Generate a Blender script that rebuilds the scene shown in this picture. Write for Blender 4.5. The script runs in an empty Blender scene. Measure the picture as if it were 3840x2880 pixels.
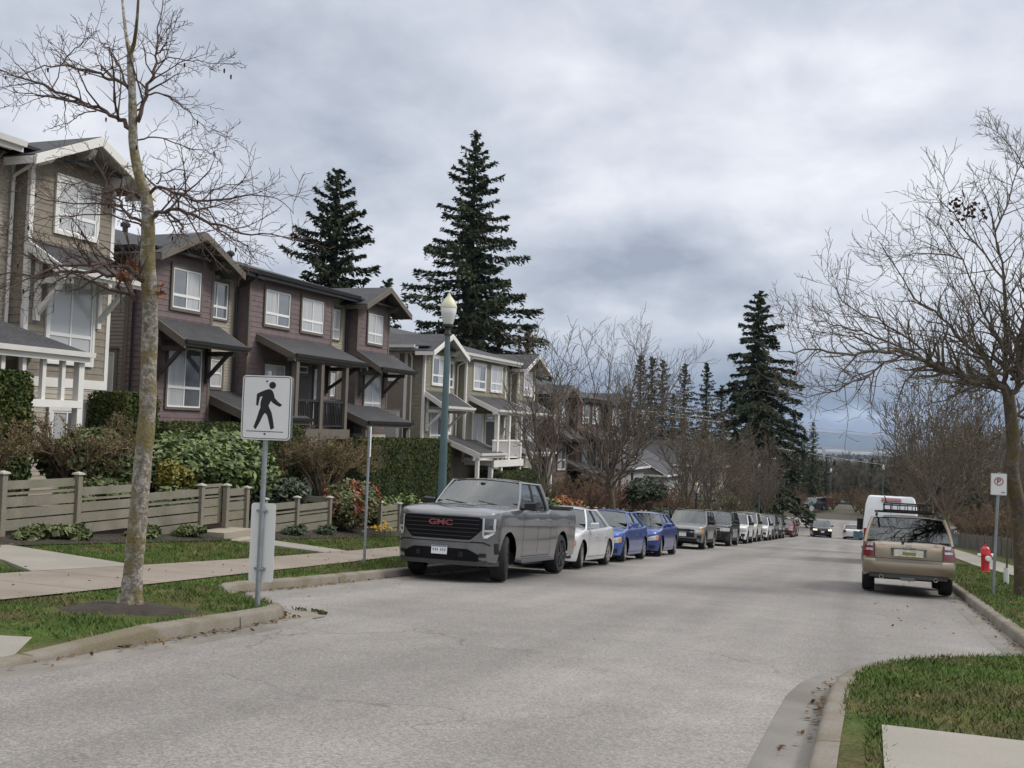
import bpy, bmesh, math, random
import numpy as np
from mathutils import Vector, Matrix
R_ = math.radians
SC = bpy.context.scene
COL = SC.collection

# ------------------------------------------------------------ camera
FPX = 4000.0                      # focal length in pixels of the 3840 px wide photograph
EYE = np.array([0.0, 0.0, 1.5])
PSI = math.atan(1355 / FPX)
ROLL = R_(2.0)
SLOPE = 0.074
_hc = 1655 - math.tan(ROLL) * (3275 - 1920)
PITCH = math.atan((_hc - 1440) / FPX * math.cos(ROLL))
_F = np.array([-math.sin(PSI), math.cos(PSI), 0]); _R0 = np.array([math.cos(PSI), math.sin(PSI), 0]); _Z = np.array([0, 0, 1.0])
_fw = _F * math.cos(PITCH) + _Z * math.sin(PITCH)
_up = _Z * math.cos(PITCH) - _F * math.sin(PITCH)
_r = _R0 * math.cos(ROLL) + _up * math.sin(ROLL)
_u = _up * math.cos(ROLL) - _R0 * math.sin(ROLL)
cd = bpy.data.cameras.new("camera"); cam = bpy.data.objects.new("camera", cd); COL.objects.link(cam)
cd.sensor_width = 36; cd.lens = 36 * FPX / 3840; cd.clip_start = 0.1; cd.clip_end = 40000
cam.matrix_world = Matrix(((_r[0], _u[0], -_fw[0], EYE[0]), (_r[1], _u[1], -_fw[1], EYE[1]), (_r[2], _u[2], -_fw[2], EYE[2]), (0, 0, 0, 1)))
SC.camera = cam

SUN_EL, SUN_AZ = R_(42), R_(62)   # the sun stands behind thin cloud to the right, a little ahead
sun_dir = Vector((math.sin(SUN_AZ) * math.cos(SUN_EL), math.cos(SUN_AZ) * math.cos(SUN_EL), math.sin(SUN_EL)))
sl = bpy.data.lights.new("sun", 'SUN'); so = bpy.data.objects.new("sun", sl); COL.objects.link(so)
sl.energy = 1.6; sl.angle = R_(12); sl.color = (1.0, 0.94, 0.85)
so.rotation_euler = sun_dir.to_track_quat('Z', 'Y').to_euler(); so.location = (0, 0, 60)
SC.view_settings.view_transform = 'Standard'; SC.view_settings.look = 'None'
SC.view_settings.exposure = 0.44; SC.view_settings.gamma = 1.0

def ray(dx, dy):
    """direction of the photograph's pixel (given at 2212 px width)"""
    k = 3840 / 2212
    return (_fw * FPX + _r * (dx * k - 1920) - _u * (dy * k - 1440)) / FPX
def at(dx, dy, depth):
    return Vector(EYE + ray(dx, dy) * depth)

# ------------------------------------------------------------ world: overcast sky
W = bpy.data.worlds.new("World"); SC.world = W; W.use_nodes = True
nt = W.node_tree; nt.nodes.clear()
def N(t, **kw):
    n = nt.nodes.new(t)
    for k, v in kw.items():
        if k == 'inp':
            for a, b in v.items(): n.inputs[a].default_value = b
        else: setattr(n, k, v)
    return n
def L(a, b): nt.links.new(a, b)
def setup_world():
    out = N('ShaderNodeOutputWorld')
    sky = N('ShaderNodeTexSky', sky_type='NISHITA', sun_disc=False, sun_elevation=SUN_EL, sun_rotation=SUN_AZ)
    b1 = N('ShaderNodeBackground', inp={'Strength': 0.09}); L(sky.outputs[0], b1.inputs['Color'])
    tc = N('ShaderNodeTexCoord'); D = tc.outputs['Generated']
    sep = N('ShaderNodeSeparateXYZ'); L(D, sep.inputs[0])
    def M(op, a, b=None, clamp=False):
        m = N('ShaderNodeMath', operation=op); m.use_clamp = clamp
        for i, s in enumerate((a, b)):
            if s is None: continue
            if isinstance(s, (int, float)): m.inputs[i].default_value = s
            else: L(s, m.inputs[i])
        return m.outputs[0]
    # cloud layer seen in perspective: divide by height
    zz = M('ADD', M('MAXIMUM', sep.outputs[2], 0.0), 0.34)
    cx = M('DIVIDE', sep.outputs[0], zz); cy = M('DIVIDE', sep.outputs[1], zz)
    cv = N('ShaderNodeCombineXYZ'); L(cx, cv.inputs[0]); L(cy, cv.inputs[1])
    n1 = N('ShaderNodeTexNoise', inp={'Scale': 1.25, 'Detail': 6.0, 'Roughness': 0.5, 'Distortion': 0.25}); L(cv.outputs[0], n1.inputs['Vector'])
    mp = N('ShaderNodeMapping'); mp.inputs['Location'].default_value = (3.1, 7.7, 0); L(cv.outputs[0], mp.inputs[0])
    n2 = N('ShaderNodeTexNoise', inp={'Scale': 4.6, 'Detail': 7.0, 'Roughness': 0.56, 'Distortion': 0.2}); L(mp.outputs[0], n2.inputs['Vector'])
    n = M('ADD', M('MULTIPLY', n1.outputs[0], 0.54), M('MULTIPLY', n2.outputs[0], 0.47))
    # broad lit and dark masses of this particular sky
    wob = N('ShaderNodeTexNoise', inp={'Scale': 5.0, 'Detail': 5.0}); L(D, wob.inputs['Vector'])
    wv = N('ShaderNodeVectorMath', operation='MULTIPLY_ADD'); L(wob.outputs['Color'], wv.inputs[0])
    wv.inputs[1].default_value = (0.16, 0.16, 0.16); L(D, wv.inputs[2])
    wc = N('ShaderNodeVectorMath', operation='SUBTRACT'); L(wv.outputs[0], wc.inputs[0]); wc.inputs[1].default_value = (0.08, 0.08, 0.08)
    def blob(dx, dy, rh, rv, amp):
        d = ray(dx, dy); d = d / np.linalg.norm(d)
        h = math.hypot(d[0], d[1]); t = (d[1] / h, -d[0] / h, 0.0)
        upv = np.cross(np.array(t), d); upv = upv / np.linalg.norm(upv)
        sb = N('ShaderNodeVectorMath', operation='SUBTRACT'); L(wc.outputs[0], sb.inputs[0]); sb.inputs[1].default_value = tuple(d)
        a = N('ShaderNodeVectorMath', operation='DOT_PRODUCT'); L(sb.outputs[0], a.inputs[0]); a.inputs[1].default_value = t
        b = N('ShaderNodeVectorMath', operation='DOT_PRODUCT'); L(sb.outputs[0], b.inputs[0]); b.inputs[1].default_value = tuple(upv)
        e = M('ADD', M('POWER', M('ABSOLUTE', M('DIVIDE', a.outputs['Value'], rh)), 2.0), M('POWER', M('ABSOLUTE', M('DIVIDE', b.outputs['Value'], rv)), 2.0))
        return M('MULTIPLY', M('POWER', 2.718, M('MULTIPLY', e, -1.0)), amp)
    acc = n
    for bl in SKY_BLOBS: acc = M('ADD', acc, blob(*bl))
    cr = N('ShaderNodeValToRGB'); L(acc, cr.inputs[0])
    el = cr.color_ramp.elements
    for i, (p, c) in enumerate(SKY_RAMP):
        e = el[i] if i < 2 else el.new(p)
        e.position = p; e.color = (*c, 1)
    # towards the horizon the cloud base turns blue; overhead it is brighter
    mr = N('ShaderNodeMapRange', inp={'From Min': 0.035, 'From Max': 0.115, 'To Min': 1.0, 'To Max': 0.0}); L(sep.outputs[2], mr.inputs[0])
    mx = N('ShaderNodeMix', data_type='RGBA', blend_type='MULTIPLY'); L(M('MULTIPLY', mr.outputs[0], 0.8), mx.inputs[0])
    L(cr.outputs[0], mx.inputs[6]); mx.inputs[7].default_value = (0.19, 0.29, 0.44, 1)
    zr = N('ShaderNodeMapRange', inp={'From Min': 0.40, 'From Max': 0.85, 'To Min': 1.0, 'To Max': 2.6}); L(sep.outputs[2], zr.inputs[0])
    zw = N('ShaderNodeMapRange', inp={'From Min': 0.40, 'From Max': 0.85, 'To Min': 0.0, 'To Max': 1.0}); L(sep.outputs[2], zw.inputs[0]); mw = N('ShaderNodeMix', data_type='RGBA', blend_type='MULTIPLY'); L(zw.outputs[0], mw.inputs[0]); L(mx.outputs[2], mw.inputs[6]); mw.inputs[7].default_value = (1.0, .93, .84, 1)
    b2 = N('ShaderNodeBackground'); L(mw.outputs[2], b2.inputs['Color']); L(zr.outputs[0], b2.inputs['Strength'])
    ms = N('ShaderNodeMixShader', inp={0: 0.9}); L(b1.outputs[0], ms.inputs[1]); L(b2.outputs[0], ms.inputs[2]); L(ms.outputs[0], out.inputs[0])
SKY_BLOBS = [(650, 330, .11, .16, -.08), (1400, 605, .17, .04, -.20), (1150, 150, .09, .05, .14), (1270, 400, .06, .035, .10),
             (1725, 95, .06, .022, .12), (250, 350, .10, .09, .14), (1640, 730, .12, .025, .10), (1880, 908, .06, .005, .45), (1850, 855, .2, .03, -.12),
             (1950, 400, .18, .12, .09), (900, 700, .2, .05, .02), (1450, 330, .1, .08, -.03), (1640, 450, .1, .04, .06)]
SKY_RAMP = [(0.28, (0.27, 0.30, 0.365)), (0.40, (0.40, 0.43, 0.495)), (0.50, (0.505, 0.53, 0.59)), (0.59, (0.61, 0.625, 0.675)), (0.73, (0.78, 0.785, 0.81)), (0.90, (1.0, 1.0, 1.0))]
setup_world()

# ------------------------------------------------------------ materials
MATS = {}
def mat(name, base, rough=0.7, metal=0.0, var=0.0, vscale=4.0, var2=0.0, v2scale=40.0, bump=0.0, bscale=60.0, spec=0.5, coat=0.0, tint=None, tscale=1.0, tamt=0.5,
        trans=0.0, sub=0.0, objrand=0.0, stretch=None, emit=None, estr=0.0, dist=0.0):
    """one procedural Principled material: two octaves of value variation, an optional second colour in noise patches, bump"""
    if name in MATS: return MATS[name]
    m = bpy.data.materials.new(name); m.use_nodes = True; t = m.node_tree; p = t.nodes['Principled BSDF']
    MATS[name] = m
    p.inputs['Roughness'].default_value = rough; p.inputs['Metallic'].default_value = metal
    p.inputs['Specular IOR Level'].default_value = spec
    if coat: p.inputs['Coat Weight'].default_value = coat; p.inputs['Coat Roughness'].default_value = 0.06
    if trans: p.inputs['Transmission Weight'].default_value = trans
    if emit: p.inputs['Emission Color'].default_value = (*emit, 1); p.inputs['Emission Strength'].default_value = estr
    tc = t.nodes.new('ShaderNodeTexCoord'); vec = tc.outputs['Object']
    if stretch:
        mp = t.nodes.new('ShaderNodeMapping'); mp.inputs['Scale'].default_value = stretch; t.links.new(vec, mp.inputs[0]); vec = mp.outputs[0]
    def noise(sc, det=4.0):
        n = t.nodes.new('ShaderNodeTexNoise'); n.inputs['Scale'].default_value = sc; n.inputs['Detail'].default_value = det
        n.inputs['Distortion'].default_value = dist
        t.links.new(vec, n.inputs['Vector']); return n.outputs[0]
    col = None
    rgb = t.nodes.new('ShaderNodeRGB'); rgb.outputs[0].default_value = (*base, 1); col = rgb.outputs[0]
    if tint:
        mr = t.nodes.new('ShaderNodeMapRange'); mr.inputs['From Min'].default_value = 0.42; mr.inputs['From Max'].default_value = 0.62; mr.inputs['To Max'].default_value = tamt
        t.links.new(noise(tscale), mr.inputs[0])
        mx = t.nodes.new('ShaderNodeMix'); mx.data_type = 'RGBA'; t.links.new(mr.outputs[0], mx.inputs[0]); t.links.new(col, mx.inputs[6]); mx.inputs[7].default_value = (*tint, 1); col = mx.outputs[2]
    def vary(col, fac, amt):
        mr = t.nodes.new('ShaderNodeMapRange'); mr.inputs['From Min'].default_value = 0.3; mr.inputs['From Max'].default_value = 0.7
        mr.inputs['To Min'].default_value = 1 - amt; mr.inputs['To Max'].default_value = 1 + amt; mr.clamp = True
        t.links.new(fac, mr.inputs[0])
        mx = t.nodes.new('ShaderNodeVectorMath'); mx.operation = 'SCALE'; t.links.new(col, mx.inputs[0]); t.links.new(mr.outputs[0], mx.inputs['Scale']); return mx.outputs[0]
    if var: col = vary(col, noise(vscale), var)
    if var2: col = vary(col, noise(v2scale, 2.0), var2)
    if objrand:
        oi = t.nodes.new('ShaderNodeObjectInfo'); mr = t.nodes.new('ShaderNodeMapRange'); mr.inputs['To Min'].default_value = 1 - objrand; mr.inputs['To Max'].default_value = 1 + objrand
        t.links.new(oi.outputs['Random'], mr.inputs[0])
        mx = t.nodes.new('ShaderNodeVectorMath'); mx.operation = 'SCALE'; t.links.new(col, mx.inputs[0]); t.links.new(mr.outputs[0], mx.inputs['Scale']); col = mx.outputs[0]
    t.links.new(col, p.inputs['Base Color'])
    if bump:
        b = t.nodes.new('ShaderNodeBump'); b.inputs['Strength'].default_value = bump; b.inputs['Distance'].default_value = 0.02
        t.links.new(noise(bscale), b.inputs['Height']); t.links.new(b.outputs[0], p.inputs['Normal'])
    m['_vec'] = 0
    return m

def leafmat(name, base, tint, tscale=1.2, rough=0.55, var=0.35, vscale=9.0, back=0.25, tamt=0.7):
    m = mat(name, base, rough=rough, var=var, vscale=vscale, tint=tint, tscale=tscale, tamt=tamt, spec=0.3)
    return m

def shingle_mat(name, base, course, width=0.16, var=0.16):
    """cedar-look siding shingles: each shingle its own shade (colour of the boards)"""
    m = mat(name, base, rough=0.8, var=0.06, vscale=3.0)
    t = m.node_tree; p = t.nodes['Principled BSDF']
    tc = t.nodes.new('ShaderNodeTexCoord'); sp = t.nodes.new('ShaderNodeSeparateXYZ'); t.links.new(tc.outputs['Object'], sp.inputs[0])
    ad = t.nodes.new('ShaderNodeMath'); ad.operation = 'ADD'; t.links.new(sp.outputs[0], ad.inputs[0]); t.links.new(sp.outputs[1], ad.inputs[1])
    cb = t.nodes.new('ShaderNodeCombineXYZ'); t.links.new(ad.outputs[0], cb.inputs[0]); t.links.new(sp.outputs[2], cb.inputs[1])
    br = t.nodes.new('ShaderNodeTexBrick'); t.links.new(cb.outputs[0], br.inputs['Vector'])
    br.inputs['Scale'].default_value = 1.0; br.inputs['Brick Width'].default_value = width; br.inputs['Row Height'].default_value = course
    br.inputs['Mortar Size'].default_value = 0.0035; br.inputs['Mortar Smooth'].default_value = 0.3; br.inputs['Bias'].default_value = 0.0
    b = base
    br.inputs['Color1'].default_value = (b[0] * (1 - var), b[1] * (1 - var), b[2] * (1 - var), 1)
    br.inputs['Color2'].default_value = (b[0] * (1 + var), b[1] * (1 + var), b[2] * (1 + var), 1)
    br.inputs['Mortar'].default_value = (b[0] * .55, b[1] * .55, b[2] * .55, 1)
    old = p.inputs['Base Color'].links[0].from_socket
    mx = t.nodes.new('ShaderNodeMix'); mx.data_type = 'RGBA'; mx.inputs[0].default_value = 0.75
    t.links.new(old, mx.inputs[6]); t.links.new(br.outputs[0], mx.inputs[7]); t.links.new(mx.outputs[2], p.inputs['Base Color'])
    return m

# ------------------------------------------------------------ mesh helpers
class MB:
    def __init__(s): s.v = []; s.f = []; s.m = []; s.mi = 0
    def add(s, vs, fs):
        o = len(s.v); s.v.extend(vs); s.f.extend([tuple(i + o for i in f) for f in fs]); s.m.extend([s.mi] * len(fs)); return s
    def box(s, a, b):
        x0, y0, z0 = a; x1, y1, z1 = b
        return s.add([(x0, y0, z0), (x1, y0, z0), (x1, y1, z0), (x0, y1, z0), (x0, y0, z1), (x1, y0, z1), (x1, y1, z1), (x0, y1, z1)],
                     [(0, 3, 2, 1), (4, 5, 6, 7), (0, 1, 5, 4), (1, 2, 6, 5), (2, 3, 7, 6), (3, 0, 4, 7)])
    def quad(s, *p): return s.add(list(p), [tuple(range(len(p)))])
    def bar(s, a, b, w, h, up=(0, 0, 1)):
        a = Vector(a); b = Vector(b); d = (b - a).normalized(); sd = d.cross(Vector(up))
        if sd.length < 1e-4: sd = Vector((1, 0, 0))
        sd.normalize(); u = sd.cross(d); vs = []
        for c in (a, b):
            for i, j in ((-1, -1), (1, -1), (1, 1), (-1, 1)): vs.append(tuple(c + sd * (i * w / 2) + u * (j * h / 2)))
        return s.add(vs, [(0, 1, 2, 3), (7, 6, 5, 4), (0, 4, 5, 1), (1, 5, 6, 2), (2, 6, 7, 3), (3, 7, 4, 0)])
    def tube(s, pts, rad, n=6, cap=True):
        pts = [Vector(p) for p in pts]; k = len(pts)
        if not hasattr(rad, '__len__'): rad = [rad] * k
        vs = []; d0 = (pts[1] - pts[0]).normalized(); ref = Vector((0, 0, 1)) if abs(d0.z) < .9 else Vector((1, 0, 0))
        a = d0.cross(ref).normalized()
        for i, p in enumerate(pts):
            d = (pts[min(i + 1, k - 1)] - pts[max(i - 1, 0)])
            if d.length < 1e-9: d = d0
            d.normalize(); a = (a - d * a.dot(d))
            if a.length < 1e-6: a = d.orthogonal()
            a.normalize(); b = d.cross(a)
            for j in range(n):
                t = 2 * math.pi * j / n; vs.append(tuple(p + (a * math.cos(t) + b * math.sin(t)) * rad[i]))
        fs = [(i * n + j, i * n + (j + 1) % n, (i + 1) * n + (j + 1) % n, (i + 1) * n + j) for i in range(k - 1) for j in range(n)]
        if cap: fs += [tuple(range(n - 1, -1, -1)), tuple((k - 1) * n + j for j in range(n))]
        return s.add(vs, fs)
    def lathe(s, prof, n=20, c=(0, 0, 0), axis='z', ang=2 * math.pi):
        vs = []
        for (r, h) in prof:
            for j in range(n):
                t = ang * j / n; x, y = r * math.cos(t), r * math.sin(t)
                if axis == 'z': q = (c[0] + x, c[1] + y, c[2] + h)
                elif axis == 'y': q = (c[0] + x, c[1] + h, c[2] + y)
                else: q = (c[0] + h, c[1] + x, c[2] + y)
                vs.append(q)
        fs = [(i * n + j, i * n + (j + 1) % n, (i + 1) * n + (j + 1) % n, (i + 1) * n + j) for i in range(len(prof) - 1) for j in range(n)]
        return s.add(vs, fs)
    def prism(s, poly, w, axis='x', a=0.0):
        """closed outline (2-D) extruded from a to a+w along an axis"""
        n = len(poly)
        def q(p, t): return {'x': (t, p[0], p[1]), 'y': (p[0], t, p[1]), 'z': (p[0], p[1], t)}[axis]
        return s.add([q(p, a) for p in poly] + [q(p, a + w) for p in poly],
                     [tuple(range(n - 1, -1, -1)), tuple(range(n, 2 * n))] + [(i, (i + 1) % n, n + (i + 1) % n, n + i) for i in range(n)])
    def mesh(s, name, mats, smooth=None, fix=True):
        me = bpy.data.meshes.new(name)
        me.from_pydata([tuple(v) for v in s.v], [], s.f)
        for m in (mats if isinstance(mats, (list, tuple)) else [mats]): me.materials.append(m)
        if any(s.m): me.polygons.foreach_set('material_index', s.m)
        if fix or smooth is not None:
            bm = bmesh.new(); bm.from_mesh(me)
            if fix: bmesh.ops.recalc_face_normals(bm, faces=bm.faces)
            if smooth is not None:
                an = R_(smooth)
                for f in bm.faces: f.smooth = True
                for e in bm.edges:
                    e.smooth = not (len(e.link_faces) != 2 or e.calc_face_angle(0) > an)
            bm.to_mesh(me); bm.free()
        me.update(); return me
    def build(s, name, mats, parent=None, smooth=None, fix=True, label=None):
        o = bpy.data.objects.new(name, s.mesh(name, mats, smooth, fix)); COL.objects.link(o)
        if parent is not None: o.parent = parent
        if label: o['label'] = label
        return o

def tag(o, label, cat, group=None, kind=None):
    if label: o['label'] = label
    if cat: o['category'] = cat
    if group: o['group'] = group
    if kind: o['kind'] = kind
    return o
def empty(name, loc=(0, 0, 0), rz=0.0):
    o = bpy.data.objects.new(name, None); COL.objects.link(o); o.location = loc; o.rotation_euler = (0, 0, rz); o.empty_display_size = 0.3
    return o
def copy_tree(o, parent=None):
    c = o.copy(); COL.objects.link(c)
    if parent is not None:
        mpi = o.matrix_parent_inverse.copy(); c.parent = parent; c.matrix_parent_inverse = mpi
    for ch in list(o.children): copy_tree(ch, c)
    return c
def struct(o): o['kind'] = 'structure'; return o

def np_mesh(name, verts, nper, mats, smooth=False, mi=None):
    """mesh of separate polygons with nper corners each, from an array (count*nper, 3)"""
    me = bpy.data.meshes.new(name); nv = len(verts); nf = nv // nper
    me.vertices.add(nv); me.vertices.foreach_set('co', np.asarray(verts, dtype=np.float32).ravel())
    me.loops.add(nv); me.loops.foreach_set('vertex_index', np.arange(nv, dtype=np.int32))
    me.polygons.add(nf); me.polygons.foreach_set('loop_start', np.arange(0, nv, nper, dtype=np.int32))
    try: me.polygons.foreach_set('loop_total', np.full(nf, nper, dtype=np.int32))
    except Exception: pass
    for m in (mats if isinstance(mats, (list, tuple)) else [mats]): me.materials.append(m)
    if mi is not None: me.polygons.foreach_set('material_index', np.asarray(mi, dtype=np.int32))
    me.update(calc_edges=True); me.validate(); return me
def leaf_quads(P, Nrm, size, rng, aspect=1.6, jit=0.9, fold=False):
    """leaf-shaped quads at points P facing roughly along Nrm"""
    n = len(P); Nn = Nrm + rng.normal(0, jit, (n, 3)); Nn /= np.linalg.norm(Nn, axis=1)[:, None] + 1e-9
    A = np.cross(Nn, rng.normal(0, 1, (n, 3))); A /= np.linalg.norm(A, axis=1)[:, None] + 1e-9; B = np.cross(Nn, A)
    s = (size * rng.uniform(.6, 1.3, n))[:, None]
    a = A * s * aspect / 2; b = B * s / 2
    V = np.empty((n, 4, 3)); V[:, 0] = P - a; V[:, 1] = P + b - a * .1; V[:, 2] = P + a; V[:, 3] = P - b - a * .1
    return V.reshape(-1, 3)
def link_mesh(name, me, parent=None, loc=None):
    o = bpy.data.objects.new(name, me); COL.objects.link(o)
    if parent is not None: o.parent = parent
    if loc is not None: o.location = loc
    return o

def text_mesh(s, size, ext, bold=0.0):
    c = bpy.data.curves.new('lettering', 'FONT'); c.body = s; c.size = size; c.extrude = ext; c.align_x = 'CENTER'; c.align_y = 'CENTER'; c.offset = bold
    o = bpy.data.objects.new('lettering', c); COL.objects.link(o)
    dg = bpy.context.evaluated_depsgraph_get(); me = bpy.data.meshes.new_from_object(o.evaluated_get(dg))
    bpy.data.objects.remove(o); bpy.data.curves.remove(c); return me
# ============================================================ the setting
def rz(y):
    """height of the street's surface"""
    if y <= 106: return -SLOPE * y
    z = -SLOPE * 106
    if y <= 124: t = (y - 106) / 18; return z - SLOPE * 18 * (t - t * t / 2)
    z -= SLOPE * 18 * .5
    if y <= 168: return z
    if y <= 520: t = y - 168; return z - 0.12 * t * min(1, t / 60)
    zz = z - 0.12 * 352
    if y <= 900: t = (y - 520) / 380; return zz + (-62 - zz) * (t * t * (3 - 2 * t))
    return -62.0
def interp(x, pts):
    if x <= pts[0][0]: return pts[0][1]
    for (a, u), (b, v) in zip(pts, pts[1:]):
        if x <= b: return u + (v - u) * (x - a) / (b - a)
    return pts[-1][1]
LK = [(-40, -6.30), (6, -6.30), (9.9, -6.38), (10.8, -6.42), (11.2, -6.52), (11.5, -6.75), (11.8, -7.25), (12.2, -7.85), (12.6, -8.2), (13.0, -8.42), (13.5, -8.52), (14.1, -8.45), (15, -8.40), (110, -8.38), (114, -9), (117, -10.5), (120, -14), (122, -22)]
RK = [(-40, -.34), (8, -.32), (9.5, -.30), (10.3, -.24), (11.0, -.10), (11.6, .12), (12.1, .42), (12.55, .78), (13.0, 1.22), (13.5, 1.72), (13.9, 1.98), (14.4, 1.99), (15.2, 1.93), (17, 1.93), (110, 1.93), (114, 2.4), (117, 3.6), (120, 7), (122, 15)]
SWL = [(-40, -8.0), (0, -8.1), (9, -8.7), (11.6, -8.92), (14.5, -9.25), (19, -9.7), (22.6, -10.15), (27, -10.4), (34, -10.4), (110, -10.4)]
SWU = [(-40, -10.9), (0, -10.9), (11, -10.98), (14.4, -11.05), (18.5, -11.2), (22, -11.55), (27, -11.95), (34, -12.0), (110, -12.0)]
def lx(y): return interp(y, LK)
def rx(y): return interp(y, RK)
def gz(x, y):
    """height of the ground outside the kerbs"""
    b = rz(y)
    if x < lx(y): 
        f = 1.0 if y < 150 else max(0, 1 - (y - 150) / 60)
        return b + interp(-x, [(6, .15), (11.6, .16), (13.2, .26), (14.5, .40), (17, .7), (19, .95), (40, 1.2)]) * f
    if x > rx(y): return b + interp(x, [(0, .15), (9, .15), (14, .3), (60, 1.0)])
    return b
ys = list(np.arange(-14, 9, 1.5)) + list(np.arange(9, 16.01, .25)) + list(np.arange(17, 60, 1.5)) + list(np.arange(60, 124.1, 2.0))

# base ground to the horizon
gm = mat('ground_far', (.048, .045, .028), rough=.95, var=.3, vscale=.01, tint=(.085, .08, .055), tscale=.004, tamt=.9)
b = MB(); X = [-9000, -4000, -1500, -500, -200, -100, -60, -30, -18, -12, -8, -4, 0, 4, 8, 14, 30, 60, 100, 200, 500, 1500, 4000, 9000]
Yg = [-200, -60, -30, -10, 0, 20, 40, 60, 80, 100, 112, 124, 140, 168, 180, 200, 230, 300, 400, 520, 600, 700, 800, 900, 1500, 3000, 6000, 12000]
for y in Yg:
    for x in X:
        z = rz(y) if abs(x) < 9 or y > 200 else gz(x, y)
        if y < 169 and abs(x) < 61: z -= 0.3
        b.v.append((x, y, z))
nx = len(X); b.f = [(j * nx + i, j * nx + i + 1, (j + 1) * nx + i + 1, (j + 1) * nx + i) for j in range(len(Yg) - 1) for i in range(nx - 1)]; b.m = [0] * len(b.f)
struct(b.build('ground', gm, smooth=60, fix=False))

# ---- asphalt: worn pale grey chip seal, with cracks
def asphalt():
    m = bpy.data.materials.new('asphalt'); m.use_nodes = True; t = m.node_tree; p = t.nodes['Principled BSDF']; p.inputs['Roughness'].default_value = .88; p.inputs['Specular IOR Level'].default_value = .25
    def n(k, **kw):
        a = t.nodes.new(k)
        for q, v in kw.items(): setattr(a, q, v)
        return a
    tc = n('ShaderNodeTexCoord'); O = tc.outputs['Object']
    def noise(s, d=4, dist=0.0):
        a = n('ShaderNodeTexNoise'); a.inputs['Scale'].default_value = s; a.inputs['Detail'].default_value = d; a.inputs['Distortion'].default_value = dist; t.links.new(O, a.inputs['Vector']); return a
    def mix(f, a, bb):
        x = n('ShaderNodeMix', data_type='RGBA')
        for i, s in ((0, f), (6, a), (7, bb)):
            if isinstance(s, tuple): x.inputs[i].default_value = (*s, 1)
            elif isinstance(s, float): x.inputs[i].default_value = s
            else: t.links.new(s, x.inputs[i])
        return x.outputs[2]
    def mr(f, a, bb, c=0., d=1.):
        x = n('ShaderNodeMapRange'); x.inputs[1].default_value = a; x.inputs[2].default_value = bb; x.inputs[3].default_value = c; x.inputs[4].default_value = d; t.links.new(f, x.inputs[0]); return x.outputs[0]
    big = mr(noise(.22, 5, .5).outputs[0], .35, .65); med = mr(noise(1.7, 5, .3).outputs[0], .35, .65)
    c = mix(big, (.196, .187, .176), (.238, .228, .214)); c = mix(mr(med, 0, 1, 0, .3), c, (.14, .131, .121))
    v = n('ShaderNodeTexVoronoi'); v.inputs['Scale'].default_value = 85; t.links.new(O, v.inputs['Vector'])
    bw = n('ShaderNodeSeparateColor'); t.links.new(v.outputs['Color'], bw.inputs[0])
    sc = n('ShaderNodeVectorMath', operation='SCALE'); t.links.new(c, sc.inputs[0]); t.links.new(mr(bw.outputs[0], 0, 1, .70, 1.30), sc.inputs['Scale']); c = sc.outputs[0]
    g2 = noise(28, 3).outputs[0]; sc2 = n('ShaderNodeVectorMath', operation='SCALE'); t.links.new(c, sc2.inputs[0]); t.links.new(mr(g2, .3, .7, .87, 1.13), sc2.inputs['Scale']); c = sc2.outputs[0]
    mpp = n('ShaderNodeMapping'); mpp.inputs['Scale'].default_value = (.85, .045, .1); t.links.new(O, mpp.inputs[0]); na = n('ShaderNodeTexNoise'); na.inputs['Scale'].default_value = 1.0; na.inputs['Detail'].default_value = 5; t.links.new(mpp.outputs[0], na.inputs['Vector']); sc3 = n('ShaderNodeVectorMath', operation='SCALE'); t.links.new(c, sc3.inputs[0]); t.links.new(mr(na.outputs[0], .36, .64, .84, 1.10), sc3.inputs['Scale']); c = sc3.outputs[0]
    # cracks: warped cell edges shown only in patches
    wn = noise(1.3, 6); ad = n('ShaderNodeVectorMath', operation='MULTIPLY_ADD'); t.links.new(wn.outputs['Color'], ad.inputs[0]); ad.inputs[1].default_value = (1.1, 1.1, 1.1); t.links.new(O, ad.inputs[2])
    def crack(scale, w, mlo, mhi, ms):
        vo = n('ShaderNodeTexVoronoi', feature='DISTANCE_TO_EDGE'); vo.inputs['Scale'].default_value = scale; t.links.new(ad.outputs[0], vo.inputs['Vector'])
        k = mr(vo.outputs['Distance'], w * .3, w, 1, 0); ma = mr(noise(ms, 3).outputs[0], mlo, mhi)
        mu = n('ShaderNodeMath', operation='MULTIPLY'); t.links.new(k, mu.inputs[0]); t.links.new(ma, mu.inputs[1]); return mu.outputs[0]
    k1 = crack(.33, .006, .50, .60, .35); k2 = crack(1.6, .012, .62, .68, .28)
    mxm = n('ShaderNodeMath', operation='MAXIMUM'); t.links.new(k1, mxm.inputs[0]); t.links.new(k2, mxm.inputs[1])
    sck = n('ShaderNodeMath', operation='MULTIPLY'); t.links.new(mxm.outputs[0], sck.inputs[0]); sck.inputs[1].default_value = .55
    c = mix(sck.outputs[0], c, (.07, .065, .06)); t.links.new(c, p.inputs['Base Color'])
    bp = n('ShaderNodeBump'); bp.inputs['Strength'].default_value = .35; bp.inputs['Distance'].default_value = .01; t.links.new(bw.outputs[0], bp.inputs['Height']); t.links.new(bp.outputs[0], p.inputs['Normal'])
    return m
ASPH = asphalt()
b = MB()
for i, y in enumerate(ys):
    a, c = lx(y), rx(y)
    for k in range(9): b.v.append((a - .02 + (c - a + .04) * k / 8, y, rz(y) + .025 * math.sin(math.pi * k / 8) - .0))
b.f = [(j * 9 + i, j * 9 + i + 1, (j + 1) * 9 + i + 1, (j + 1) * 9 + i) for j in range(len(ys) - 1) for i in range(8)]; b.m = [0] * len(b.f)
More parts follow.
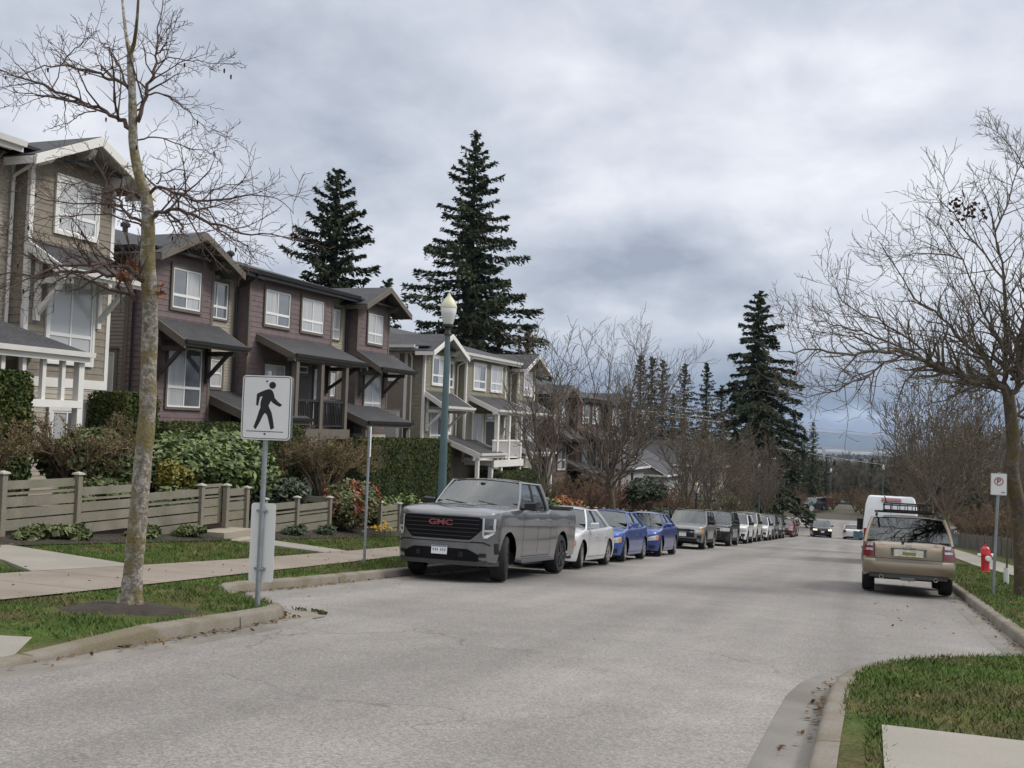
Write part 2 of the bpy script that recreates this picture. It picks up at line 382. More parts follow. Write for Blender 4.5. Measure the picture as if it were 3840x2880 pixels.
struct(b.build('street', ASPH, smooth=60, fix=False))
b = MB(); b.v = [(x, y, rz(y) - .01) for y in (121, 124, 132, 141) for x in (-70, -22, -8, 2, 15, 70)]; b.f = [(j * 6 + i, j * 6 + i + 1, j * 6 + i + 7, j * 6 + i + 6) for j in range(3) for i in range(5)]; b.m = [0] * len(b.f)
struct(b.build('cross_street', ASPH, fix=False))

# ---- kerbs with a concrete gutter
CONC = mat('concrete_kerb', (.20, .18, .15), rough=.9, var=.2, vscale=1.3, var2=.16, v2scale=60, tint=(.10, .084, .048), tscale=1.3, tamt=.85, bump=.3, bscale=90, dist=.6)
GUT = mat('concrete_gutter', (.175, .165, .148), rough=.9, var=.18, vscale=1.0, var2=.12, v2scale=70, tint=(.115, .105, .082), tscale=.7, tamt=.6, dist=.6)
def lip(y):     # height of the left kerb: it drops to the ramp at the near end
    return interp(y, [(6.3, .02), (7.2, .07), (8.4, .15), (200, .15)])
def kerb(fn, sgn, name, lipf):
    b = MB(); g = MB(); st = []
    yy = [y for y in ys if y <= 120]
    for y in yy:
        x = fn(y); d = (fn(y + .1) - fn(y - .1)) / .2; n = Vector((1, -d)).normalized() * sgn   # towards the grass
        st.append((Vector((x, y)), n, y))
    for p, n, y in st:
        h = lipf(y); z = rz(p.y)
        prof = [(0.0, -.06), (.012, h - .03), (.04, h - .004), (.07, h), (.17, h + .006), (.175, -.06)]
        for (o, hh) in prof: q = p + n * o; b.v.append((q.x, q.y, rz(q.y) + hh))
        for o, hh in ((-.36, .0), (-.33, .006), (.0, .0)): q = p + n * o; g.v.append((q.x, q.y, rz(q.y) + hh + (.010 if o > -.36 else .002)))
    for j in range(len(st) - 1):
        for i in range(5): b.f.append((j * 6 + i, j * 6 + i + 1, (j + 1) * 6 + i + 1, (j + 1) * 6 + i)); b.m.append(0)
        for i in range(2): g.f.append((j * 3 + i, j * 3 + i + 1, (j + 1) * 3 + i + 1, (j + 1) * 3 + i)); g.m.append(0)
    # joints across the kerb
    struct(b.build(name, CONC, smooth=45, fix=False)); struct(g.build(name.replace('kerb', 'gutter'), GUT, smooth=60, fix=False))
    k = MB()
    for i, y in enumerate(np.arange(7, 100, 3.05)):
        if sgn < 0 and 10.6 < y < 14.5: continue
        if sgn > 0 and 11 < y < 15.5: continue
        x = fn(y); h = lipf(y)
        for a, c, z0, z1 in ((0.0, .17, h, h + .0), ):
            k.quad(*[(x + sgn * o, y + dy, rz(y + dy) + hh + .009) for o, hh, dy in ((.03, h, -.006), (.168, h, -.006), (.168, h, .006), (.03, h, .006))])
            k.quad(*[(x + sgn * o - sgn * .004, y + dy, rz(y + dy) + hh) for o, hh, dy in ((.0, .01, -.007), (.012, h - .03, -.007), (.012, h - .03, .007), (.0, .01, .007))])
    struct(k.build(name + '_joint', mat('joint_dark', (.08, .075, .06), rough=1), fix=False))
kerb(lx, -1, 'kerb_left', lip); kerb(rx, 1, 'kerb_right', lambda y: .15)

# round concrete apron at the tip of the left kerb extension
b = MB(); pc = Vector((-6.62, 11.5)); pr = []
for i in range(26): t = 2 * math.pi * i / 26; q = pc + Vector((math.cos(t) * .40, math.sin(t) * .48)); pr.append((q.x, q.y, rz(q.y) + .014))
b.add(pr + [(pc.x, pc.y, rz(pc.y) + .022)], [(i, (i + 1) % 26, 26) for i in range(26)]); struct(b.build('gutter_apron', mat('concrete_apron', (.21, .19, .16), rough=.9, var=.2, vscale=3, var2=.15, v2scale=60, tint=(.12, .105, .07), tscale=3, tamt=.7), fix=False))
rng = np.random.default_rng(5)

# ---- verges and lawns
SOIL = mat('soil', (.030, .022, .016), rough=1, var=.4, vscale=6, var2=.3, v2scale=50, bump=.6, bscale=30)
def grassmat():
    m = mat('lawn', (.050, .078, .016), rough=.95, var=.34, vscale=2.2, var2=.4, v2scale=34, tint=(.075, .062, .028), tscale=1.1, tamt=.9, bump=.8, bscale=45, spec=.15)
    return m
GR = grassmat()
def side_sheet(name, fn, sgn, cols, m, y0=-14, y1=124):
    b = MB(); yy = [y for y in ys if y0 <= y <= y1]; nc = 0
    for y in yy:
        e = fn(y) + sgn * .165; row = [e, e + sgn * .04] + [c for c in cols if sgn * c > sgn * e + .1 or True]
        row = [e] + [sgn * max(sgn * c, sgn * e + .03 * (k + 1)) for k, c in enumerate(cols)]
        nc = len(row)
        for k, x in enumerate(row): b.v.append((x, y, gz(min(x, fn(y) - .001) if sgn < 0 else max(x, fn(y) + .001), y) - (.004 if k == 0 else 0) + (lip(y) - .15 if (sgn < 0 and k == 0) else (lip(y) - .15) * (.6 if k < 2 else .2 if k < 4 else 0) if sgn < 0 else 0)))
    for j in range(len(yy) - 1):
        for i in range(nc - 1): b.f.append((j * nc + i, j * nc + i + 1, (j + 1) * nc + i + 1, (j + 1) * nc + i)); b.m.append(0)
    return struct(b.build(name, m, smooth=60, fix=False))
side_sheet('lawn_left', lx, -1, [-7.4, -8.4, -9, -10, -11.1, -11.6, -12.4, -13.2, -13.9], GR)
side_sheet('lawn_right', rx, 1, [1.5, 2.5, 4, 6, 9, 14, 22, 60], GR)
def strip(name, x0f, x1f, y0, y1, m, dz, step=1.0, n=4):
    b = MB(); yy = list(np.arange(y0, y1 + .01, step))
    for y in yy:
        for k in range(n + 1): x = x0f(y) + (x1f(y) - x0f(y)) * k / n; b.v.append((x, y, gz(x, y) + dz))
    for j in range(len(yy) - 1):
        for i in range(n): b.f.append((j * (n + 1) + i, j * (n + 1) + i + 1, (j + 1) * (n + 1) + i + 1, (j + 1) * (n + 1) + i)); b.m.append(0)
    return struct(b.build(name, m, smooth=60, fix=False))
strip('garden_soil', lambda y: -60, lambda y: -13.6, -10, 124, SOIL, .02, 2.0, 12)
SW = mat('concrete_walk', (.225, .192, .158), rough=.92, var=.13, vscale=1.0, var2=.12, v2scale=80, tint=(.18, .155, .12), tscale=.6, tamt=.6, bump=.2, bscale=120)
strip('sidewalk_left', lambda y: interp(y, SWU), lambda y: interp(y, SWL), -10, 108, SW, .022, 1.0, 3)
WALK = mat('concrete_path', (.235, .222, .19), rough=.9, var=.1, vscale=1.2, var2=.1, v2scale=80)
def slab(name, pts, m=WALK, dz=.026, th=.1, cut=None):
    """a paving slab laid on the ground following its slope"""
    b = MB(); n = len(pts); b.add([(x, y, gz(x, y) + dz) for x, y in pts] + [(x, y, gz(x, y) + dz - th) for x, y in pts], [tuple(range(n))] + [(i, i + n, (i + 1) % n + n, (i + 1) % n) for i in range(n)])
    return struct(b.build(name, m, fix=True))
def gp(dx, dy, off=.17):
    d = ray(dx, dy); t = (EYE[2] - off) / (-d[2] - SLOPE * d[1]); return (EYE[0] + d[0] * t, EYE[1] + d[1] * t)
# walk from the sidewalk to the first gate, and the ramp slabs by the near corner
slab('garden_path', [(-13.6, 13.1), (-13.6, 14.3), (-11.0, 14.25), (-11.0, 12.0), (-12.2, 12.75)], dz=.03)
slab('garden_path', [(-13.6, 8.2), (-13.6, 9.6), (-11.0, 11.2), (-11.0, 9.6)], dz=.03)
slab('garden_path', [(-13.5, 21.0), (-13.5, 22.3), (-11.6, 22.6), (-11.5, 21.3)], dz=.03)
b = MB()
for y0 in np.arange(-3.0, 7.3, 1.5):
    y1 = y0 + 1.48
    for x0, x1 in ((-8.15, -6.52),):
        if y0 > 5.9: q = [(-8.3, y0), (-6.5, y0), (-6.5, 7.95), (-7.4, 7.2), (-8.35, 7.1)]
        else: q = [(x0 - .1, y0), (x1, y0), (x1, y1), (x0 - .1, y1)]
        b.add([(x, y, rz(y) + (.06 + .09 * min(1, (-6.5 - x) / .8)) * min(1, lip(y) / .15 + .3) + .012) for x, y in q] + [(x, y, rz(y) - .1) for x, y in q], [tuple(range(len(q)))] + [(i, i + len(q), (i + 1) % len(q) + len(q), (i + 1) % len(q)) for i in range(len(q))])
struct(b.build('kerb_ramp', WALK))
# right side: near corner slab and the sidewalk behind the verge
b = MB(); q = [(.1, -6), (3.2, -6), (3.2, 7.65), (.1, 7.65)]
b.add([(x, y, gz(max(x, .3), y) + .03) for x, y in q] + [(x, y, rz(y) - .1) for x, y in q], [(0, 1, 2, 3)] + [(i, i + 4, (i + 1) % 4 + 4, (i + 1) % 4) for i in range(4)]); struct(b.build('corner_path', WALK))
SWR0 = [(-40, 5.2), (20, 5.0), (30, 4.7), (36, 4.4), (45, 3.9), (60, 3.9), (110, 3.9)]; 
strip('sidewalk_right', lambda y: interp(y, SWR0), lambda y: interp(y, SWR0) + 1.7, -10, 108, WALK, .03, 2.0, 3)
jm = MATS['joint_dark']; b = MB()
for y in np.arange(6, 60, 1.55):
    a, c = interp(y, SWU), interp(y, SWL); b.quad(*[(x, yy_, gz(x, yy_) + .0265) for x, yy_ in ((a, y), (c, y), (c, y + .014), (a, y + .014))])
struct(b.build('sidewalk_joint', jm, fix=False))
# bare earth ring under the near tree
b = MB(); rr = random.Random(3); c0 = (-7.42, 9.55)
for ring, s in ((0, .25), (1, .62), (2, 1.0)):
    for i in range(28):
        t = 2 * math.pi * i / 28; k = s * (1 + .22 * math.sin(3 * t + 1) + .1 * math.sin(7 * t)) ; x = min(-6.68, c0[0] + math.cos(t) * .80 * k); y = c0[1] + math.sin(t) * .68 * k
        b.v.append((x, y, gz(x, y) + (.05, .035, -.012)[ring]))
b.f = [tuple(range(28))] + [(r * 28 + i, r * 28 + (i + 1) % 28, (r + 1) * 28 + (i + 1) % 28, (r + 1) * 28 + i) for r in range(2) for i in range(28)]; b.m = [0] * len(b.f)
struct(b.build('tree_pit_soil', SOIL, smooth=60))

# ---- grass blades on the verges (nobody could count them)
def in_walk(x, y):
    if x > 0: return False
    if interp(y, SWU) - .03 < x < interp(y, SWL) + .03: return True
    if -13.6 < x < -11 and (12.0 + (-11 - x) * .42 < y < 14.3): return True
    if -13.6 < x < -11 and (9.6 - (-11 - x) * .54 < y < 11.2 - (-11 - x) * .6): return True
    if y < 7.6 and -8.35 < x < -5: return True
    if -13.5 < x < -11.4 and 21.0 < y < 22.55: return True
    return False
P = []; H = []
def seed(n, x0, x1, y0, y1, h):
    xs = rng.uniform(x0, x1, n); yy = rng.uniform(y0, y1, n)
    for x, y in zip(xs, yy):
        if lx(y) - .15 < x < rx(y) + .14: continue
        if in_walk(x, y): continue
        if (x + 7.3) ** 2 + (y - 9.55) ** 2 < .62 + .25 * math.sin(5 * math.atan2(y - 9.55, x + 7.3)) and rng.random() < .88: continue
        if x > .13 and y < 7.68 and x < 3.2: continue
        s5 = interp(y, SWR0)
        if s5 - .02 < x < s5 + 1.72: continue
        P.append((x, y, gz(x, y) + (lip(y) - .15 if x < 0 else 0))); H.append(h * rng.uniform(.5, 1.25))
seed(52000, -13.9, -6.5, 7, 17, .045); seed(26000, -13.9, -8.4, 17, 30, .06); seed(38000, -.3, 3.2, 5.0, 16, .045); seed(18000, 1.9, 6, 15, 30, .055); seed(6000, 1.9, 4.5, 30, 46, .07)
P = np.array(P); H = np.array(H)[:, None]; n = len(P); a = rng.uniform(0, 2 * math.pi, n); D_ = np.stack([np.cos(a), np.sin(a), np.zeros(n)], 1); w = H * .16
lean = rng.normal(0, .55, (n, 2)); tip = P + np.concatenate([lean * H, H], 1)
V = np.empty((n, 3, 3)); V[:, 0] = P - D_ * w; V[:, 1] = P + D_ * w; V[:, 2] = tip
GB = mat('grass_blade', (.072, .125, .024), rough=.8, var=.35, vscale=2.2, var2=.45, v2scale=60, tint=(.125, .11, .045), tscale=1.1, tamt=.6, spec=.2)
tag(link_mesh('grass', np_mesh('grass', V.reshape(-1, 3), 3, GB)), 'short green grass blades on the verges and lawns', 'grass', kind='stuff')

# leaf litter and grit caught in the gutters, weeds round the apron
P = []
for i in range(900):
    y = rng.uniform(6, 40) if i % 3 else rng.uniform(8, 16); s = -1 if rng.random() < .6 else 1; x = lx(y) + abs(rng.normal(0, .10)) + .01 if s < 0 else rx(y) - abs(rng.normal(0, .10)) - .01
    P.append((x, y, rz(y) + .03))
for i in range(420): y = rng.uniform(7, 30); x = rng.uniform(-13.8, -6.6) if rng.random() < .6 else rng.uniform(.1, 5); P.append((x, y, (gz(x, y) if not lx(y) < x < rx(y) else rz(y)) + .05))
P = np.array(P); lv = leaf_quads(P, np.tile([0, 0, 1.0], (len(P), 1)), .038, rng, 1.5, .35)
tag(link_mesh('leaf_litter', np_mesh('leaf_litter', lv, 4, mat('litter_brown', (.10, .06, .03), rough=1, var=.4, vscale=3, tint=(.17, .11, .05), tscale=5, tamt=.8))), 'brown fallen leaf scraps caught along the gutters and lawns', 'fallen leaves', kind='stuff')
P = []; 
for i in range(60):
    t = rng.uniform(.6, 1.5); q = 1 + rng.normal(0, .05); x, y = -6.66 + math.cos(t) * .41 * q, 11.5 + math.sin(t) * .49 * q
    if rng.random() < .3: x, y = -6.75 + rng.normal(0, .07), 12.0 + rng.normal(0, .04)
    P.append((x, y, rz(y) + .015))
P = np.array(P); lv = leaf_quads(P + np.array([0, 0, .015]), rng.normal(0, 1, P.shape), .035, rng, 2.2, 1)
tag(link_mesh('weeds', np_mesh('weeds', lv, 4, mat('weed_olive', (.06, .07, .022), rough=.9, var=.4, vscale=20))), 'small weeds growing round the rim of the concrete apron', 'weeds', kind='stuff')

# ---- far plain, hills
HM = mat('hill_far', (.05, .07, .09), rough=1, var=.3, vscale=.002, tint=(.03, .05, .04), tscale=.0012, tamt=.8)
b = MB(); hr = random.Random(8)
for layer, (Y, base, amp, sd) in enumerate(((11000, 105, 30, 1), (8200, 40, 16, 5))):
    b = MB(); n = 90
    for i in range(n + 1):
        x = -9000 + 15000 * i / n
        z = -62 + base + amp * (math.sin(i * .13 + sd) + .5 * math.sin(i * .37 + 2 * sd) + .25 * math.sin(i * .9 + sd)) 
        for (dy, zz) in ((0, -63), (350, -62 + (z + 62) * .55), (800, z), (1500, z * .9)): b.v.append((x, Y + dy + 60 * math.sin(i * .7), zz))
    b.f = [(i * 4 + k, (i + 1) * 4 + k, (i + 1) * 4 + k + 1, i * 4 + k + 1) for i in range(n) for k in range(3)]; b.m = [0] * len(b.f)
    struct(b.build('hills', HM, smooth=70, fix=False))
# distant flat-roofed sheds on the plain
WH = mat('shed_white', (.75, .75, .72), rough=.7)
far_sheds = [(1735, 1775, 5200, 11), (1790, 1832, 5600, 12), (1848, 1885, 5000, 11), (1898, 1948, 5900, 13), (1660, 1690, 5600, 9), (1952, 1972, 4800, 9)]
for i, (d0, d1, dep, h) in enumerate(far_sheds):
    p0 = at(d0, 965, dep); p1 = at(d1, 965, dep); b = MB(); s = Vector((p1.x - p0.x, p1.y - p0.y, 0)); dd = Vector((-s.y, s.x, 0)).normalized() * 60
    q = [Vector((p0.x, p0.y, -62)), Vector((p1.x, p1.y, -62)), Vector((p1.x, p1.y, -62)) + dd, Vector((p0.x, p0.y, -62)) + dd]
    c = sum(q, Vector()) / 4
    b.add([tuple(k - c) for k in q] + [tuple(k - c + Vector((0, 0, h))) for k in q], [(0, 3, 2, 1), (4, 5, 6, 7), (0, 1, 5, 4), (1, 2, 6, 5), (2, 3, 7, 6), (3, 0, 4, 7)])
    k = h + 1.2; b.add([(v[0] * 1.01, v[1] * 1.01, h) for v in b.v[:4]] + [(v[0] * 1.01, v[1] * 1.01, k) for v in b.v[:4]], [(0, 3, 2, 1), (4, 5, 6, 7), (0, 1, 5, 4), (1, 2, 6, 5), (2, 3, 7, 6), (3, 0, 4, 7)])
    o = b.build('distant_shed', WH); o.location = c
    tag(o, 'long white flat roofed shed on the hazy far plain beyond the forest', 'building', 'distant white sheds on the plain')
# ============================================================ townhouses
GLASS = mat('window_glass', (.13, .145, .16), rough=.04, spec=1.0, var=.25, vscale=1.5, coat=1.0)
BLIND = mat('window_blind', (.46, .47, .475), rough=.3, var=.05, vscale=1.5, coat=.8, spec=.8, stretch=(.2, .2, 30))
CURT = mat('window_curtain', (.42, .43, .43), rough=.3, var=.16, vscale=2.5, coat=.7, spec=.8, stretch=(3, 3, .15))
ROOF = mat('roof_shingle', (.050, .052, .056), rough=.95, var=.14, vscale=1.6, var2=.35, v2scale=16, stretch=(.8, .8, 3), bump=.5, bscale=14)
VINYL = mat('window_vinyl', (.78, .79, .78), rough=.4)

def siding(b, p0, p1, z0, z1, course, clip=None, lap=.016):
    """real overlapping boards between two plan points (outside is to the right of p0->p1)"""
    p0 = Vector(p0); p1 = Vector(p1); d = p1 - p0; Ln = d.length; d.normalize(); n = Vector((d.y, -d.x)); z = z0
    while z < z1 - 1e-4:
        zt = min(z + course, z1); a0, a1 = 0.0, Ln; c0, c1 = 0.0, Ln
        if clip:
            a0, a1 = clip(z); c0, c1 = clip(zt)
            if a1 - a0 < .02: break
            if c1 < c0: c0 = c1 = (c0 + c1) / 2
        A = p0 + d * a0; B = p0 + d * a1; Ct = p0 + d * c1; Dt = p0 + d * c0; o = n * lap
        b.add([(A.x + o.x, A.y + o.y, z), (B.x + o.x, B.y + o.y, z), (Ct.x + n.x * .002, Ct.y + n.y * .002, zt), (Dt.x + n.x * .002, Dt.y + n.y * .002, zt),
               (A.x, A.y, z), (B.x, B.y, z)], [(0, 1, 2, 3), (4, 5, 1, 0)])
        z = zt

class House:
    def __init__(s, name, label, cat, loc, rz_, pal, group=None):
        s.root = empty(name, loc, rz_); tag(s.root, label, cat, group); s.p = pal
    def part(s, name, mb, m, parent=None, smooth=None, label=None, fix=True):
        return mb.build(name, m, parent or s.root, smooth, fix, label)
    def window(s, X, y0, y1, z0, z1, style='std', trim=None, face='front', pane=None, tw=.09):
        """frame with trim, mullions as the photo shows, and a pane as its child; face 'front' looks to +X, 'side' looks to -Y"""
        t = MB(); trim = trim or s.p['trim']
        def P(a, z, o): return (X + o, a, z) if face == 'front' else (a, X - o, z)
        def bx(mb, a0, a1, zz0, zz1, o0, o1):
            p, q = P(a0, zz0, o0), P(a1, zz1, o1); mb.box([min(p[i], q[i]) for i in range(3)], [max(p[i], q[i]) for i in range(3)])
        bx(t, y0 - tw, y0, z0 - tw, z1 + tw, -.02, .066); bx(t, y1, y1 + tw, z0 - tw, z1 + tw, -.02, .066)
        bx(t, y0, y1, z1, z1 + tw, -.02, .068); bx(t, y0, y1, z0 - tw, z0, -.02, .074)
        bx(t, y0 - tw - .03, y1 + tw + .03, z1 + tw, z1 + tw + .03, -.02, .09)
        fr = s.part('window', t, trim); v = MB(); f = .045
        bx(v, y0, y0 + f, z0, z1, .0, .052); bx(v, y1 - f, y1, z0, z1, .0, .052); bx(v, y0 + f, y1 - f, z1 - f, z1, .0, .052); bx(v, y0 + f, y1 - f, z0, z0 + f, .0, .052)
        ym = (y0 + y1) / 2; zs = z0 + (z1 - z0) * .33
        if style in ('std', 'grid'):
            bx(v, ym - .022, ym + .022, z0 + f, zs - .04, .0, .046); bx(v, ym - .022, ym + .022, zs + .04, z1 - f, .0, .046); bx(v, y0 + f, y1 - f, zs - .04, zs + .04, .0, .048)
        elif style == 'split': bx(v, y0 + f, y1 - f, (z0 + z1) / 2 - .03, (z0 + z1) / 2 + .03, .0, .048)
        elif style == 'low': bx(v, y0 + f, y1 - f, z0 + (z1 - z0) * .22 - .03, z0 + (z1 - z0) * .22 + .03, .0, .048)
        elif style == 'two': bx(v, ym - .022, ym + .022, z0 + f, z1 - f, .0, .048)
        s.part('window_frame', v, s.p.get('vinyl', VINYL), fr)
        g = MB(); mats = [GLASS, CURT, BLIND]; pn = pane or random.choice(['gc', 'cc', 'cg', 'bb'])
        for i, (a0, a1) in enumerate(((y0 + f, ym), (ym, y1 - f))):
            g.mi = {'g': 0, 'c': 1, 'b': 2}[pn[i]]; g.quad(P(a0, z0 + f, .026), P(a1, z0 + f, .026), P(a1, z1 - f, .026), P(a0, z1 - f, .026))
        s.part('pane', g, mats, fr); return fr

def slope_roof(b, quad, th, under=True):
    """a roof plane with thickness; quad given counter-clockwise from above"""
    q = [Vector(p) for p in quad]; n = (q[1] - q[0]).cross(q[2] - q[0]).normalized()
    if n.z < 0: n = -n
    lo = [p - n * th for p in q]; k = len(q)
    b.add([tuple(p) for p in q] + [tuple(p) for p in lo], [tuple(range(k)), tuple(range(2 * k - 1, k - 1, -1))] + [(i, i + k, (i + 1) % k + k, (i + 1) % k) for i in range(k)])

def townhouse_row(name, label, x0, y0, k, zo, pal, units='full', detail=2, zbase=-3.2, group=None):
    h = House(name, label, 'townhouse', (x0, y0, zo), -math.atan(k), pal, group); rt = h.root
    near = 0.0 if units == 'full' else 6.6; far = 14.8; ST = -.5; B1 = (0, 2.8); B2 = (12.1, 14.8); U2 = (4.75, 10.15)
    cs, cl = .175, .112; ET = 6.38
    # ---- wall core
    w = MB(); w.box((-10.5, near, zbase - zo * 0), (ST, far, ET - .02))
    secs = [U2, B2] if units != 'full' else [B1, U2, B2]
    for (a, c) in secs: w.box((ST, max(a, near), zbase), (-.001, c, ET - .02))
    h.part('wall', w, pal['lap'])
    sh = MB(); lp = MB(); low = MB()
    def both(mb, p0, p1, z0, z1, cr): siding(mb, p0, p1, z0, z1, cr)
    zl = 1.30
    for (a, c) in secs:
        a = max(a, near)
        siding(sh, (0, a), (0, c), zl, ET + .0, cs)
        if a > near or units == 'full': siding(sh, (ST if a > 0 else -.85, a), (0, a), zl, ET, cs)
        siding(sh, (0, c), (ST if c < far else -.85, c), zl, ET, cs)
        siding(low, (0, a), (0, c), zbase, zl - .2, cl); 
        if a > 0: siding(low, (ST, a), (0, a), zbase, zl - .2, cl)
    for (a, c) in ((2.8, 4.75), (10.15, 12.1)):
        if c < near: continue
        siding(lp, (ST, max(a, near)), (ST, c), 4.0, ET, .10); siding(lp, (ST, max(a, near)), (ST, c), 2.2, 3.9, .10); siding(low, (ST, max(a, near)), (ST, c), zbase, 2.2, cl)
    h.part('shingle_siding', sh, pal['shingle'], fix=False); h.part('strip_siding', lp, pal['strip'], fix=False)
    sd = MB(); siding(sd, (-10.5, near), (-.85, near), zbase, ET, cl); siding(sd, (-.85, far), (-10.5, far), zbase, ET, cl); h.part('side_siding', sd, pal['side'], fix=False); h.part('lower_siding', low, pal['lower'], fix=False)
    # gable walls
    gw = MB(); gy = []
    for (a, c) in ([B1, B2] if units == 'full' else [B2]):
        m_ = (a + c) / 2; hw = (c - a) / 2; top = ET + hw * .42
        siding(gw, (0, a), (0, c), ET, top, cs, clip=lambda z, hw=hw: ((z - ET) / .42, 2 * hw - (z - ET) / .42)); gy.append((a, c, m_, hw, top))
    h.part('gable_wall', gw, pal['shingle'], fix=False)
    # corner boards, belly band
    t = MB(); T = .1
    cor = []
    for (a, c) in secs:
        if a >= near: cor.append((0, a, 1, -1))
        cor.append((0, c, 1, 1))
    for (x, y, sx, sy) in cor:
        t.box((x - .08, min(y, y + sy * .022), zl - .2), (x + .024, max(y, y + sy * .022), ET)); t.box((x + .001, y - (T if sy > 0 else 0), zl - .2), (x + .026, y + (T if sy < 0 else 0) + sy * 0, ET - .001))
    if units == 'full': t.box((-1.0, -.026, zbase), (-.85, -.0, ET)); t.box((-10.6, -.03, ET - .28), (-.05, -.005, ET - .05))
    for (a, c) in secs: t.box((-.0, max(a, near), zl - .2), (.03, c, zl + .02))
    for ys_ in ((2.8, 2.92), (12.0, 12.1), (10.15, 10.27)):
        if ys_[0] > near: t.box((ST, ys_[0], 2.2), (ST + .03, ys_[1], ET))
    h.part('corner_trim', t, pal['corner'])
    # ---- windows
    Wn = h.window; rnd = random.Random(int(y0 * 7) + 3); pk = lambda o: rnd.choice(o)
    if units == 'full':
        Wn(0.0, .80, 2.12, 4.78, 5.98, pane='gc'); Wn(0.0, .76, 2.34, 1.80, 3.62, pane='cg', tw=.08); Wn(ST, 3.05, 4.20, 4.75, 5.93, pane='gg', tw=.06); Wn(ST, 3.45, 4.05, 2.52, 3.42, 'split', pane='bb')
        Wn(-.0, -2.3, -1.25, 1.3, 3.35, 'low', face='side', trim=pal['corner'], pane='bb', tw=.1); Wn(-.0, -2.0, -1.35, 4.9, 6.0, 'split', face='side', trim=pal['corner'], pane='bb')
        Wn(0, 5.65, 7.15, 4.78, 5.98, pane='cg')
    Wn(0, 7.95, 9.42, 4.78, 5.98, pane='cb'); Wn(ST, 10.55, 11.5, 4.75, 5.93, pane='cc', tw=.06); Wn(ST, 10.75, 11.3, 2.52, 3.42, 'split', pane='gb')
    Wn(0, 12.9, 14.15, 4.78, 5.98, pane=pal.get('w6', 'cc')); Wn(0, 12.8, 14.2, 1.72, 3.62, pane='bb' if pal.get('w6') else 'cc', tw=.08)
    if pal.get('w6'): Wn(0, 13.05, 14.0, -.65, .55, 'two', pane='bg', tw=.12)
    else: Wn(0, 13.0, 14.1, -.65, .55, 'two')
    # entrance of the middle unit
    if units == 'full':
        Wn(0, 5.75, 7.0, 1.35, 3.42, 'std', pane='cc')
        d = MB(); d.box((-.0, 7.45, 1.27), (.05, 8.6, 3.15)); dd = h.part('door', d, pal['door']); d = MB(); d.box((.0, 7.36, 1.27), (.045, 7.45, 3.55)); d.box((.0, 8.6, 1.27), (.045, 8.69, 3.55)); d.box((.0, 7.45, 3.15), (.045, 8.6, 3.22)); h.part('door_frame', d, pal['trim'], dd)
        d = MB(); d.lathe([(.0, 0), (.03, .0), (.03, .04), (.0, .05)], 8, (.05, 8.45, 2.2), 'x'); h.part('handle', d, MATS['window_vinyl'], dd)
        Wn(0, 7.55, 8.5, 3.25, 3.5, 'none', pane='gg', tw=.04); Wn(0, 8.95, 9.35, 1.35, 3.45, 'split', pane='bb', tw=.06)
    # ---- main roof: hip, with gable roofs over the bays
    R = MB(); ov = .42; e0, e1 = near - ov if units == 'full' else near, far + ov; sl = .27; dp = 5.6 + ov; xe = .38; xr = ST - 5.0 + .0; run = xe - xr; zr = ET + .04 + sl * run; xb = xr - run
    ye0 = e0 + (run * .72 if units == 'full' else 0); ye1 = e1 - run * .72; ze = ET + .04
    slope_roof(R, [(xe, e0, ze), (xe, e1, ze), (xr, ye1, zr), (xr, ye0, zr)], .07); slope_roof(R, [(xb, e1, ze), (xb, e0, ze), (xr, ye0, zr), (xr, ye1, zr)], .07)
    if units == 'full': slope_roof(R, [(xb, e0, ze), (xe, e0, ze), (xr, ye0, zr)], .07)
    slope_roof(R, [(xe, e1, ze), (xb, e1, ze), (xr, ye1, zr)], .07)
    rf = h.part('roof', R, ROOF)
    G = MB(); F = MB(); S = MB()
    for (a, c, m_, hw, top) in gy:
        g0, g1 = a - .62, c + .62; gh = hw + .62; xo = .72; zt = ET - .2 + gh * .46; ze2 = ET - .2; xbk = xr + (zr - zt) / sl * .0 + 0.4
        xbk = xe - (zt - ze) / sl - .3
        slope_roof(G, [(xo, g0, ze2), (xo, m_, zt), (xbk, m_, zt), (xbk + 0, g0, ze2)], .06); slope_roof(G, [(xo, m_, zt), (xo, g1, ze2), (xbk, g1, ze2), (xbk, m_, zt)], .06)
        for s_, yb in ((1, g0), (-1, g1)):   # barge boards on the rake
            dy = m_ - yb; A = Vector((xo + .02, yb, ze2 - .10)); B = Vector((xo + .02, m_, zt - .10)); F.add([tuple(A + Vector((dx, 0, dz))) for dx in (-.03, .02) for dz in (-.13, .09)] + [tuple(B + Vector((dx, 0, dz))) for dx in (-.03, .02) for dz in (-.13, .09)],
                  [(0, 1, 3, 2), (4, 6, 7, 5), (0, 4, 5, 1), (2, 3, 7, 6), (0, 2, 6, 4), (1, 5, 7, 3)])
        for yb in (g0 + .02, g1 - .02): F.box((-.2, yb - .02, ze2 - .2), (xo, yb + .02, ze2 - .03))
        # soffit boards and look-out brackets
        for q in ((g0 + .05, ze2 - .075, m_, zt - .075), (m_, zt - .075, g1 - .05, ze2 - .075)): slope_roof(S, [(0, q[0], q[1]), (xo - .03, q[0], q[1]), (xo - .03, q[2], q[3]), (0, q[2], q[3])], .015)
        for yy_, zz_ in ((a + .15, ET - .02), (m_, top - .22), (c - .15, ET - .02)):
            F.prism([(.0, zz_ - .22), (.35, zz_ - .16), (.5, zz_ - .05), (.55, zz_ + .06), (.0, zz_ + .06)], .16, 'y', yy_ - .08)
    h.part('gable_roof', G, ROOF); h.part('fascia', F, pal['fascia']); h.part('soffit', S, pal['soffit'])
    gt = MB()
    spans = [(2.8 + .62, 12.1 - .62)] if units == 'full' else [(near, 12.1 - .62)]
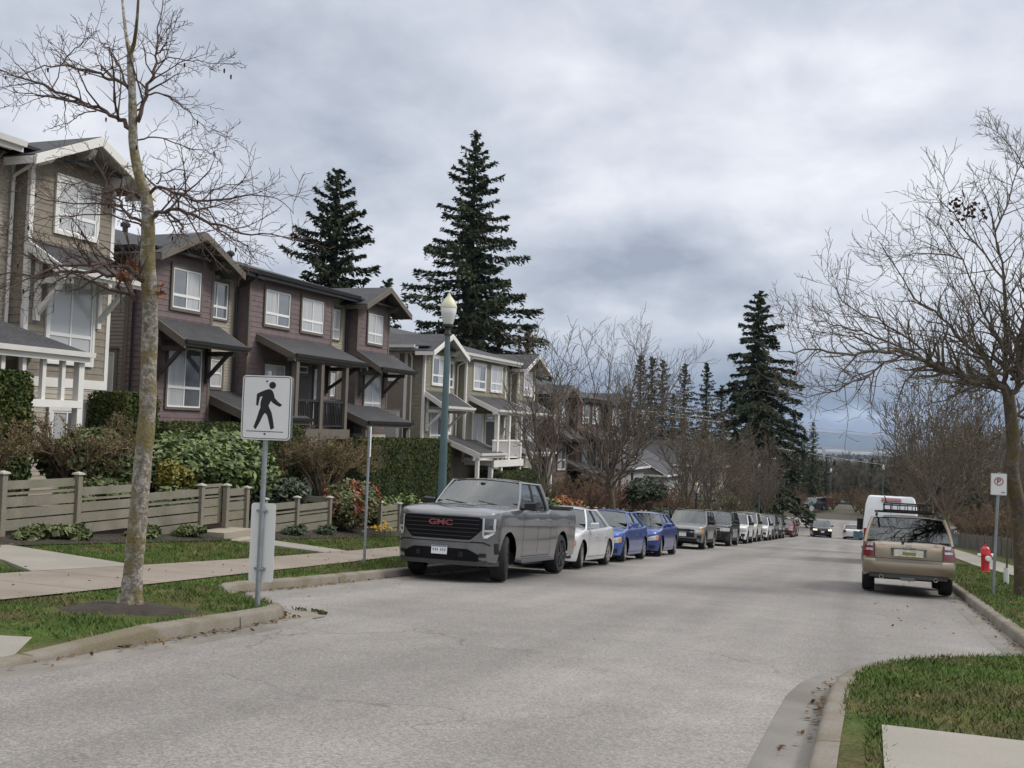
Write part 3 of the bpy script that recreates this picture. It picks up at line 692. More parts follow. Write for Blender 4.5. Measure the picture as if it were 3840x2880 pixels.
    for a, c in spans:
        gt.prism([(xe - .01, ze - .09), (xe + .09, ze - .09), (xe + .12, ze + .035), (xe + .10, ze + .035), (xe + .08, ze - .07), (xe - .01, ze - .07)], c - a, 'y', a); gt.box((xe - .03, a, ze - .2), (xe - .011, c, ze - .02))
        gt.box((-.0, a, ze - .12), (xe - .03, c, ze - .1))
    if units == 'full': gt.prism([(e0 - .09, ze - .09), (e0 + .0, ze - .09), (e0 + .0, ze + .03), (e0 - .11, ze + .03)], -xb - .3, 'x', xb); gt.box((xb, e0 + .01, ze - .2), (-.15, e0 + .03, ze - .02)); gt.box((xb, e0 + .03, ze - .12), (-.15, near, ze - .1))
    gu = h.part('gutter', gt, pal['gutter'])
    ds = MB()
    for yd in ((4.62, 11.98) if units == 'full' else (11.98,)):
        ds.tube([(xe + .04, yd, ze - .05), (xe + .02, yd, ze - .2), (ST + .12, yd, ze - .55), (ST + .1, yd, ze - .75), (ST + .1, yd, 2.3)], .042, 6)
    if units == 'full': ds.tube([(-.6, -.42, ze - .06), (-.6, -.3, ze - .3), (-.6, -.09, ze - .5), (-.6, -.08, 0)], .045, 6)
    h.part('downspout', ds, pal['spout'], smooth=50)
    # ---- awnings over the big windows, with knee brackets
    def awning(a, c, X0=0.0, dep=1.12, z1=4.42, z0=3.74, brs=None):
        o = MB(); slope_roof(o, [(X0 + dep, a, z0), (X0 + dep, c, z0), (X0, c, z1), (X0, a, z1)], .05); aw = h.part('awning', o, ROOF)
        f = MB(); s0 = (z1 - z0) / dep
        for yy_ in (a, c): f.add([(x, yy_ + dy, z) for dy in (-.03, .03) for x, z in ((X0, z1 - .25), (X0 + dep + .02, z0 - .25), (X0 + dep + .02, z0 - .0), (X0, z1 - .0))], [(3, 2, 1, 0), (4, 5, 6, 7), (0, 1, 5, 4), (1, 2, 6, 5), (2, 3, 7, 6), (3, 0, 4, 7)])
        f.box((X0 + dep - .02, a + .03, z0 - .17), (X0 + dep + .02, c - .03, z0 - .05)); h.part('awning_board', f, pal['fascia'], aw)
        u = MB(); u.prism([(X0 + dep + .02, z0 - .1), (X0 + dep + .11, z0 - .1), (X0 + dep + .13, z0 + .01), (X0 + dep + .02, z0 + .01)], c - a + .04, 'y', a - .02); h.part('awning_gutter', u, pal['agut'], aw)
        k = MB()
        for yb in (brs or (a + .2, c - .2)):
            k.box((X0 + .0, yb - .06, z0 - 1.15), (X0 + .12, yb + .06, z1 - .15)); k.box((X0, yb - .06, z0 - .3), (X0 + dep - .08, yb + .06, z0 - .16)); k.bar((X0 + .06, yb, z0 - 1.0), (X0 + dep - .25, yb, z0 - .2), .1, .11, (0, 1, 0))
        h.part('bracket', k, pal['bracket'], aw); return aw
    if units == 'full': awning(.1, 3.2, brs=(.35, 2.6))
    awning(12.1, 15.2 if units == 'full' else 14.75, brs=(12.4, 14.35))
    if units == 'full':
        a = awning(5.25, 10.2, dep=1.55, brs=(9.9,)); 
        # porch deck, posts, railing
        d = MB(); d.box((0, 4.9, .98), (1.55, 8.95, 1.18)); d.box((1.50, 4.85, .92), (1.60, 9.0, 1.26)); pd = h.part('porch_deck', d, pal['deck'])
        for yy_ in (5.55, 7.15, 8.85): p = MB(); p.box((1.32, yy_ - .09, 1.2), (1.5, yy_ + .09, 3.62)); h.part('post', p, pal['post'])
        for yy_ in (4.95, 8.85): p = MB(); p.box((1.3, yy_ - .1, zbase), (1.5, yy_ + .1, .95)); h.part('post', p, pal['post'])
        p = MB(); p.box((1.3, 5.2, 3.5), (1.5, 9.2, 3.64)); h.part('porch_beam', p, pal['bracket'])
        r = MB(); r.box((1.38, 5.0, 2.18), (1.46, 8.85, 2.26)); r.box((1.39, 5.0, 1.34), (1.45, 8.85, 1.4)); h_ = np.arange(5.05, 8.85, .11)
        for yy_ in h_: r.box((1.405, yy_ - .014, 1.38), (1.435, yy_ + .014, 2.2))
        for xx in np.arange(.08, 1.4, .11): r.box((xx, 8.835, 1.38), (xx + .028, 8.865, 2.2))
        r.box((0, 8.81, 2.18), (1.4, 8.89, 2.26)); h.part('railing', r, pal['rail'])
    # entry lean-to roofs at the lower level
    hp = units != 'full'; zu = .25 if hp else 0.0
    for a, c in (((2.9, 6.2), (10.2, 13.9)) if units == 'full' else ((6.9, 12.45),)):
        o = MB(); X1 = 1.65
        if hp: slope_roof(o, [(X1, a, 1.6 + zu), (X1, c, 1.6 + zu), (ST, c - 2.2, 2.62 + zu), (ST, a, 2.62 + zu)], .06); slope_roof(o, [(X1, c, 1.6 + zu), (0, c, 1.6 + zu), (ST, c - 2.2, 2.62 + zu)], .05)
        else: slope_roof(o, [(X1, a, 1.6), (X1, c, 1.6), (ST if a > 2 else 0, c, 2.42), (ST, a, 2.42)], .06)
        lr = h.part('entry_roof', o, ROOF)
        f = MB()
        for yy_ in ((a, c) if not hp else ()): f.add([(x, yy_ + dy, z) for dy in (-.03, .03) for x, z in ((ST, 2.14), (X1 + .02, 1.33), (X1 + .02, 1.6), (ST, 2.42))], [(3, 2, 1, 0), (4, 5, 6, 7), (0, 1, 5, 4), (1, 2, 6, 5), (2, 3, 7, 6), (3, 0, 4, 7)])
        f.box((X1 - .02, a + .03, 1.38 + zu), (X1 + .02, c - .03, 1.54 + zu)); h.part('entry_board', f, pal['fascia'], lr)
        u = MB(); u.prism([(X1 + .02, 1.5 + zu), (X1 + .12, 1.5 + zu), (X1 + .14, 1.61 + zu), (X1 + .02, 1.61 + zu)], c - a + .04, 'y', a - .02); h.part('entry_gutter', u, pal['agut'], lr)
        p = MB()
        for yy_ in (a + .15, c - .15): p.box((X1 - .25, yy_ - .08, zbase), (X1 - .09, yy_ + .08, 1.42 + zu))
        if pal.get('w6'):
            for yy_ in np.arange(a + .5, c - .3, .55): p.box((X1 - .22, yy_ - .05, .75), (X1 - .12, yy_ + .05, 1.65))
            p.box((X1 - .26, a, .62), (X1 - .08, c - .1, .78))
        h.part('post', p, pal['post'])
        for yy_ in np.arange(a + .4, c - .2, .5): pass
    # vents on the roof
    v = MB()
    for yy_ in ((3.6, 9.5) if units == 'full' else (13.4,)):
        v.lathe([(.09, -.15), (.09, .12), (.16, .12), (.17, .22), (.09, .3), (0, .31)], 10, (xr + 1.2, yy_, zr - .3 + .05))
    h.part('roof_vent', v, mat('vent_black', (.02, .02, .022), rough=.6))
    return h

def C(n, c, **k): return mat(n, c, **k)
WHT = C('trim_white', (.70, .69, .66), rough=.6, var=.05, vscale=2)
purple = shingle_mat('shingle_plum', (.160, .118, .120), .175)
taupe = shingle_mat('shingle_taupe', (.235, .205, .165), .175, var=.10)
olive = shingle_mat('shingle_olive', (.225, .21, .155), .175, var=.10)
brick = shingle_mat('shingle_russet', (.115, .068, .058), .175)
lapT = C('lap_taupe', (.21, .185, .155), rough=.75, var=.06, vscale=2)
lapC = C('lap_cream', (.42, .38, .32), rough=.75, var=.05, vscale=2)
lapG = C('lap_greige', (.34, .31, .25), rough=.75, var=.05, vscale=2)
TB = C('trim_brown', (.125, .108, .088), rough=.7, var=.08, vscale=3)
TBD = C('trim_dark', (.062, .052, .046), rough=.7, var=.08, vscale=3)
GUTD = C('gutter_dark', (.022, .021, .022), rough=.4)
SOF = C('soffit_brown', (.10, .088, .075), rough=.8)
SOFW = C('soffit_pale', (.5, .48, .45), rough=.8)
DOOR = C('door_dark', (.055, .045, .042), rough=.5)
palB = dict(lap=lapT, shingle=purple, strip=lapG, side=lapT, lower=lapC, trim=TB, corner=TB, door=DOOR, fascia=TB, soffit=SOF, gutter=GUTD, agut=GUTD, spout=GUTD, bracket=TBD, deck=TB, post=TB, rail=GUTD)
palT = dict(lap=lapG, shingle=olive, strip=lapG, side=lapT, lower=lapG, trim=WHT, corner=WHT, door=DOOR, fascia=WHT, soffit=SOFW, gutter=WHT, agut=WHT, spout=WHT, bracket=WHT, deck=WHT, post=WHT, rail=WHT)
palA = dict(palT, shingle=taupe, lower=lapC, strip=lapC, w6='bb')
palD = dict(palB, shingle=brick, side=brick, strip=brick, lower=brick)
K = .04
townhouse_row('townhouse_row', 'taupe shingled townhouse with broad white trim and gable at the left edge', -19 + .04 * 7.1, 7.15, K, 1.0, palA, units='part')
townhouse_row('townhouse_row', 'plum shingled three storey townhouse row with dark eaves, behind the pedestrian sign', -21 + K * 26, 26.0, K, 0.0, palB)
townhouse_row('townhouse_row', 'olive townhouse row with white trim and white gables, behind the green lamp post', -21 + K * 44.4, 44.35, K, -1.33, palT, zbase=-4)
townhouse_row('townhouse_row', 'dark russet townhouse row half hidden by bare trees, farthest of the tall rows', -21 + K * 62.8, 62.9, K, -2.75, palD, zbase=-5)

def simple_house(name, label, loc, size, wall_h, roof_h, wm, rm, tm, rot=0.0, gable='x', wins=(), ov=.5):
    """smaller houses down the street: size = (x, y); walls, roof, trim, windows"""
    h = House(name, label, 'house', loc, rot, dict(trim=tm, corner=tm)); sx, sy = size
    w = MB(); siding(w, (sx / 2, -sy / 2), (sx / 2, sy / 2), 0, wall_h, .2); siding(w, (-sx / 2, -sy / 2), (sx / 2, -sy / 2), 0, wall_h, .2); siding(w, (sx / 2, sy / 2), (-sx / 2, sy / 2), 0, wall_h, .2); siding(w, (-sx / 2, sy / 2), (-sx / 2, -sy / 2), 0, wall_h, .2)
    w.box((-sx / 2 + .02, -sy / 2 + .02, -3), (sx / 2 - .02, sy / 2 - .02, wall_h - .02)); R = MB(); a, c = sx / 2 + ov, sy / 2 + ov; z = wall_h; F = MB()
    if gable == 'x':    # ridge runs along x, gables face +x/-x
        slope_roof(R, [(-a, -c, z), (a, -c, z), (a, 0, z + roof_h), (-a, 0, z + roof_h)], .1); slope_roof(R, [(a, c, z), (-a, c, z), (-a, 0, z + roof_h), (a, 0, z + roof_h)], .1)
        for s in (1, -1): siding(w, (s * sx / 2, -s * sy / 2), (s * sx / 2, s * sy / 2), wall_h, wall_h + roof_h * .92, .2, clip=lambda zz: ((zz - wall_h) / (roof_h / (sy / 2 + ov)), sy - (zz - wall_h) / (roof_h / (sy / 2 + ov))))
        for s in (1, -1): F.bar((a + .02, s * c, z - .1), (a + .02, 0, z + roof_h - .1), .05, .24, (1, 0, 0))
    elif gable == 'y':
        slope_roof(R, [(a, -c, z), (a, c, z), (0, c, z + roof_h), (0, -c, z + roof_h)], .1); slope_roof(R, [(-a, c, z), (-a, -c, z), (0, -c, z + roof_h), (0, c, z + roof_h)], .1)
        for s in (-1, 1): siding(w, (-s * -sx / 2 * -1, s * sy / 2) if False else (s * -sx / 2 * -1 * 1, s * sy / 2) if s > 0 else (-sx / 2, -sy / 2), (-sx / 2, sy / 2) if s > 0 else (sx / 2, -sy / 2), wall_h, wall_h + roof_h * .92, .2, clip=lambda zz: ((zz - wall_h) / (roof_h / (sx / 2 + ov)), sx - (zz - wall_h) / (roof_h / (sx / 2 + ov))))
        for s in (1, -1): F.bar((s * a, -c - .02, z - .1), (0, -c - .02, z + roof_h - .1), .05, .24, (0, 1, 0))
    else:
        rl = max(0, max(sx, sy) / 2 - min(sx, sy) / 2) 
        p, q = ((-rl, 0, z + roof_h), (rl, 0, z + roof_h)) if sx >= sy else ((0, -rl, z + roof_h), (0, rl, z + roof_h))
        if sx >= sy: fs = [[(-a, -c, z), (a, -c, z), q, p], [(a, -c, z), (a, c, z), q], [(a, c, z), (-a, c, z), p, q], [(-a, c, z), (-a, -c, z), p]]
        else: fs = [[(-a, -c, z), (a, -c, z), p], [(a, -c, z), (a, c, z), q, p], [(a, c, z), (-a, c, z), q], [(-a, c, z), (-a, -c, z), p, q]]
        for f in fs: slope_roof(R, f, .1)
    F.box((a - .04, -c, z - .2), (a + .03, c, z - .02)); F.box((-a, -c - .03, z - .2), (a, -c + .04, z - .03))
    h.part('wall', w, wm, fix=False); h.part('roof', R, rm); h.part('fascia', F, tm)
    for (face, a0, a1, z0, z1) in wins: h.window(sx / 2 if face == 'front' else -sy / 2, a0, a1, z0, z1, 'two' if a1 - a0 > .8 else 'split', face=face)
    return h
RG = C('roof_slate_grey', (.055, .058, .064), rough=.95, var=.15, vscale=1.5, var2=.2, v2scale=10)
pink = C('wall_pinkish', (.36, .29, .25), rough=.85, var=.08, vscale=2); grey = C('wall_grey', (.30, .31, .31), rough=.85, var=.08)
simple_house('house', 'low house with a broad grey roof, behind the bare brown shrubs past the russet row', (-27, 90, -5.6), (15, 11, ), 4.2, 2.9, grey, RG, WHT, gable='hip', wins=[('front', -3, -1, 1, 2.6), ('side', 3, 5, 1.2, 2.8)])
simple_house('house', 'grey house with a thin white gable edge, beyond the broad grey roof', (-23, 101, -6.6), (10, 8), 4.4, 3.0, grey, RG, WHT, gable='y', wins=[('side', -2, -.6, 1.5, 3), ('side', 2, 3.2, 1.5, 3), ('front', -1, 1, 1.3, 3)])
simple_house('house', 'pale pinkish house with a dark roof, left of the tall roadside conifer', (-21.5, 117, -7.2), (13, 9), 5.6, 2.4, pink, ROOF, WHT, gable='hip', wins=[('side', 2.2, 3.6, 3.6, 5.0), ('side', 4.4, 5.8, 3.6, 5.0), ('front', -2.5, -.8, 3.4, 5)])
simple_house('house', 'tall grey house with white window columns beyond the far lamp post', (-19.0, 152, -8.6), (12, 9), 7.4, 2.6, grey, RG, WHT, gable='y', wins=[('side', 1.0, 2.0, 1, 6.6), ('side', 2.6, 3.4, 1, 6.6), ('side', 4.2, 5.0, 1, 6.6), ('front', -3, -2.2, 1, 6.6), ('front', -.4, .4, 1, 6.6), ('front', 2.2, 3, 1, 6.6)])
# low pale building beyond the junction
h = House('low_building', 'low pale building with a flat dark roof edge beyond the junction', 'building', (-2.5, 250, -15.9), 0, dict(trim=TB, corner=TB))
b = MB(); b.box((-9, -5, -1), (14, 5, 3.4)); h.part('wall', b, C('wall_buff', (.26, .24, .20), rough=.85, var=.2)); b = MB(); b.box((-9.8, -6, 3.4), (14.6, 6, 3.9)); b.box((-7.2, -6.2, 2.6), (6, -5, 2.8)); h.part('roof', b, C('roof_edge_grey', (.09, .09, .10), rough=.8))
for a in (-7, -4, -1, 2, 5): h.window(-5, a, a + 1.6, 1.0, 2.6, 'two', face='side')
h = House('house', 'brown pyramid roofed house beyond the junction, left of the white van', 'house', (3.5, 300, -21.5), 0, dict(trim=TB, corner=TB)); b = MB(); b.box((-8, -6, -2), (8, 6, 5)); h.part('wall', b, C('wall_buff', (.45, .42, .37))); b = MB()
for f in ([(-9, -7, 5), (9, -7, 5), (0, 0, 8.5)], [(9, -7, 5), (9, 7, 5), (0, 0, 8.5)], [(9, 7, 5), (-9, 7, 5), (0, 0, 8.5)], [(-9, 7, 5), (-9, -7, 5), (0, 0, 8.5)]): slope_roof(b, f, .1)
h.part('roof', b, C('roof_tan', (.16, .13, .10), rough=.9, var=.2, vscale=1))
# ============================================================ fences, gates, steps
FEN = mat('fence_stain', (.205, .187, .150), rough=.85, var=.12, vscale=1.6, var2=.12, v2scale=22, tint=(.14, .138, .085), tscale=1.5, tamt=.55, stretch=(1, 1, 1))
CAPM = mat('fence_cap', (.36, .35, .31), rough=.8, var=.1)
def post_mb(h=1.22, w=.115, base=-.25):
    b = MB(); b.box((-w / 2, -w / 2, base), (w / 2, w / 2, h - .05)); c = MB(); c.add([(-w * .78, -w * .78, h - .05), (w * .78, -w * .78, h - .05), (w * .78, w * .78, h - .05), (-w * .78, w * .78, h - .05), (-w * .7, -w * .7, h - .02), (w * .7, -w * .7, h - .02), (w * .7, w * .7, h - .02), (-w * .7, w * .7, h - .02), (0, 0, h + .012)],
        [(3, 2, 1, 0), (0, 1, 5, 4), (1, 2, 6, 5), (2, 3, 7, 6), (3, 0, 4, 7), (4, 5, 8), (5, 6, 8), (6, 7, 8), (7, 4, 8)]); return b, c
_pb, _pc = post_mb(); PM = _pb.mesh('post', FEN); PCM = _pc.mesh('post_cap', CAPM)
def add_post(root, x, y, ztop):
    o = link_mesh('post', PM, root, (x, y, ztop - 1.22)); link_mesh('post_cap', PCM, o)
def panel(root, x, ya, yb, top, hgt=.91, x2=None, name='board_panel'):
    """five horizontal boards, one thin; a panel between two posts"""
    x2 = x if x2 is None else x2; b = MB(); k = hgt / .93; z = top
    for h, g in ((.155, .055), (.045, .042), (.178, .030), (.178, .030), (.185, 0)):
        d = random.uniform(-.003, .003); b.bar((x, ya, z - h * k / 2 + d), (x2, yb, z - h * k / 2 + random.uniform(-.003, .003)), .034, h * k); z -= (h + g) * k
    return b.build(name, FEN, root)
def fence(label, posts, panels, group='stained board fences along the front gardens'):
    r = empty('board_fence', (posts[0][0], posts[0][1], 0)); tag(r, label, 'fence', group); ox, oy = posts[0][0], posts[0][1]
    for (x, y, z) in posts: add_post(r, x - ox, y - oy, z)
    for (x, a, c, top, *e) in panels: panel(r, x - ox, a - oy, c - oy, top, e[0] if e else .91, (e[1] - ox) if len(e) > 1 else None)
    return r
FX = -14.4
fence('board fence of long stepped panels behind the near street tree', [(FX, 12.4, .62), (FX, 14.92, .45), (FX, 16.8, .38), (FX, 18.8, .16), (FX, 20.8, .01)],
      [(FX - .02, 12.46, 14.86, .46), (FX - .02, 14.98, 16.74, .27), (FX - .02, 16.86, 18.74, .08), (FX - .02, 18.86, 20.74, -.12, .98)])
fence('short board fence panel right of the garden gate, left of the blank sign back', [(FX, 21.8, -.03), (FX, 22.66, -.12)], [(FX - .02, 21.86, 22.6, -.16, 1.0)])
fence('board fence in two panels between the sign back and the red tipped shrub', [(FX, 23.5, -.44), (FX, 25.1, -.48), (FX, 26.9, -.57), (FX - 1.9, 23.6, -.3), (FX - 1.9, 26.9, -.45)],
      [(FX - .02, 23.56, 25.04, -.62, 1.0), (FX - .02, 25.16, 26.84, -.72, 1.0), (FX - 1.84, 26.9, 26.9, -.6, .95, FX - .06), (FX - 1.92, 23.6, 26.9, -.5, .5)])
fence('board fence right of the red tipped shrub, running behind the pickup truck', [(FX, 30.2, -.88), (FX, 31.6, -1.0), (FX, 33.4, -1.1), (FX - 1.9, 31.2, -.85), (FX - 1.9, 33.4, -.92), (FX, 35.2, -1.3)],
      [(FX - .02, 30.26, 31.54, -1.06, .98), (FX - .02, 31.66, 33.34, -1.24, .98), (FX - 1.9, 31.2, 33.4, -1.0, .9), (FX - .02, 33.46, 35.14, -1.44, .98)])
yy = 36.5; i = 0
for lab in ('board fence behind the silver sedan and the young street tree', 'board fence behind the first blue sedan', 'board fence behind the second blue sedan', 'board fence behind the old grey off-roader', 'board fence far along the row behind the small white cars'):
    ps, pn = [], []
    for k in range(5 if i < 4 else 9):
        z = rz(yy) + 1.6; ps.append((FX, yy, z))
        if k: pn.append((FX - .02, yy - 1.8 + .06, yy - .06, z - .1))
        yy += 1.8
    fence(lab, ps, pn); yy += -.2; i += 1
# garden gate
g = empty('garden_gate', (FX - .12, 20.9, -1.05)); tag(g, 'narrow board garden gate at the top of the concrete steps', 'gate')
b = MB(); b.box((-.02, 0, .1), (.02, .07, 1.0)); b.box((-.02, .74, .1), (.02, .86, 1.0)); b.box((-.021, .0, .95), (.021, .86, 1.02)); b.build('gate_frame', FEN, g)
b = MB(); z = .92
for h, gp_ in ((.13, .04), (.04, .03), (.18, .02), (.18, .02), (.18, 0)): b.box((-.012, .07, z - h), (.012, .74, z)); z -= h + gp_
b.build('board_panel', FEN, g)
# concrete steps
st = empty('garden_steps', (-13.5, 21.35, -1.35)); tag(st, 'two concrete steps leading up to the garden gate', 'steps')
CST = mat('concrete_step', (.32, .29, .235), rough=.9, var=.14, vscale=2, var2=.12, v2scale=70, tint=(.2, .17, .12), tscale=2, tamt=.5)
for x0, x1, z0, z1 in ((-1.0, -.25, -.35, .28), (-1.0, .15, -.5, .13), (-1.0, .55, -.6, -.02)):
    b = MB(); b.box((x0, -.55, z0), (x1, .75, z1)); b.build('step', CST, st)
# picket fence on the right
pf = empty('picket_fence', (7.4, 50, 0)); tag(pf, 'weathered grey close picket fence along the right hand path', 'fence')
PKT = mat('picket_grey', (.14, .125, .105), rough=.9, var=.3, vscale=1.2, var2=.2, v2scale=12)
for y0 in np.arange(0, 52, 4.0):
    b = MB(); xa = lambda y: 7.9 - y * .022 - 7.4
    for y in np.arange(y0, y0 + 3.95, .125):
        z = rz(50 + y); hh = 1.12 + .12 * math.sin(math.pi * ((y - y0) / 4)); b.box((xa(y) - .012, y, z - .1), (xa(y) + .012, y + .11, z + hh)) 
    for dz in (.35, .95): b.bar((xa(y0) + .03, y0, rz(50 + y0) + dz), (xa(y0 + 4) + .03, y0 + 4, rz(50 + y0 + 4) + dz), .04, .08)
    b.build('picket_panel', PKT, pf); p = MB(); p.box((xa(y0) - .05, y0 - .05, rz(50 + y0) - .3), (xa(y0) + .05, y0 + .05, rz(50 + y0) + 1.3)); p.build('post', PKT, pf)

# ============================================================ hedges and shrubs
HB = mat('hedge_inner', (.018, .028, .010), rough=1, var=.3, vscale=5)
HL = mat('hedge_leaf', (.040, .062, .014), rough=.75, var=.4, vscale=7, tint=(.085, .085, .02), tscale=1.3, tamt=.6, spec=.25)
def hedge(label, x0, x1, y0, y1, zt, zb, n=9000, group='clipped evergreen hedges', ls=.055):
    cx, cy = (x0 + x1) / 2, (y0 + y1) / 2; r = empty('clipped_hedge', (cx, cy, zb)); tag(r, label, 'hedge', group)
    rg = np.random.default_rng(int(abs(cx * 31 + cy * 17))); h = zt - zb; sx, sy = (x1 - x0) / 2, (y1 - y0) / 2
    b = MB(); e = .06; b.add([(s * (sx - e - k), t * (sy - e - k), z) for k, z in ((.03, -.1), (0, .3), (0, h - .18), (.12, h - .06)) for s, t in ((-1, -1), (1, -1), (1, 1), (-1, 1))],
        [(i * 4 + j, i * 4 + (j + 1) % 4, i * 4 + 4 + (j + 1) % 4, i * 4 + 4 + j) for i in range(3) for j in range(4)] + [(12, 13, 14, 15)]); b.build('inner_growth', HB, r, fix=True)
    A = np.array([2 * sy * h, 2 * sy * h * .3, 2 * sx * h, 2 * sx * h * .4, 4 * sx * sy]); f = rg.choice(5, n, p=A / A.sum()); u = rg.uniform(-1, 1, n); v = rg.uniform(0, 1, n)
    P = np.zeros((n, 3)); Nn = np.zeros((n, 3))
    for k, (ax, s) in enumerate(((0, 1), (0, -1), (1, -1), (1, 1))):
        m = f == k; P[m, ax] = s * (sx if ax == 0 else sy); P[m, 1 - ax] = u[m] * (sy if ax == 0 else sx); P[m, 2] = v[m] * h; Nn[m, ax] = s
    m = f == 4; P[m, 0] = u[m] * sx; P[m, 1] = (v[m] * 2 - 1) * sy; P[m, 2] = h; Nn[m, 2] = 1
    # rounded top edges and a slightly wavy face
    k = np.clip((P[:, 2] - (h - .16)) / .16, 0, 1) ** 2 * .07; P[:, 0] *= 1 - k / max(sx, .3); P[:, 1] *= 1 - k / max(sy, .3); 
    wv = .035 * np.sin(P[:, 1] * 3.1 + cx) * np.sin(P[:, 2] * 2.7 + 1) + .02 * np.sin(P[:, 1] * 7) + rg.normal(0, .018, n); P += Nn * (wv[:, None] - .03)
    link_mesh('foliage', np_mesh('foliage', leaf_quads(P, Nn, ls, rg, 1.7, .75), 4, HL), r); return r
hedge('tall clipped hedge at the left edge, beside the white porch posts', -17.0, -15.75, 15.95, 17.05, 2.28, -.6, 9000)
hedge('tall square clipped hedge right behind the near street tree trunk', -18.0, -16.9, 21.15, 22.55, 2.04, -.8, 8000)
hedge('long low clipped hedge under the plum townhouse row', -18.2, -17.0, 22.9, 30.1, 1.36, -1.0, 15000)
hedge('biggest dark clipped hedge, left of the green lamp post', -18.6, -17.0, 34.75, 42.4, .95, -2.2, 24000)
hedge('clipped hedge seen behind the young bare tree above the pickup', -18.4, -17.0, 49.3, 55.6, -.62, -3.0, 9000)

def ellip_leaves(rg, n, R, lobes, shell=.35):
    """points and normals spread through lobes of an uneven crown"""
    P = []; Nn = []
    L_ = []
    for i in range(lobes):
        a = rg.uniform(0, 2 * math.pi); e = rg.uniform(-.25, 1.0); c = np.array([math.cos(a) * math.sqrt(max(0, 1 - e * e)) * .62, math.sin(a) * math.sqrt(max(0, 1 - e * e)) * .62, e * .62]); L_.append((c * R, rg.uniform(.28, .5)))
    w = np.array([l[1] ** 2 for l in L_]); idx = rg.choice(lobes, n, p=w / w.sum())
    d = rg.normal(0, 1, (n, 3)); d /= np.linalg.norm(d, axis=1)[:, None]; d[:, 2] = np.abs(d[:, 2]) * np.sign(rg.uniform(-.45, 1, n)); rad = 1 - shell * rg.uniform(0, 1, n) ** 1.5
    c = np.array([l[0] for l in L_])[idx]; s = np.array([l[1] for l in L_])[idx][:, None]
    P = c + d * R * s * rad[:, None]; return P, d
def leafy(name, label, loc, R, n, ls, m, lobes=14, aspect=2.0, jit=.6, group=None, cat='shrub', stems=6, m2=None, f2=0.0, inner=True):
    r = empty(name, loc); tag(r, label, cat, group); rg = np.random.default_rng(int(abs(loc[0] * 131 + loc[1] * 71)) + n); R = np.array(R, float)
    P, d = ellip_leaves(rg, n, R, lobes); P[:, 2] += R[2]; P = P[P[:, 2] > .02]; d = d[:len(P)]
    mi = None; mats = [m]
    if m2: mats = [m, m2]; top = (P[:, 2] > R[2] * 1.0) & (rg.random(len(P)) < f2) & (np.sin(P[:, 0] * 5 + P[:, 1] * 4.3 + 1) > .25); mi = np.where(top, 1, 0)
    link_mesh('foliage', np_mesh('foliage', leaf_quads(P, d * .6 + np.array([0, 0, .7]), ls, rg, aspect, jit), 4, mats, mi=mi), r)
    b = MB()
    for i in range(stems):
        a = rg.uniform(0, 6.28); q = (math.cos(a) * R[0] * .55, math.sin(a) * R[1] * .55, R[2] * 1.15); b.tube([(rg.normal(0, .05), rg.normal(0, .05), -.1), (q[0] * .4, q[1] * .4, R[2] * .5), q], [.03, .02, .008], 4)
    b.build('stem', BARK_S, r, fix=False); return r
BARK_S = mat('shrub_stem', (.10, .075, .05), rough=.9, var=.3, vscale=8)
LF_RH = mat('leaf_rhododendron', (.085, .125, .036), rough=.5, var=.5, vscale=6, tint=(.16, .20, .075), tscale=3, tamt=.8, spec=.4)
LF_DK = mat('leaf_dark', (.030, .050, .022), rough=.6, var=.4, vscale=7, tint=(.06, .08, .04), tscale=2, tamt=.6)
LF_YE = mat('leaf_yellow', (.22, .19, .03), rough=.6, var=.4, vscale=8, tint=(.14, .15, .03), tscale=3, tamt=.8)
LF_GR = mat('leaf_green', (.085, .12, .035), rough=.6, var=.4, vscale=8, tint=(.15, .17, .07), tscale=3, tamt=.8)
LF_RED = mat('leaf_red', (.30, .060, .034), rough=.6, var=.35, vscale=9, tint=(.35, .05, .03), tscale=5, tamt=.6)
LF_ND = mat('leaf_nandina', (.10, .13, .045), rough=.6, var=.4, vscale=8, tint=(.16, .07, .04), tscale=2.4, tamt=.7)
LF_OR = mat('leaf_rust', (.22, .075, .03), rough=.8, var=.4, vscale=8)
leafy('rhododendron', 'big bright green rhododendron between the near tree trunk and the pedestrian sign', (-16.1, 23.4, -.95), (1.6, 2.35, 1.08), 30000, .095, LF_RH, 44, 2.3, .55)
leafy('evergreen_shrub', 'green evergreen shrub behind the fence, left of the near tree trunk', (-16.1, 19.2, -.5), (1.0, 1.3, .85), 9000, .085, LF_GR, 20)
leafy('yellow_shrub', 'yellow green rounded shrub just right of the near tree trunk', (-15.5, 21.3, -.65), (.55, .62, .58), 3600, .06, LF_YE, 12)
leafy('low_shrub', 'pale green low shrub above the fence left of the near trunk', (-15.1, 18.2, -.6), (.5, 1.1, .42), 2600, .07, LF_GR, 12)
leafy('low_shrub', 'low green shrub above the fence right of the near trunk', (-15.1, 20.5, -.95), (.5, 1.0, .45), 2400, .08, LF_GR, 12)
leafy('dark_shrub', 'dark evergreen shrub behind the signpost, under the brown domed maple', (-16.1, 27.0, -1.45), (1.0, 1.1, .72), 6500, .09, LF_DK, 18)
leafy('dark_shrub', 'dark broad shrub under the big dark hedge', (-17.2, 30.0, -1.7), (.8, 2.2, .55), 4500, .09, LF_DK, 16)
leafy('nandina_shrub', 'red tipped shrub spilling over the lawn edge between the two fences', (-14.7, 28.6, -1.95), (.85, 1.6, .88), 15000, .06, LF_ND, 30, 2.4, .8, m2=LF_RED, f2=.5)
leafy('low_shrub', 'grey green shrub at the foot of the big dark hedge', (-15.4, 33.2, -2.0), (.7, 2.1, .62), 4200, .09, LF_RH, 18)
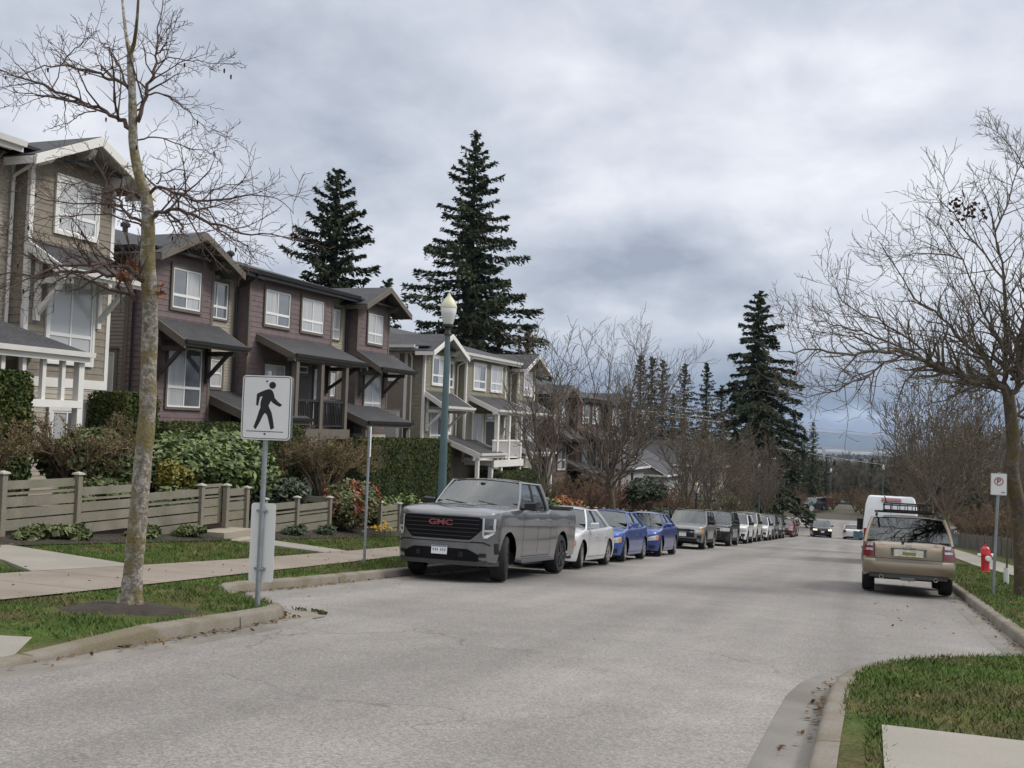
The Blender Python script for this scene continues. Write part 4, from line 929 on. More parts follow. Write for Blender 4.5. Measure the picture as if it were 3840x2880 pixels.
for i, (y, w, lab) in enumerate(((15.6, .7, 'glossy low plant under the leftmost fence panel'), (16.4, .45, 'small low plant beside the fence post left of the near trunk'), (18.4, .5, 'small low plant at the foot of the near trunk, under the fence'), (20.0, .5, 'low plant under the fence left of the steps'), (24.6, .5, 'dark reddish low plant under the fence right of the sign back'), (26.2, .4, 'dark low plant under the last panel before the red tipped shrub'))):
    leafy('low_plant', lab, (-14.1, y, gz(-14.1, y) - .05), (.24, w, .16), 700, .10, LF_DK if i > 3 else LF_GR, 8, 1.8, .7, stems=2)
leafy('rusty_shrub', 'rust and green shrub right of the pickup cab', (-14.5, 51.6, -3.3), (1.0, 2.2, .75), 5000, .11, LF_OR, 18, m2=LF_YE, f2=.5)
leafy('evergreen_shrub', 'green shrub left of the rust coloured one above the pickup bed', (-14.6, 47.2, -3.1), (1.0, 2.0, .8), 4500, .11, LF_GR, 16)
leafy('evergreen_shrub', 'bright green mound behind the silver sedan roof', (-13.0, 56.6, -3.9), (1.1, 2.3, .62), 5200, .10, LF_RH, 20)
leafy('evergreen_shrub', 'green mound behind the first blue sedan roof', (-13.0, 61.5, -4.2), (1.1, 2.0, .55), 3800, .10, LF_RH, 16)
leafy('evergreen_shrub', 'round grey green bush on thin stems above the first blue sedan', (-13.5, 67.2, -3.6), (1.5, 2.2, 1.15), 6000, .12, LF_DK, 22)
for i, (x, y, rx_, ry_, rzz, m_, lab) in enumerate(((-13.5, 73, 1.4, 3.0, .9, LF_DK, 'dark bush behind the second blue sedan'), (-13.2, 80, 1.5, 3.2, 1.0, LF_DK, 'dark low bush behind the gap after the second blue sedan'), (-12.9, 88, 1.6, 4, 1.5, LF_DK, 'dark green bush behind the old grey off-roader'), (-12.5, 96, 1.6, 3.5, 1.9, LF_GR, 'tall olive bush behind the black off-roader'), (-12.0, 106, 1.6, 4, 1.5, LF_DK, 'dark bush beside the far lamp post'))):
    leafy('evergreen_shrub', lab, (x, y, gz(x, y) - .1), (rx_, ry_, rzz), 5200, .15, m_, 20)
# daffodils
d = empty('daffodils', (-13.75, 28.9, gz(-13.75, 28.9))); tag(d, 'clump of yellow daffodils beside the thin empty post', 'flowers')
YEL = mat('petal_yellow', (.75, .52, .02), rough=.6); b = MB(); s = MB(); rr = random.Random(4)
for i in range(26):
    x, y, h = rr.gauss(0, .16), rr.gauss(0, .55), rr.uniform(.18, .36); s.tube([(x, y, 0), (x + rr.gauss(0, .03), y, h)], .006, 3)
    b.lathe([(.0, 0), (.022, .012), (.03, .04)], 6, (x, y, h), 'z'); b.lathe([(.012, .0), (.06, .01)], 6, (x, y, h), 'z')
b.build('petals', YEL, d, fix=False); s.build('stems', LF_GR, d, fix=False)

# ============================================================ twig growth
def rvec(rg): return Vector((rg.gauss(0, 1), rg.gauss(0, 1), rg.gauss(0, 1)))
def grow(mb, p, d, ln, r, lev, rg, o):
    """one branch and, recursively, its side shoots. o: dict(kids, up, wig, ratio, seg, ang, minr)"""
    n = o['seg'][min(lev, len(o['seg']) - 1)]; pts = [p.copy()]; rad = [r]; d = d.normalized()
    for i in range(n):
        d = (d + rvec(rg) * o['wig'] + Vector((0, 0, o['up'][min(lev, len(o['up']) - 1)])) / n).normalized()
        p = p + d * (ln / n); pts.append(p.copy()); rad.append(max(o['minr'], r * (1 - .8 * (i + 1) / n)))
    mb.tube(pts, rad, 5 if r > .03 else 4 if r > .012 else 3, cap=False)
    if lev < o['levels']: side_shoots(mb, pts, rad, ln, lev, rg, o)
def side_shoots(mb, pts, rad, ln, lev, rg, o, t0=.2):
    k = o['kids'][min(lev, len(o['kids']) - 1)]; k = max(1, int(k * rg.uniform(.75, 1.25))); n = len(pts) - 1; ph = rg.uniform(0, 6.28)
    for i in range(k):
        t = t0 + (1 - t0) * (i + rg.random()) / k; f = min(t * n, n - .001); a = int(f); q = pts[a].lerp(pts[a + 1], f - a); tn = (pts[a + 1] - pts[a]).normalized()
        sd = tn.orthogonal().normalized(); sd.rotate(Matrix.Rotation(ph + i * 2.4 + rg.uniform(-.5, .5), 3, tn)); sd.z = sd.z * o.get('flat', 1.0) + o.get('lift', .1)
        an = o['ang'] * rg.uniform(.7, 1.3); dd = tn * math.cos(an) + sd.normalized() * math.sin(an)
        grow(mb, q, dd, ln * o['ratio'] * (1.15 - .55 * t) * rg.uniform(.7, 1.3), max(o['minr'], (rad[a] * .62)), lev + 1, rg, o)
TWIG = mat('twig_brown', (.085, .062, .046), rough=.9, var=.2, vscale=5)
TWIG_T = mat('twig_tan', (.18, .125, .078), rough=.9, var=.25, vscale=5, tint=(.13, .12, .045), tscale=2, tamt=.6)
TWIG_R = mat('twig_russet', (.165, .105, .075), rough=.9, var=.25, vscale=4)
def twiggy(name, label, loc, rx_, rz_, stems, o, seed, m=TWIG_T, cat='shrub', group=None, base=.25, buds=0, budm=None, r0=.05, yk=1.0):
    """many-stemmed bare shrub whose fine shoots fill a dome of half-width rx_ and height rz_"""
    r = empty(name, loc); tag(r, label, cat, group); rg = random.Random(seed); st = MB(); tw = MB()
    for i in range(stems):
        a = 6.283 * i / stems + rg.uniform(-.4, .4); e = rg.uniform(.75, 1.0); tx, ty = math.cos(a) * rx_ * e * .8, math.sin(a) * rx_ * e * .8 * yk; tz = rz_ * (.82 if i % 2 else .6) * rg.uniform(.9, 1.05)
        pts = [Vector((math.cos(a) * .05, math.sin(a) * .05, -.05)), Vector((tx * .22, ty * .22, rz_ * base)), Vector((tx * .55 + rg.gauss(0, .08), ty * .55 + rg.gauss(0, .08), rz_ * (base + .28))), Vector((tx, ty, tz))]
        rad = [r0, r0 * .8, r0 * .5, r0 * .15]; st.tube(pts, rad, 5, cap=False)
        side_shoots(tw, pts, rad, rx_ * 1.0, 0, rg, o, .35)
    st.build('stem', BARK_S, r, smooth=60, fix=False)
    # keep the clipped outline: pull shoots back inside the dome
    V = np.array([tuple(v) for v in tw.v]); q = np.sqrt((V[:, 0] / (rx_ * 1.04)) ** 2 + (V[:, 1] / (rx_ * 1.04 * yk)) ** 2 + (np.maximum(V[:, 2] - rz_ * .5, 0) / (rz_ * .53)) ** 2); s = np.where(q > 1, (1 + (q - 1) * .12) / q, 1)
    V[:, 0] *= s; V[:, 1] *= s; V[:, 2] = np.where(V[:, 2] > rz_ * .5, rz_ * .5 + (V[:, 2] - rz_ * .5) * s, V[:, 2]); tw.v = [tuple(v) for v in V]
    tw.build('twigs', m, r, fix=False)
    if buds:
        g2 = np.random.default_rng(seed); P = V[g2.integers(0, len(V), buds)] + g2.normal(0, .03, (buds, 3)); 
        link_mesh('buds', np_mesh('buds', leaf_quads(P, g2.normal(0, 1, (buds, 3)), .03, g2, 1.6, 1), 4, budm or m), r)
    return r
OD = dict(kids=[9, 6, 4], up=[.15, .25], wig=.16, ratio=.42, seg=[4, 3, 3], ang=.75, minr=.0042, levels=3, flat=.5, lift=.25)
BUDM = mat('bud_ochre', (.155, .115, .058), rough=.9, var=.35, vscale=4, tint=(.12, .125, .05), tscale=2, tamt=.6)
twiggy('pruned_maple', 'clipped leafless maple with ochre buds at the left edge, behind the fence', (-15.55, 15.3, -.45), 1.25, 2.05, 11, dict(OD, kids=[11, 7, 4], up=[.3, .4]), 11, buds=5000, budm=BUDM)
twiggy('pruned_maple', 'clipped leafless maple with open stems left of the near tree trunk', (-15.9, 18.5, -.7), 1.55, 2.5, 11, dict(OD, kids=[11, 7, 4], up=[.3, .4]), 12, buds=3500, budm=BUDM)
twiggy('pruned_maple', 'broad brown domed leafless maple between the two signposts', (-16.2, 29.9, -1.6), 2.15, 2.72, 15, dict(OD, kids=[13, 8, 4], up=[.5, .5], ang=.6), 13, buds=13000, budm=BUDM, base=.42, yk=1.15)
twiggy('bare_hedge', 'low clipped leafless brown hedge behind the pickup cab, by the lamp post foot', (-15.5, 45.5, -3.0), 2.0, 2.1, 10, OD, 14, buds=9000, budm=BUDM, yk=2.6)

# ============================================================ street furniture
GALV = mat('galvanised', (.30, .33, .35), rough=.45, metal=.55, var=.12, vscale=9)
SIGNW = mat('sign_white', (.74, .75, .75), rough=.35, var=.03); SIGNB = mat('sign_black', (.012, .013, .016), rough=.4); SIGNR = mat('sign_red', (.45, .02, .03), rough=.4)
SIGNK = mat('sign_back', (.72, .73, .71), rough=.5, var=.06, vscale=2, tint=(.58, .60, .54), tscale=2, tamt=.3)
def rrect(w, h, r, n=5):
    out = []
    for cx, cy, a0 in ((w / 2 - r, h / 2 - r, 0), (-w / 2 + r, h / 2 - r, 90), (-w / 2 + r, -h / 2 + r, 180), (w / 2 - r, -h / 2 + r, 270)):
        for i in range(n + 1): t = R_(a0 + 90 * i / n); out.append((cx + r * math.cos(t), cy + r * math.sin(t)))
    return out
def frame_ring(b, w, h, r, th, y, d=.002):
    o = rrect(w, h, r); i = rrect(w - 2 * th, h - 2 * th, max(.002, r - th)); n = len(o)
    b.add([(p[0], y, p[1]) for p in o] + [(p[0], y, p[1]) for p in i], [(k, (k + 1) % n, n + (k + 1) % n, n + k) for k in range(n)])
# local frame of every sign: face looks to -Y, x to the right, z up
def flat(b, poly, y): b.add([(p[0], y, p[1]) for p in poly], [tuple(range(len(poly)))])
sg = empty('pedestrian_sign', (-6.72, 10.9, gz(-6.8, 10.9) - .02), R_(10)); tag(sg, 'white pedestrian crossing sign with a black walking figure at the kerb tip', 'sign')
b = MB(); b.tube([(0, 0, -.3), (0.02, 0, 2.75)], .03, 12); b.build('post', GALV, sg, smooth=40)
b = MB(); b.prism(rrect(.60, .75, .045), .004, 'y', -.036); f = b.build('sign_plate', SIGNW, sg); f.location = (.02, 0, 2.32)
b = MB(); frame_ring(b, .575, .725, .035, .008, -.0375)
def pp(x, y): u = (x - (270 + 30 * (725 - y) / 650)) / 480; v = (725 - y) / 650; return ((u - .5) * .6, (v - .5) * .75)
body = [(435, 262), (470, 243), (515, 222), (550, 210), (575, 216), (592, 236), (603, 270), (608, 300), (642, 338), (680, 366), (660, 388), (622, 372), (590, 352), (572, 330), (556, 358), (547, 380), (562, 415), (577, 450), (590, 520), (600, 604), (565, 622), (548, 540), (533, 478), (512, 452), (490, 482), (462, 545), (430, 602), (420, 622), (398, 600), (430, 510), (452, 440), (467, 400), (468, 360), (475, 325), (488, 285), (466, 292), (456, 330), (446, 380), (426, 380), (430, 300)]
b.prism([pp(*q) for q in body], .0012, 'y', -.0376); hx, hz = pp(588, 172); b.prism([(hx + .041 * math.cos(t), hz + .041 * math.sin(t)) for t in np.linspace(0, 6.283, 25)[:-1]], .0012, 'y', -.0376)
b.prism([pp(327, 636), pp(690, 638), pp(690, 645), pp(327, 643)], .0012, 'y', -.0376)
for cx, cz in ((pp(535, 132)), (pp(507, 665))): b.lathe([(.0, -.006), (.011, -.006), (.012, .0)], 8, (cx, -.036, cz), 'y')
b.build('pedestrian_symbol', SIGNB, f)
b = MB(); b.prism(rrect(.60, .75, .045), .004, 'y', .033); k = b.build('rear_plate', mat('plate_grey', (.25, .27, .27), rough=.5, metal=.3), sg); k.location = (.02, 0, 2.32)
b = MB(); b.prism(rrect(.30, .915, .035), .004, 'y', .034); k = b.build('sign_back', SIGNK, sg, label='blank pale back of a narrow sign'); k.location = (.015, 0, .75)
for z in (.45, 1.12):
    b = MB(); b.lathe([(.033, -.012), (.037, -.012), (.037, .012), (.033, .012)], 12, (.005, 0, z)); b.box((-.06, .0, z - .012), (.07, .036, z + .012)); b.tube([(.05, -.045, z), (.05, .0, z)], .007, 6); b.build('bracket', GALV, sg)
# thin post with nothing readable facing us
p2 = empty('signpost', (-9.4, 19.08, gz(-9.4, 19.08)), R_(112)); tag(p2, 'thin grey post with its narrow sign turned edge on, left of the pickup', 'sign')
b = MB(); b.tube([(0, 0, -.2), (.045, .0, 2.7)], .027, 10); b.build('post', GALV, p2, smooth=40)
b = MB(); b.prism(rrect(.30, .60, .03), .003, 'y', -.032); k = b.build('sign_plate', SIGNK, p2); k.location = (.04, 0, 2.40)
b = MB(); b.lathe([(.029, -.012), (.036, -.012), (.036, .012), (.029, .012)], 10, (.03, 0, 2.05)); b.build('bracket', GALV, p2)
# no parking sign
p3 = empty('no_parking_sign', (2.55, 25.5, gz(2.6, 25.5)), R_(-2)); tag(p3, 'white no parking sign with a crossed P, on a grey post right of the hydrant', 'sign')
b = MB(); b.tube([(0, 0, -.2), (.09, 0, 2.66)], .033, 10); b.build('post', GALV, p3, smooth=40)
b = MB(); b.prism(rrect(.325, .475, .025), .004, 'y', -.044); f = b.build('sign_plate', SIGNW, p3); f.location = (.085, 0, 2.40)
b = MB(); n = 28; co, ci = .094, .074
b.add([(c * math.cos(6.283 * i / n), -.0455, .06 + c * math.sin(6.283 * i / n)) for c in (co, ci) for i in range(n)], [(i, (i + 1) % n, n + (i + 1) % n, n + i) for i in range(n)])
b.bar((-.06, -.0465, .12), (.06, -.0465, .0), .0012, .018, (0, 1, 0)); b.build('prohibition_ring', SIGNR, f)
me = text_mesh('P', .16, .0008, .002); me.materials.append(SIGNB); o = link_mesh('letter_p', me, f, (0, -.046, .06)); o.rotation_euler = (R_(90), 0, 0)
b = MB(); b.prism([(.05, -.17), (.10, -.17), (.10, -.16), (.125, -.178), (.10, -.196), (.10, -.186), (.05, -.186)], .001, 'y', -.0455); frame_ring(b, .315, .465, .022, .004, -.0452); b.build('arrow', SIGNB, f)
# fire hydrants
RED = mat('hydrant_red', (.50, .012, .02), rough=.35, var=.08, coat=.3); CAPW = mat('hydrant_white', (.75, .74, .72), rough=.5)
def hydrant(label, loc, s=1.0):
    h = empty('fire_hydrant', loc); tag(h, label, 'hydrant', 'red fire hydrants'); h.scale = (s, s, s); h.rotation_euler = (0, 0, R_(25))
    b = MB(); b.lathe([(.0, -.05), (.17, -.05), (.17, .03), (.125, .04), (.12, .06), (.12, .50), (.145, .50), (.145, .56), (.14, .57), (.13, .68), (.10, .74), (.05, .77), (.035, .77), (.035, .82), (0, .82)], 20); b.build('body', RED, h, smooth=35)
    b = MB(); b.lathe([(.0, 0), (.085, 0), (.085, .07), (0, .07)], 14, (0, -.19, .42), 'y'); b.tube([(0, -.2, .42), (0, 0, .42)], .065, 12); b.build('pumper_nozzle', CAPW, h, smooth=35)
    for s_ in (1, -1): b = MB(); b.tube([(0, 0, .50), (s_ * .17, 0, .50)], .05, 10); b.build('side_port', RED, h, smooth=35); b = MB(); b.lathe([(0, 0), (.055, 0), (.06, s_ * .06), (0, s_ * .075)], 12, (s_ * .17, 0, .5), 'x'); b.build('nozzle_cap', CAPW, h, smooth=35)
    return h
hydrant('red fire hydrant with white caps on the right verge', (3.7, 39.4, gz(3.7, 39.4)), 1.12)
hydrant('small far red fire hydrant left of the junction', (-9.6, 130, rz(130) - .1), 1.3)
# lamp posts
LPM = mat('lamp_post_green', (.075, .125, .135), rough=.45, var=.1, vscale=3, coat=.3); LPD = mat('lamp_base_dark', (.02, .022, .022), rough=.5)
LGL = mat('lamp_glass', (.62, .62, .60), rough=.25, var=.05, coat=.5); LCAP = mat('lamp_cap', (.55, .55, .40), rough=.5, var=.1)
def lamp(label, loc, h=6.1, m=LPM, s=1.0):
    r = empty('lamp_post', loc); tag(r, label, 'street lamp', 'acorn topped street lamps'); n = 16
    b = MB(); prof = [(.0, -.1), (.20, -.1), (.20, .12), (.16, .16), (.145, .5), (.12, .56), (.105, .9), (.06, h - 1.0), (0, h - 1.0)]; vs = []
    for (q, z) in prof:
        for j in range(n * 2): t = math.pi * j / n; k = q * (.94 if j % 2 and z > .6 else 1); vs.append((k * math.cos(t), k * math.sin(t), z))
    b.add(vs, [(i * 2 * n + j, i * 2 * n + (j + 1) % (2 * n), (i + 1) * 2 * n + (j + 1) % (2 * n), (i + 1) * 2 * n + j) for i in range(len(prof) - 1) for j in range(2 * n)]); b.build('pole', m, r, fix=False)
    b = MB(); z = h - 1.0; b.lathe([(0, z), (.085, z), (.085, z + .05), (.06, z + .09), (.06, z + .16), (.13, z + .2), (.13, z + .25), (.09, z + .27), (0, z + .27)], 16); b.build('fitter', LPD, r, smooth=35)
    b = MB(); z += .26; b.lathe([(0, z), (.11, z), (.165, z + .2), (.185, z + .36), (.17, z + .38), (0, z + .38)], 20); g = b.build('globe', LGL, r, smooth=50)
    b = MB(); b.box((-.05, -.05, z - .02), (.05, .05, z + .1)); b.build('ballast', LPD, g)
    b = MB(); z += .37; b.lathe([(0, z), (.19, z), (.19, z + .03), (.165, z + .10), (.11, z + .2), (.05, z + .27), (.035, z + .3), (.015, z + .34), (.03, z + .37), (.0, z + .41)], 20); b.build('lamp_cap', LCAP, r, smooth=40); r.scale = (s, s, s); return r
lamp('nearest green fluted lamp post with an acorn lantern, behind the pickup', (-9.25, 22.6, gz(-9.3, 22.6) - .05), 6.15)
lamp('lamp post standing above the row of small white cars', (-9.3, 96, gz(-9.3, 96)), 6.2)
lamp('lamp post far down the row beside the tall grey house', (-9.6, 128, rz(128)), 6.4)
lamp('dark lamp post behind the second blue sedan', (-9.3, 60.5, gz(-9.3, 60.5)), 3.6, LPD, .9)
lamp('tiny lamp post beyond the junction, left of the road', (-6.5, 190, rz(190)), 6.2)
lamp('tiny lamp post showing above the white van', (1.5, 150, rz(150)), 7.0)
# far street sign (green blade over a white disc) and delineator posts
p_ = at(1753, 1105, 122); t = empty('street_sign', (p_.x, p_.y, rz(p_.y))); t.scale = (.52, .52, .62); tag(t, 'small green street name sign over a round white one at the junction', 'sign')
GRN = mat('sign_green', (.03, .22, .12), rough=.4)
b = MB(); b.tube([(0, 0, 0), (0, 0, 4.4)], .05, 8); b.build('post', GALV, t); b = MB(); b.box((-.55, -.03, 4.0), (.55, 0.03, 4.35)); b.box((-.3, -.03, 4.38), (.3, .03, 4.7)); b.build('street_blade', GRN, t); b = MB(); b.lathe([(0, -.02), (.48, -.02), (.48, .02), (0, .02)], 16, (0, -.06, 3.4), 'y'); b.build('round_plate', SIGNW, t)
t = empty('marker_post', (-9.0, 92.5, gz(-9, 92.5))); tag(t, 'short white marker post beside the lamp post down the row', 'post'); b = MB(); b.tube([(0, 0, 0), (0, 0, 1.5)], .055, 8); b.lathe([(0, 1.5), (.06, 1.5), (0, 1.56)], 8); b.build('shaft', SIGNW, t)
# overhead wires across the valley side
WIRE = mat('wire_grey', (.34, .34, .35), rough=.6)
def wire(label, a, c, sag, r):
    A, B = at(*a), at(*c); b = MB(); pts = [A.lerp(B, i / 14) - Vector((0, 0, sag * 4 * (i / 14) * (1 - i / 14))) for i in range(15)]; b.tube([p - A for p in pts], r, 4); o = b.build('power_line', WIRE, None, fix=False); o.location = A; tag(o, label, 'power line', 'overhead wires')
wire('highest overhead cable crossing in front of the far conifers', (1125, 860, 108), (1960, 942, 190), .1, .045)
wire('second overhead cable just below the highest one', (1125, 866, 108), (1960, 950, 190), .1, .045)
wire('third overhead cable of the top bundle', (1440, 876, 135), (1960, 946, 190), .2, .04)
wire('thin low overhead cable crossing the big conifer trunk', (1540, 926, 140), (1960, 990, 190), .2, .03)
wire('lowest thin overhead cable in front of the conifers', (1560, 945, 140), (1960, 1010, 190), .3, .03)
# ============================================================ vehicles
TYRE = mat('tyre', (.018, .018, .019), rough=.85, var=.15, vscale=20); RIMS = mat('rim_silver', (.45, .46, .47), rough=.3, metal=.85); RIMD = mat('rim_dark', (.03, .03, .032), rough=.35, metal=.5)
BLK = mat('trim_black', (.012, .012, .013), rough=.55, spec=.3); UND = mat('underbody', (.008, .008, .008), rough=1)
LAMPC = mat('headlamp', (.55, .56, .56), rough=.12, metal=.35, var=.35, vscale=30, coat=1); LAMPA = mat('lamp_amber', (.60, .20, .03), rough=.2, coat=1); LAMPR = mat('lamp_red', (.17, .010, .016), rough=.15, coat=1, var=.3, vscale=25)
CHR = mat('chrome', (.62, .63, .64), rough=.14, metal=1.0); PLATE = mat('number_plate', (.70, .71, .70), rough=.45, var=.1, vscale=30); PLB = mat('plate_blue', (.10, .13, .25), rough=.5)
def paint(n, c, metal=.55, rough=.33): return mat('paint_' + n, c, rough=rough, metal=metal, coat=.8, var=.03, vscale=3)
def lin(x, pts): return interp(x, pts)
class Car:
    """front at +x. P: L,W,wb,fo (front overhang),r (wheel radius),gc, top (x,z) deck profile, gh dict, plan exponents"""
    def __init__(s, P): s.P = P; s.xf = P['L'] / 2; s.xr = -P['L'] / 2; s.wf = s.xf - P['fo']; s.wr = s.wf - P['wb']; s.Wh = P['W'] / 2
    def hw(s, x):
        P = s.P; a, n = (P.get('nf', .85), P.get('ef', 2.6)) if x > 0 else (P.get('nr', .7), P.get('er', 3.2)); e = s.xf if x > 0 else -s.xr; t = max(0, min(1, (abs(x) - (e - a)) / a)); return s.Wh * (1 - t ** P.get('pp', 2.2)) ** (1 / n) if t < 1 else 0.0
    def xs(s, y, sgn):
        P = s.P; a, n = (P.get('nf', .85), P.get('ef', 2.6)) if sgn > 0 else (P.get('nr', .7), P.get('er', 3.2)); e = s.xf if sgn > 0 else -s.xr; q = min(1, abs(y) / s.Wh); t = max(0, 1 - q ** n) ** (1 / P.get('pp', 2.2)); return sgn * (e - a + a * t)
    def side(s, z):
        P = s.P; return lin((z - P['gc']) / (P['belt'] - P['gc']), P.get('sidep', [(0, .93), (.12, .965), (.35, .995), (.6, 1.0), (.85, .975), (1, .945), (1.3, .90)]))
    def ztop(s, x): return lin(x, s.P['top'])
    def zbot(s, x):
        P = s.P; z = P['gc'] + .02; R = P['r'] + P.get('ag', .055)
        for c in (s.wf, s.wr):
            d = abs(x - c)
            if d < R: z = max(z, P['r'] + math.sqrt(R * R - d * d) * P.get('ah', 1.0))
        e = s.xf if x > 0 else -s.xr; t = (abs(x) - (e - .35)) / .35
        if t > 0: z = max(z, P['gc'] + .02 + P.get('chin', .08) * t * t)
        return z
    def body(s):
        P = s.P; b = MB(); X = set(np.linspace(s.xr + .8, s.xf - .8, 34).tolist()); R = P['r'] + P.get('ag', .055)
        for c in (s.wf, s.wr):
            for t in np.linspace(0, math.pi, 15): X.add(c + R * math.cos(t))
            X.add(c + R + .004); X.add(c - R - .004)
        for k in np.linspace(0, 1, 13): X.add(s.xf - .8 + .8 * math.sin(k * math.pi / 2)); X.add(s.xr + .8 - .8 * math.sin(k * math.pi / 2))
        X = sorted(x for x in X if s.xr <= x <= s.xf); nz = 9; nt = 7
        for x in X:
            zb, zt = s.zbot(x), s.ztop(x); zs = zt - P.get('sh', .07); zb = min(zb, zs - .04); w = s.hw(x); row = []
            for j in range(nz + 1): z = zb + (zs - zb) * j / nz; row.append((w * s.side(z), z))
            ws = row[-1][0]
            for j in range(1, nt + 1):
                t = j / nt; row.append((ws * math.cos(t * math.pi / 2) ** .55 if j < nt else 0.0, zs + (zt - zs + P.get('crown', .03)) * math.sin(t * math.pi / 2) ** .8))
            for (y, z) in row: b.v.append((x, -y, z))
            for (y, z) in reversed(row[:-1]): b.v.append((x, y, z))
        m = 2 * (nz + nt) + 1
        for i in range(len(X) - 1):
            for j in range(m - 1): b.f.append((i * m + j, (i + 1) * m + j, (i + 1) * m + j + 1, i * m + j + 1)); b.m.append(0)
        return b
    def patch(s, b, kind, u0, u1, z0, z1, eps=.006, n=8, sgn=1, nz=3):
        """thin surface patch hugging the body. kind 'f'/'r': u is y; 'side': u is x and sgn the side. z0,z1 may be functions of u"""
        f0 = z0 if callable(z0) else (lambda u: z0); f1 = z1 if callable(z1) else (lambda u: z1); o = len(b.v)
        for i in range(n + 1):
            u = u0 + (u1 - u0) * i / n
            for j in range(nz + 1):
                z = f0(u) + (f1(u) - f0(u)) * j / nz
                if kind in 'fr': k = 1 if kind == 'f' else -1; q = min(.999, abs(u) / s.side(z) / s.Wh) * s.Wh; x = s.xs(q, k); x += k * (P_front(s, z, k)); b.v.append((x + k * eps, u, z))
                else: b.v.append((u, sgn * (s.hw(u) * s.side(z) + eps), z))
        for i in range(n):
            for j in range(nz): a = o + i * (nz + 1) + j; b.f.append((a, a + nz + 1, a + nz + 2, a + 1)); b.m.append(b.mi)
        return b
    def patch_poly(s, b, kind, pts, eps=.006, sgn=1):
        vs = []
        for (u, z) in pts:
            if kind in 'fr': k = 1 if kind == 'f' else -1; vs.append((s.xs(abs(u) / s.side(z), k) + k * eps, u, z))
            else: vs.append((u, sgn * (s.hw(u) * s.side(z) + eps), z))
        b.add(vs, [tuple(range(len(vs)))])
def P_front(c, z, k): return 0.0

def glassmat(name, tint, spec):
    m = bpy.data.materials.new(name); m.use_nodes = True; t = m.node_tree; t.nodes.clear(); o = t.nodes.new('ShaderNodeOutputMaterial'); mx = t.nodes.new('ShaderNodeMixShader'); tr_ = t.nodes.new('ShaderNodeBsdfTransparent'); gl = t.nodes.new('ShaderNodeBsdfGlossy'); fr = t.nodes.new('ShaderNodeFresnel'); fr.inputs['IOR'].default_value = 1.5
    n = t.nodes.new('ShaderNodeTexNoise'); n.inputs['Scale'].default_value = 1.3; tc = t.nodes.new('ShaderNodeTexCoord'); t.links.new(tc.outputs['Object'], n.inputs['Vector']); mr = t.nodes.new('ShaderNodeMapRange'); mr.inputs['To Min'].default_value = spec * .8; mr.inputs['To Max'].default_value = spec * 1.2; t.links.new(n.outputs[0], mr.inputs[0])
    ad = t.nodes.new('ShaderNodeMath'); ad.operation = 'ADD'; t.links.new(fr.outputs[0], ad.inputs[0]); t.links.new(mr.outputs[0], ad.inputs[1]); tr_.inputs[0].default_value = (*tint, 1); gl.inputs['Color'].default_value = (.8, .86, .88, 1); gl.inputs['Roughness'].default_value = .03
    t.links.new(ad.outputs[0], mx.inputs[0]); t.links.new(tr_.outputs[0], mx.inputs[1]); t.links.new(gl.outputs[0], mx.inputs[2]); t.links.new(mx.outputs[0], o.inputs[0]); return m
CGL = glassmat('car_glass_clear', (.55, .62, .60), .10); CGT = glassmat('car_glass_dark', (.16, .17, .18), .08); SEAT = mat('seat_dark', (.022, .022, .024), rough=.9)
def cabin(c, root, G):
    P = c.P; zi = max(c.ztop(x) for x in np.linspace(G['br'], G['bf'], 9)) + P.get('crown', .03) + .012; b = MB(); b.box((G['br'] + .10, -G['wb'] + .05, zi - .05), (G['bf'] - .30, G['wb'] - .05, zi)); b.build('cabin_floor', SEAT, root)
    rows = [G['tf'] - .42] + ([G['tr'] + .38] if G['tf'] - G['tr'] > .9 else [])
    for k, x in enumerate(rows):
        for y in ((-.36, .36) if k == 0 else (-.4, .4)):
            b = MB(); h = min(.34, G['zt'] - zi - .12); b.prism([(y - .24, zi), (y + .24, zi), (y + .20, zi + h * .45), (y + .13, zi + h * .55), (y + .13, zi + h), (y - .13, zi + h), (y - .13, zi + h * .55), (y - .20, zi + h * .45)], .13, 'x', x); b.build('seat', SEAT, root)
    b = MB(); b.lathe([(.155, -.012), (.18, -.012), (.18, .012), (.155, .012)], 14, (G['tf'] + .18, .36, zi + .02), 'x'); b.build('steering_wheel', SEAT, root)

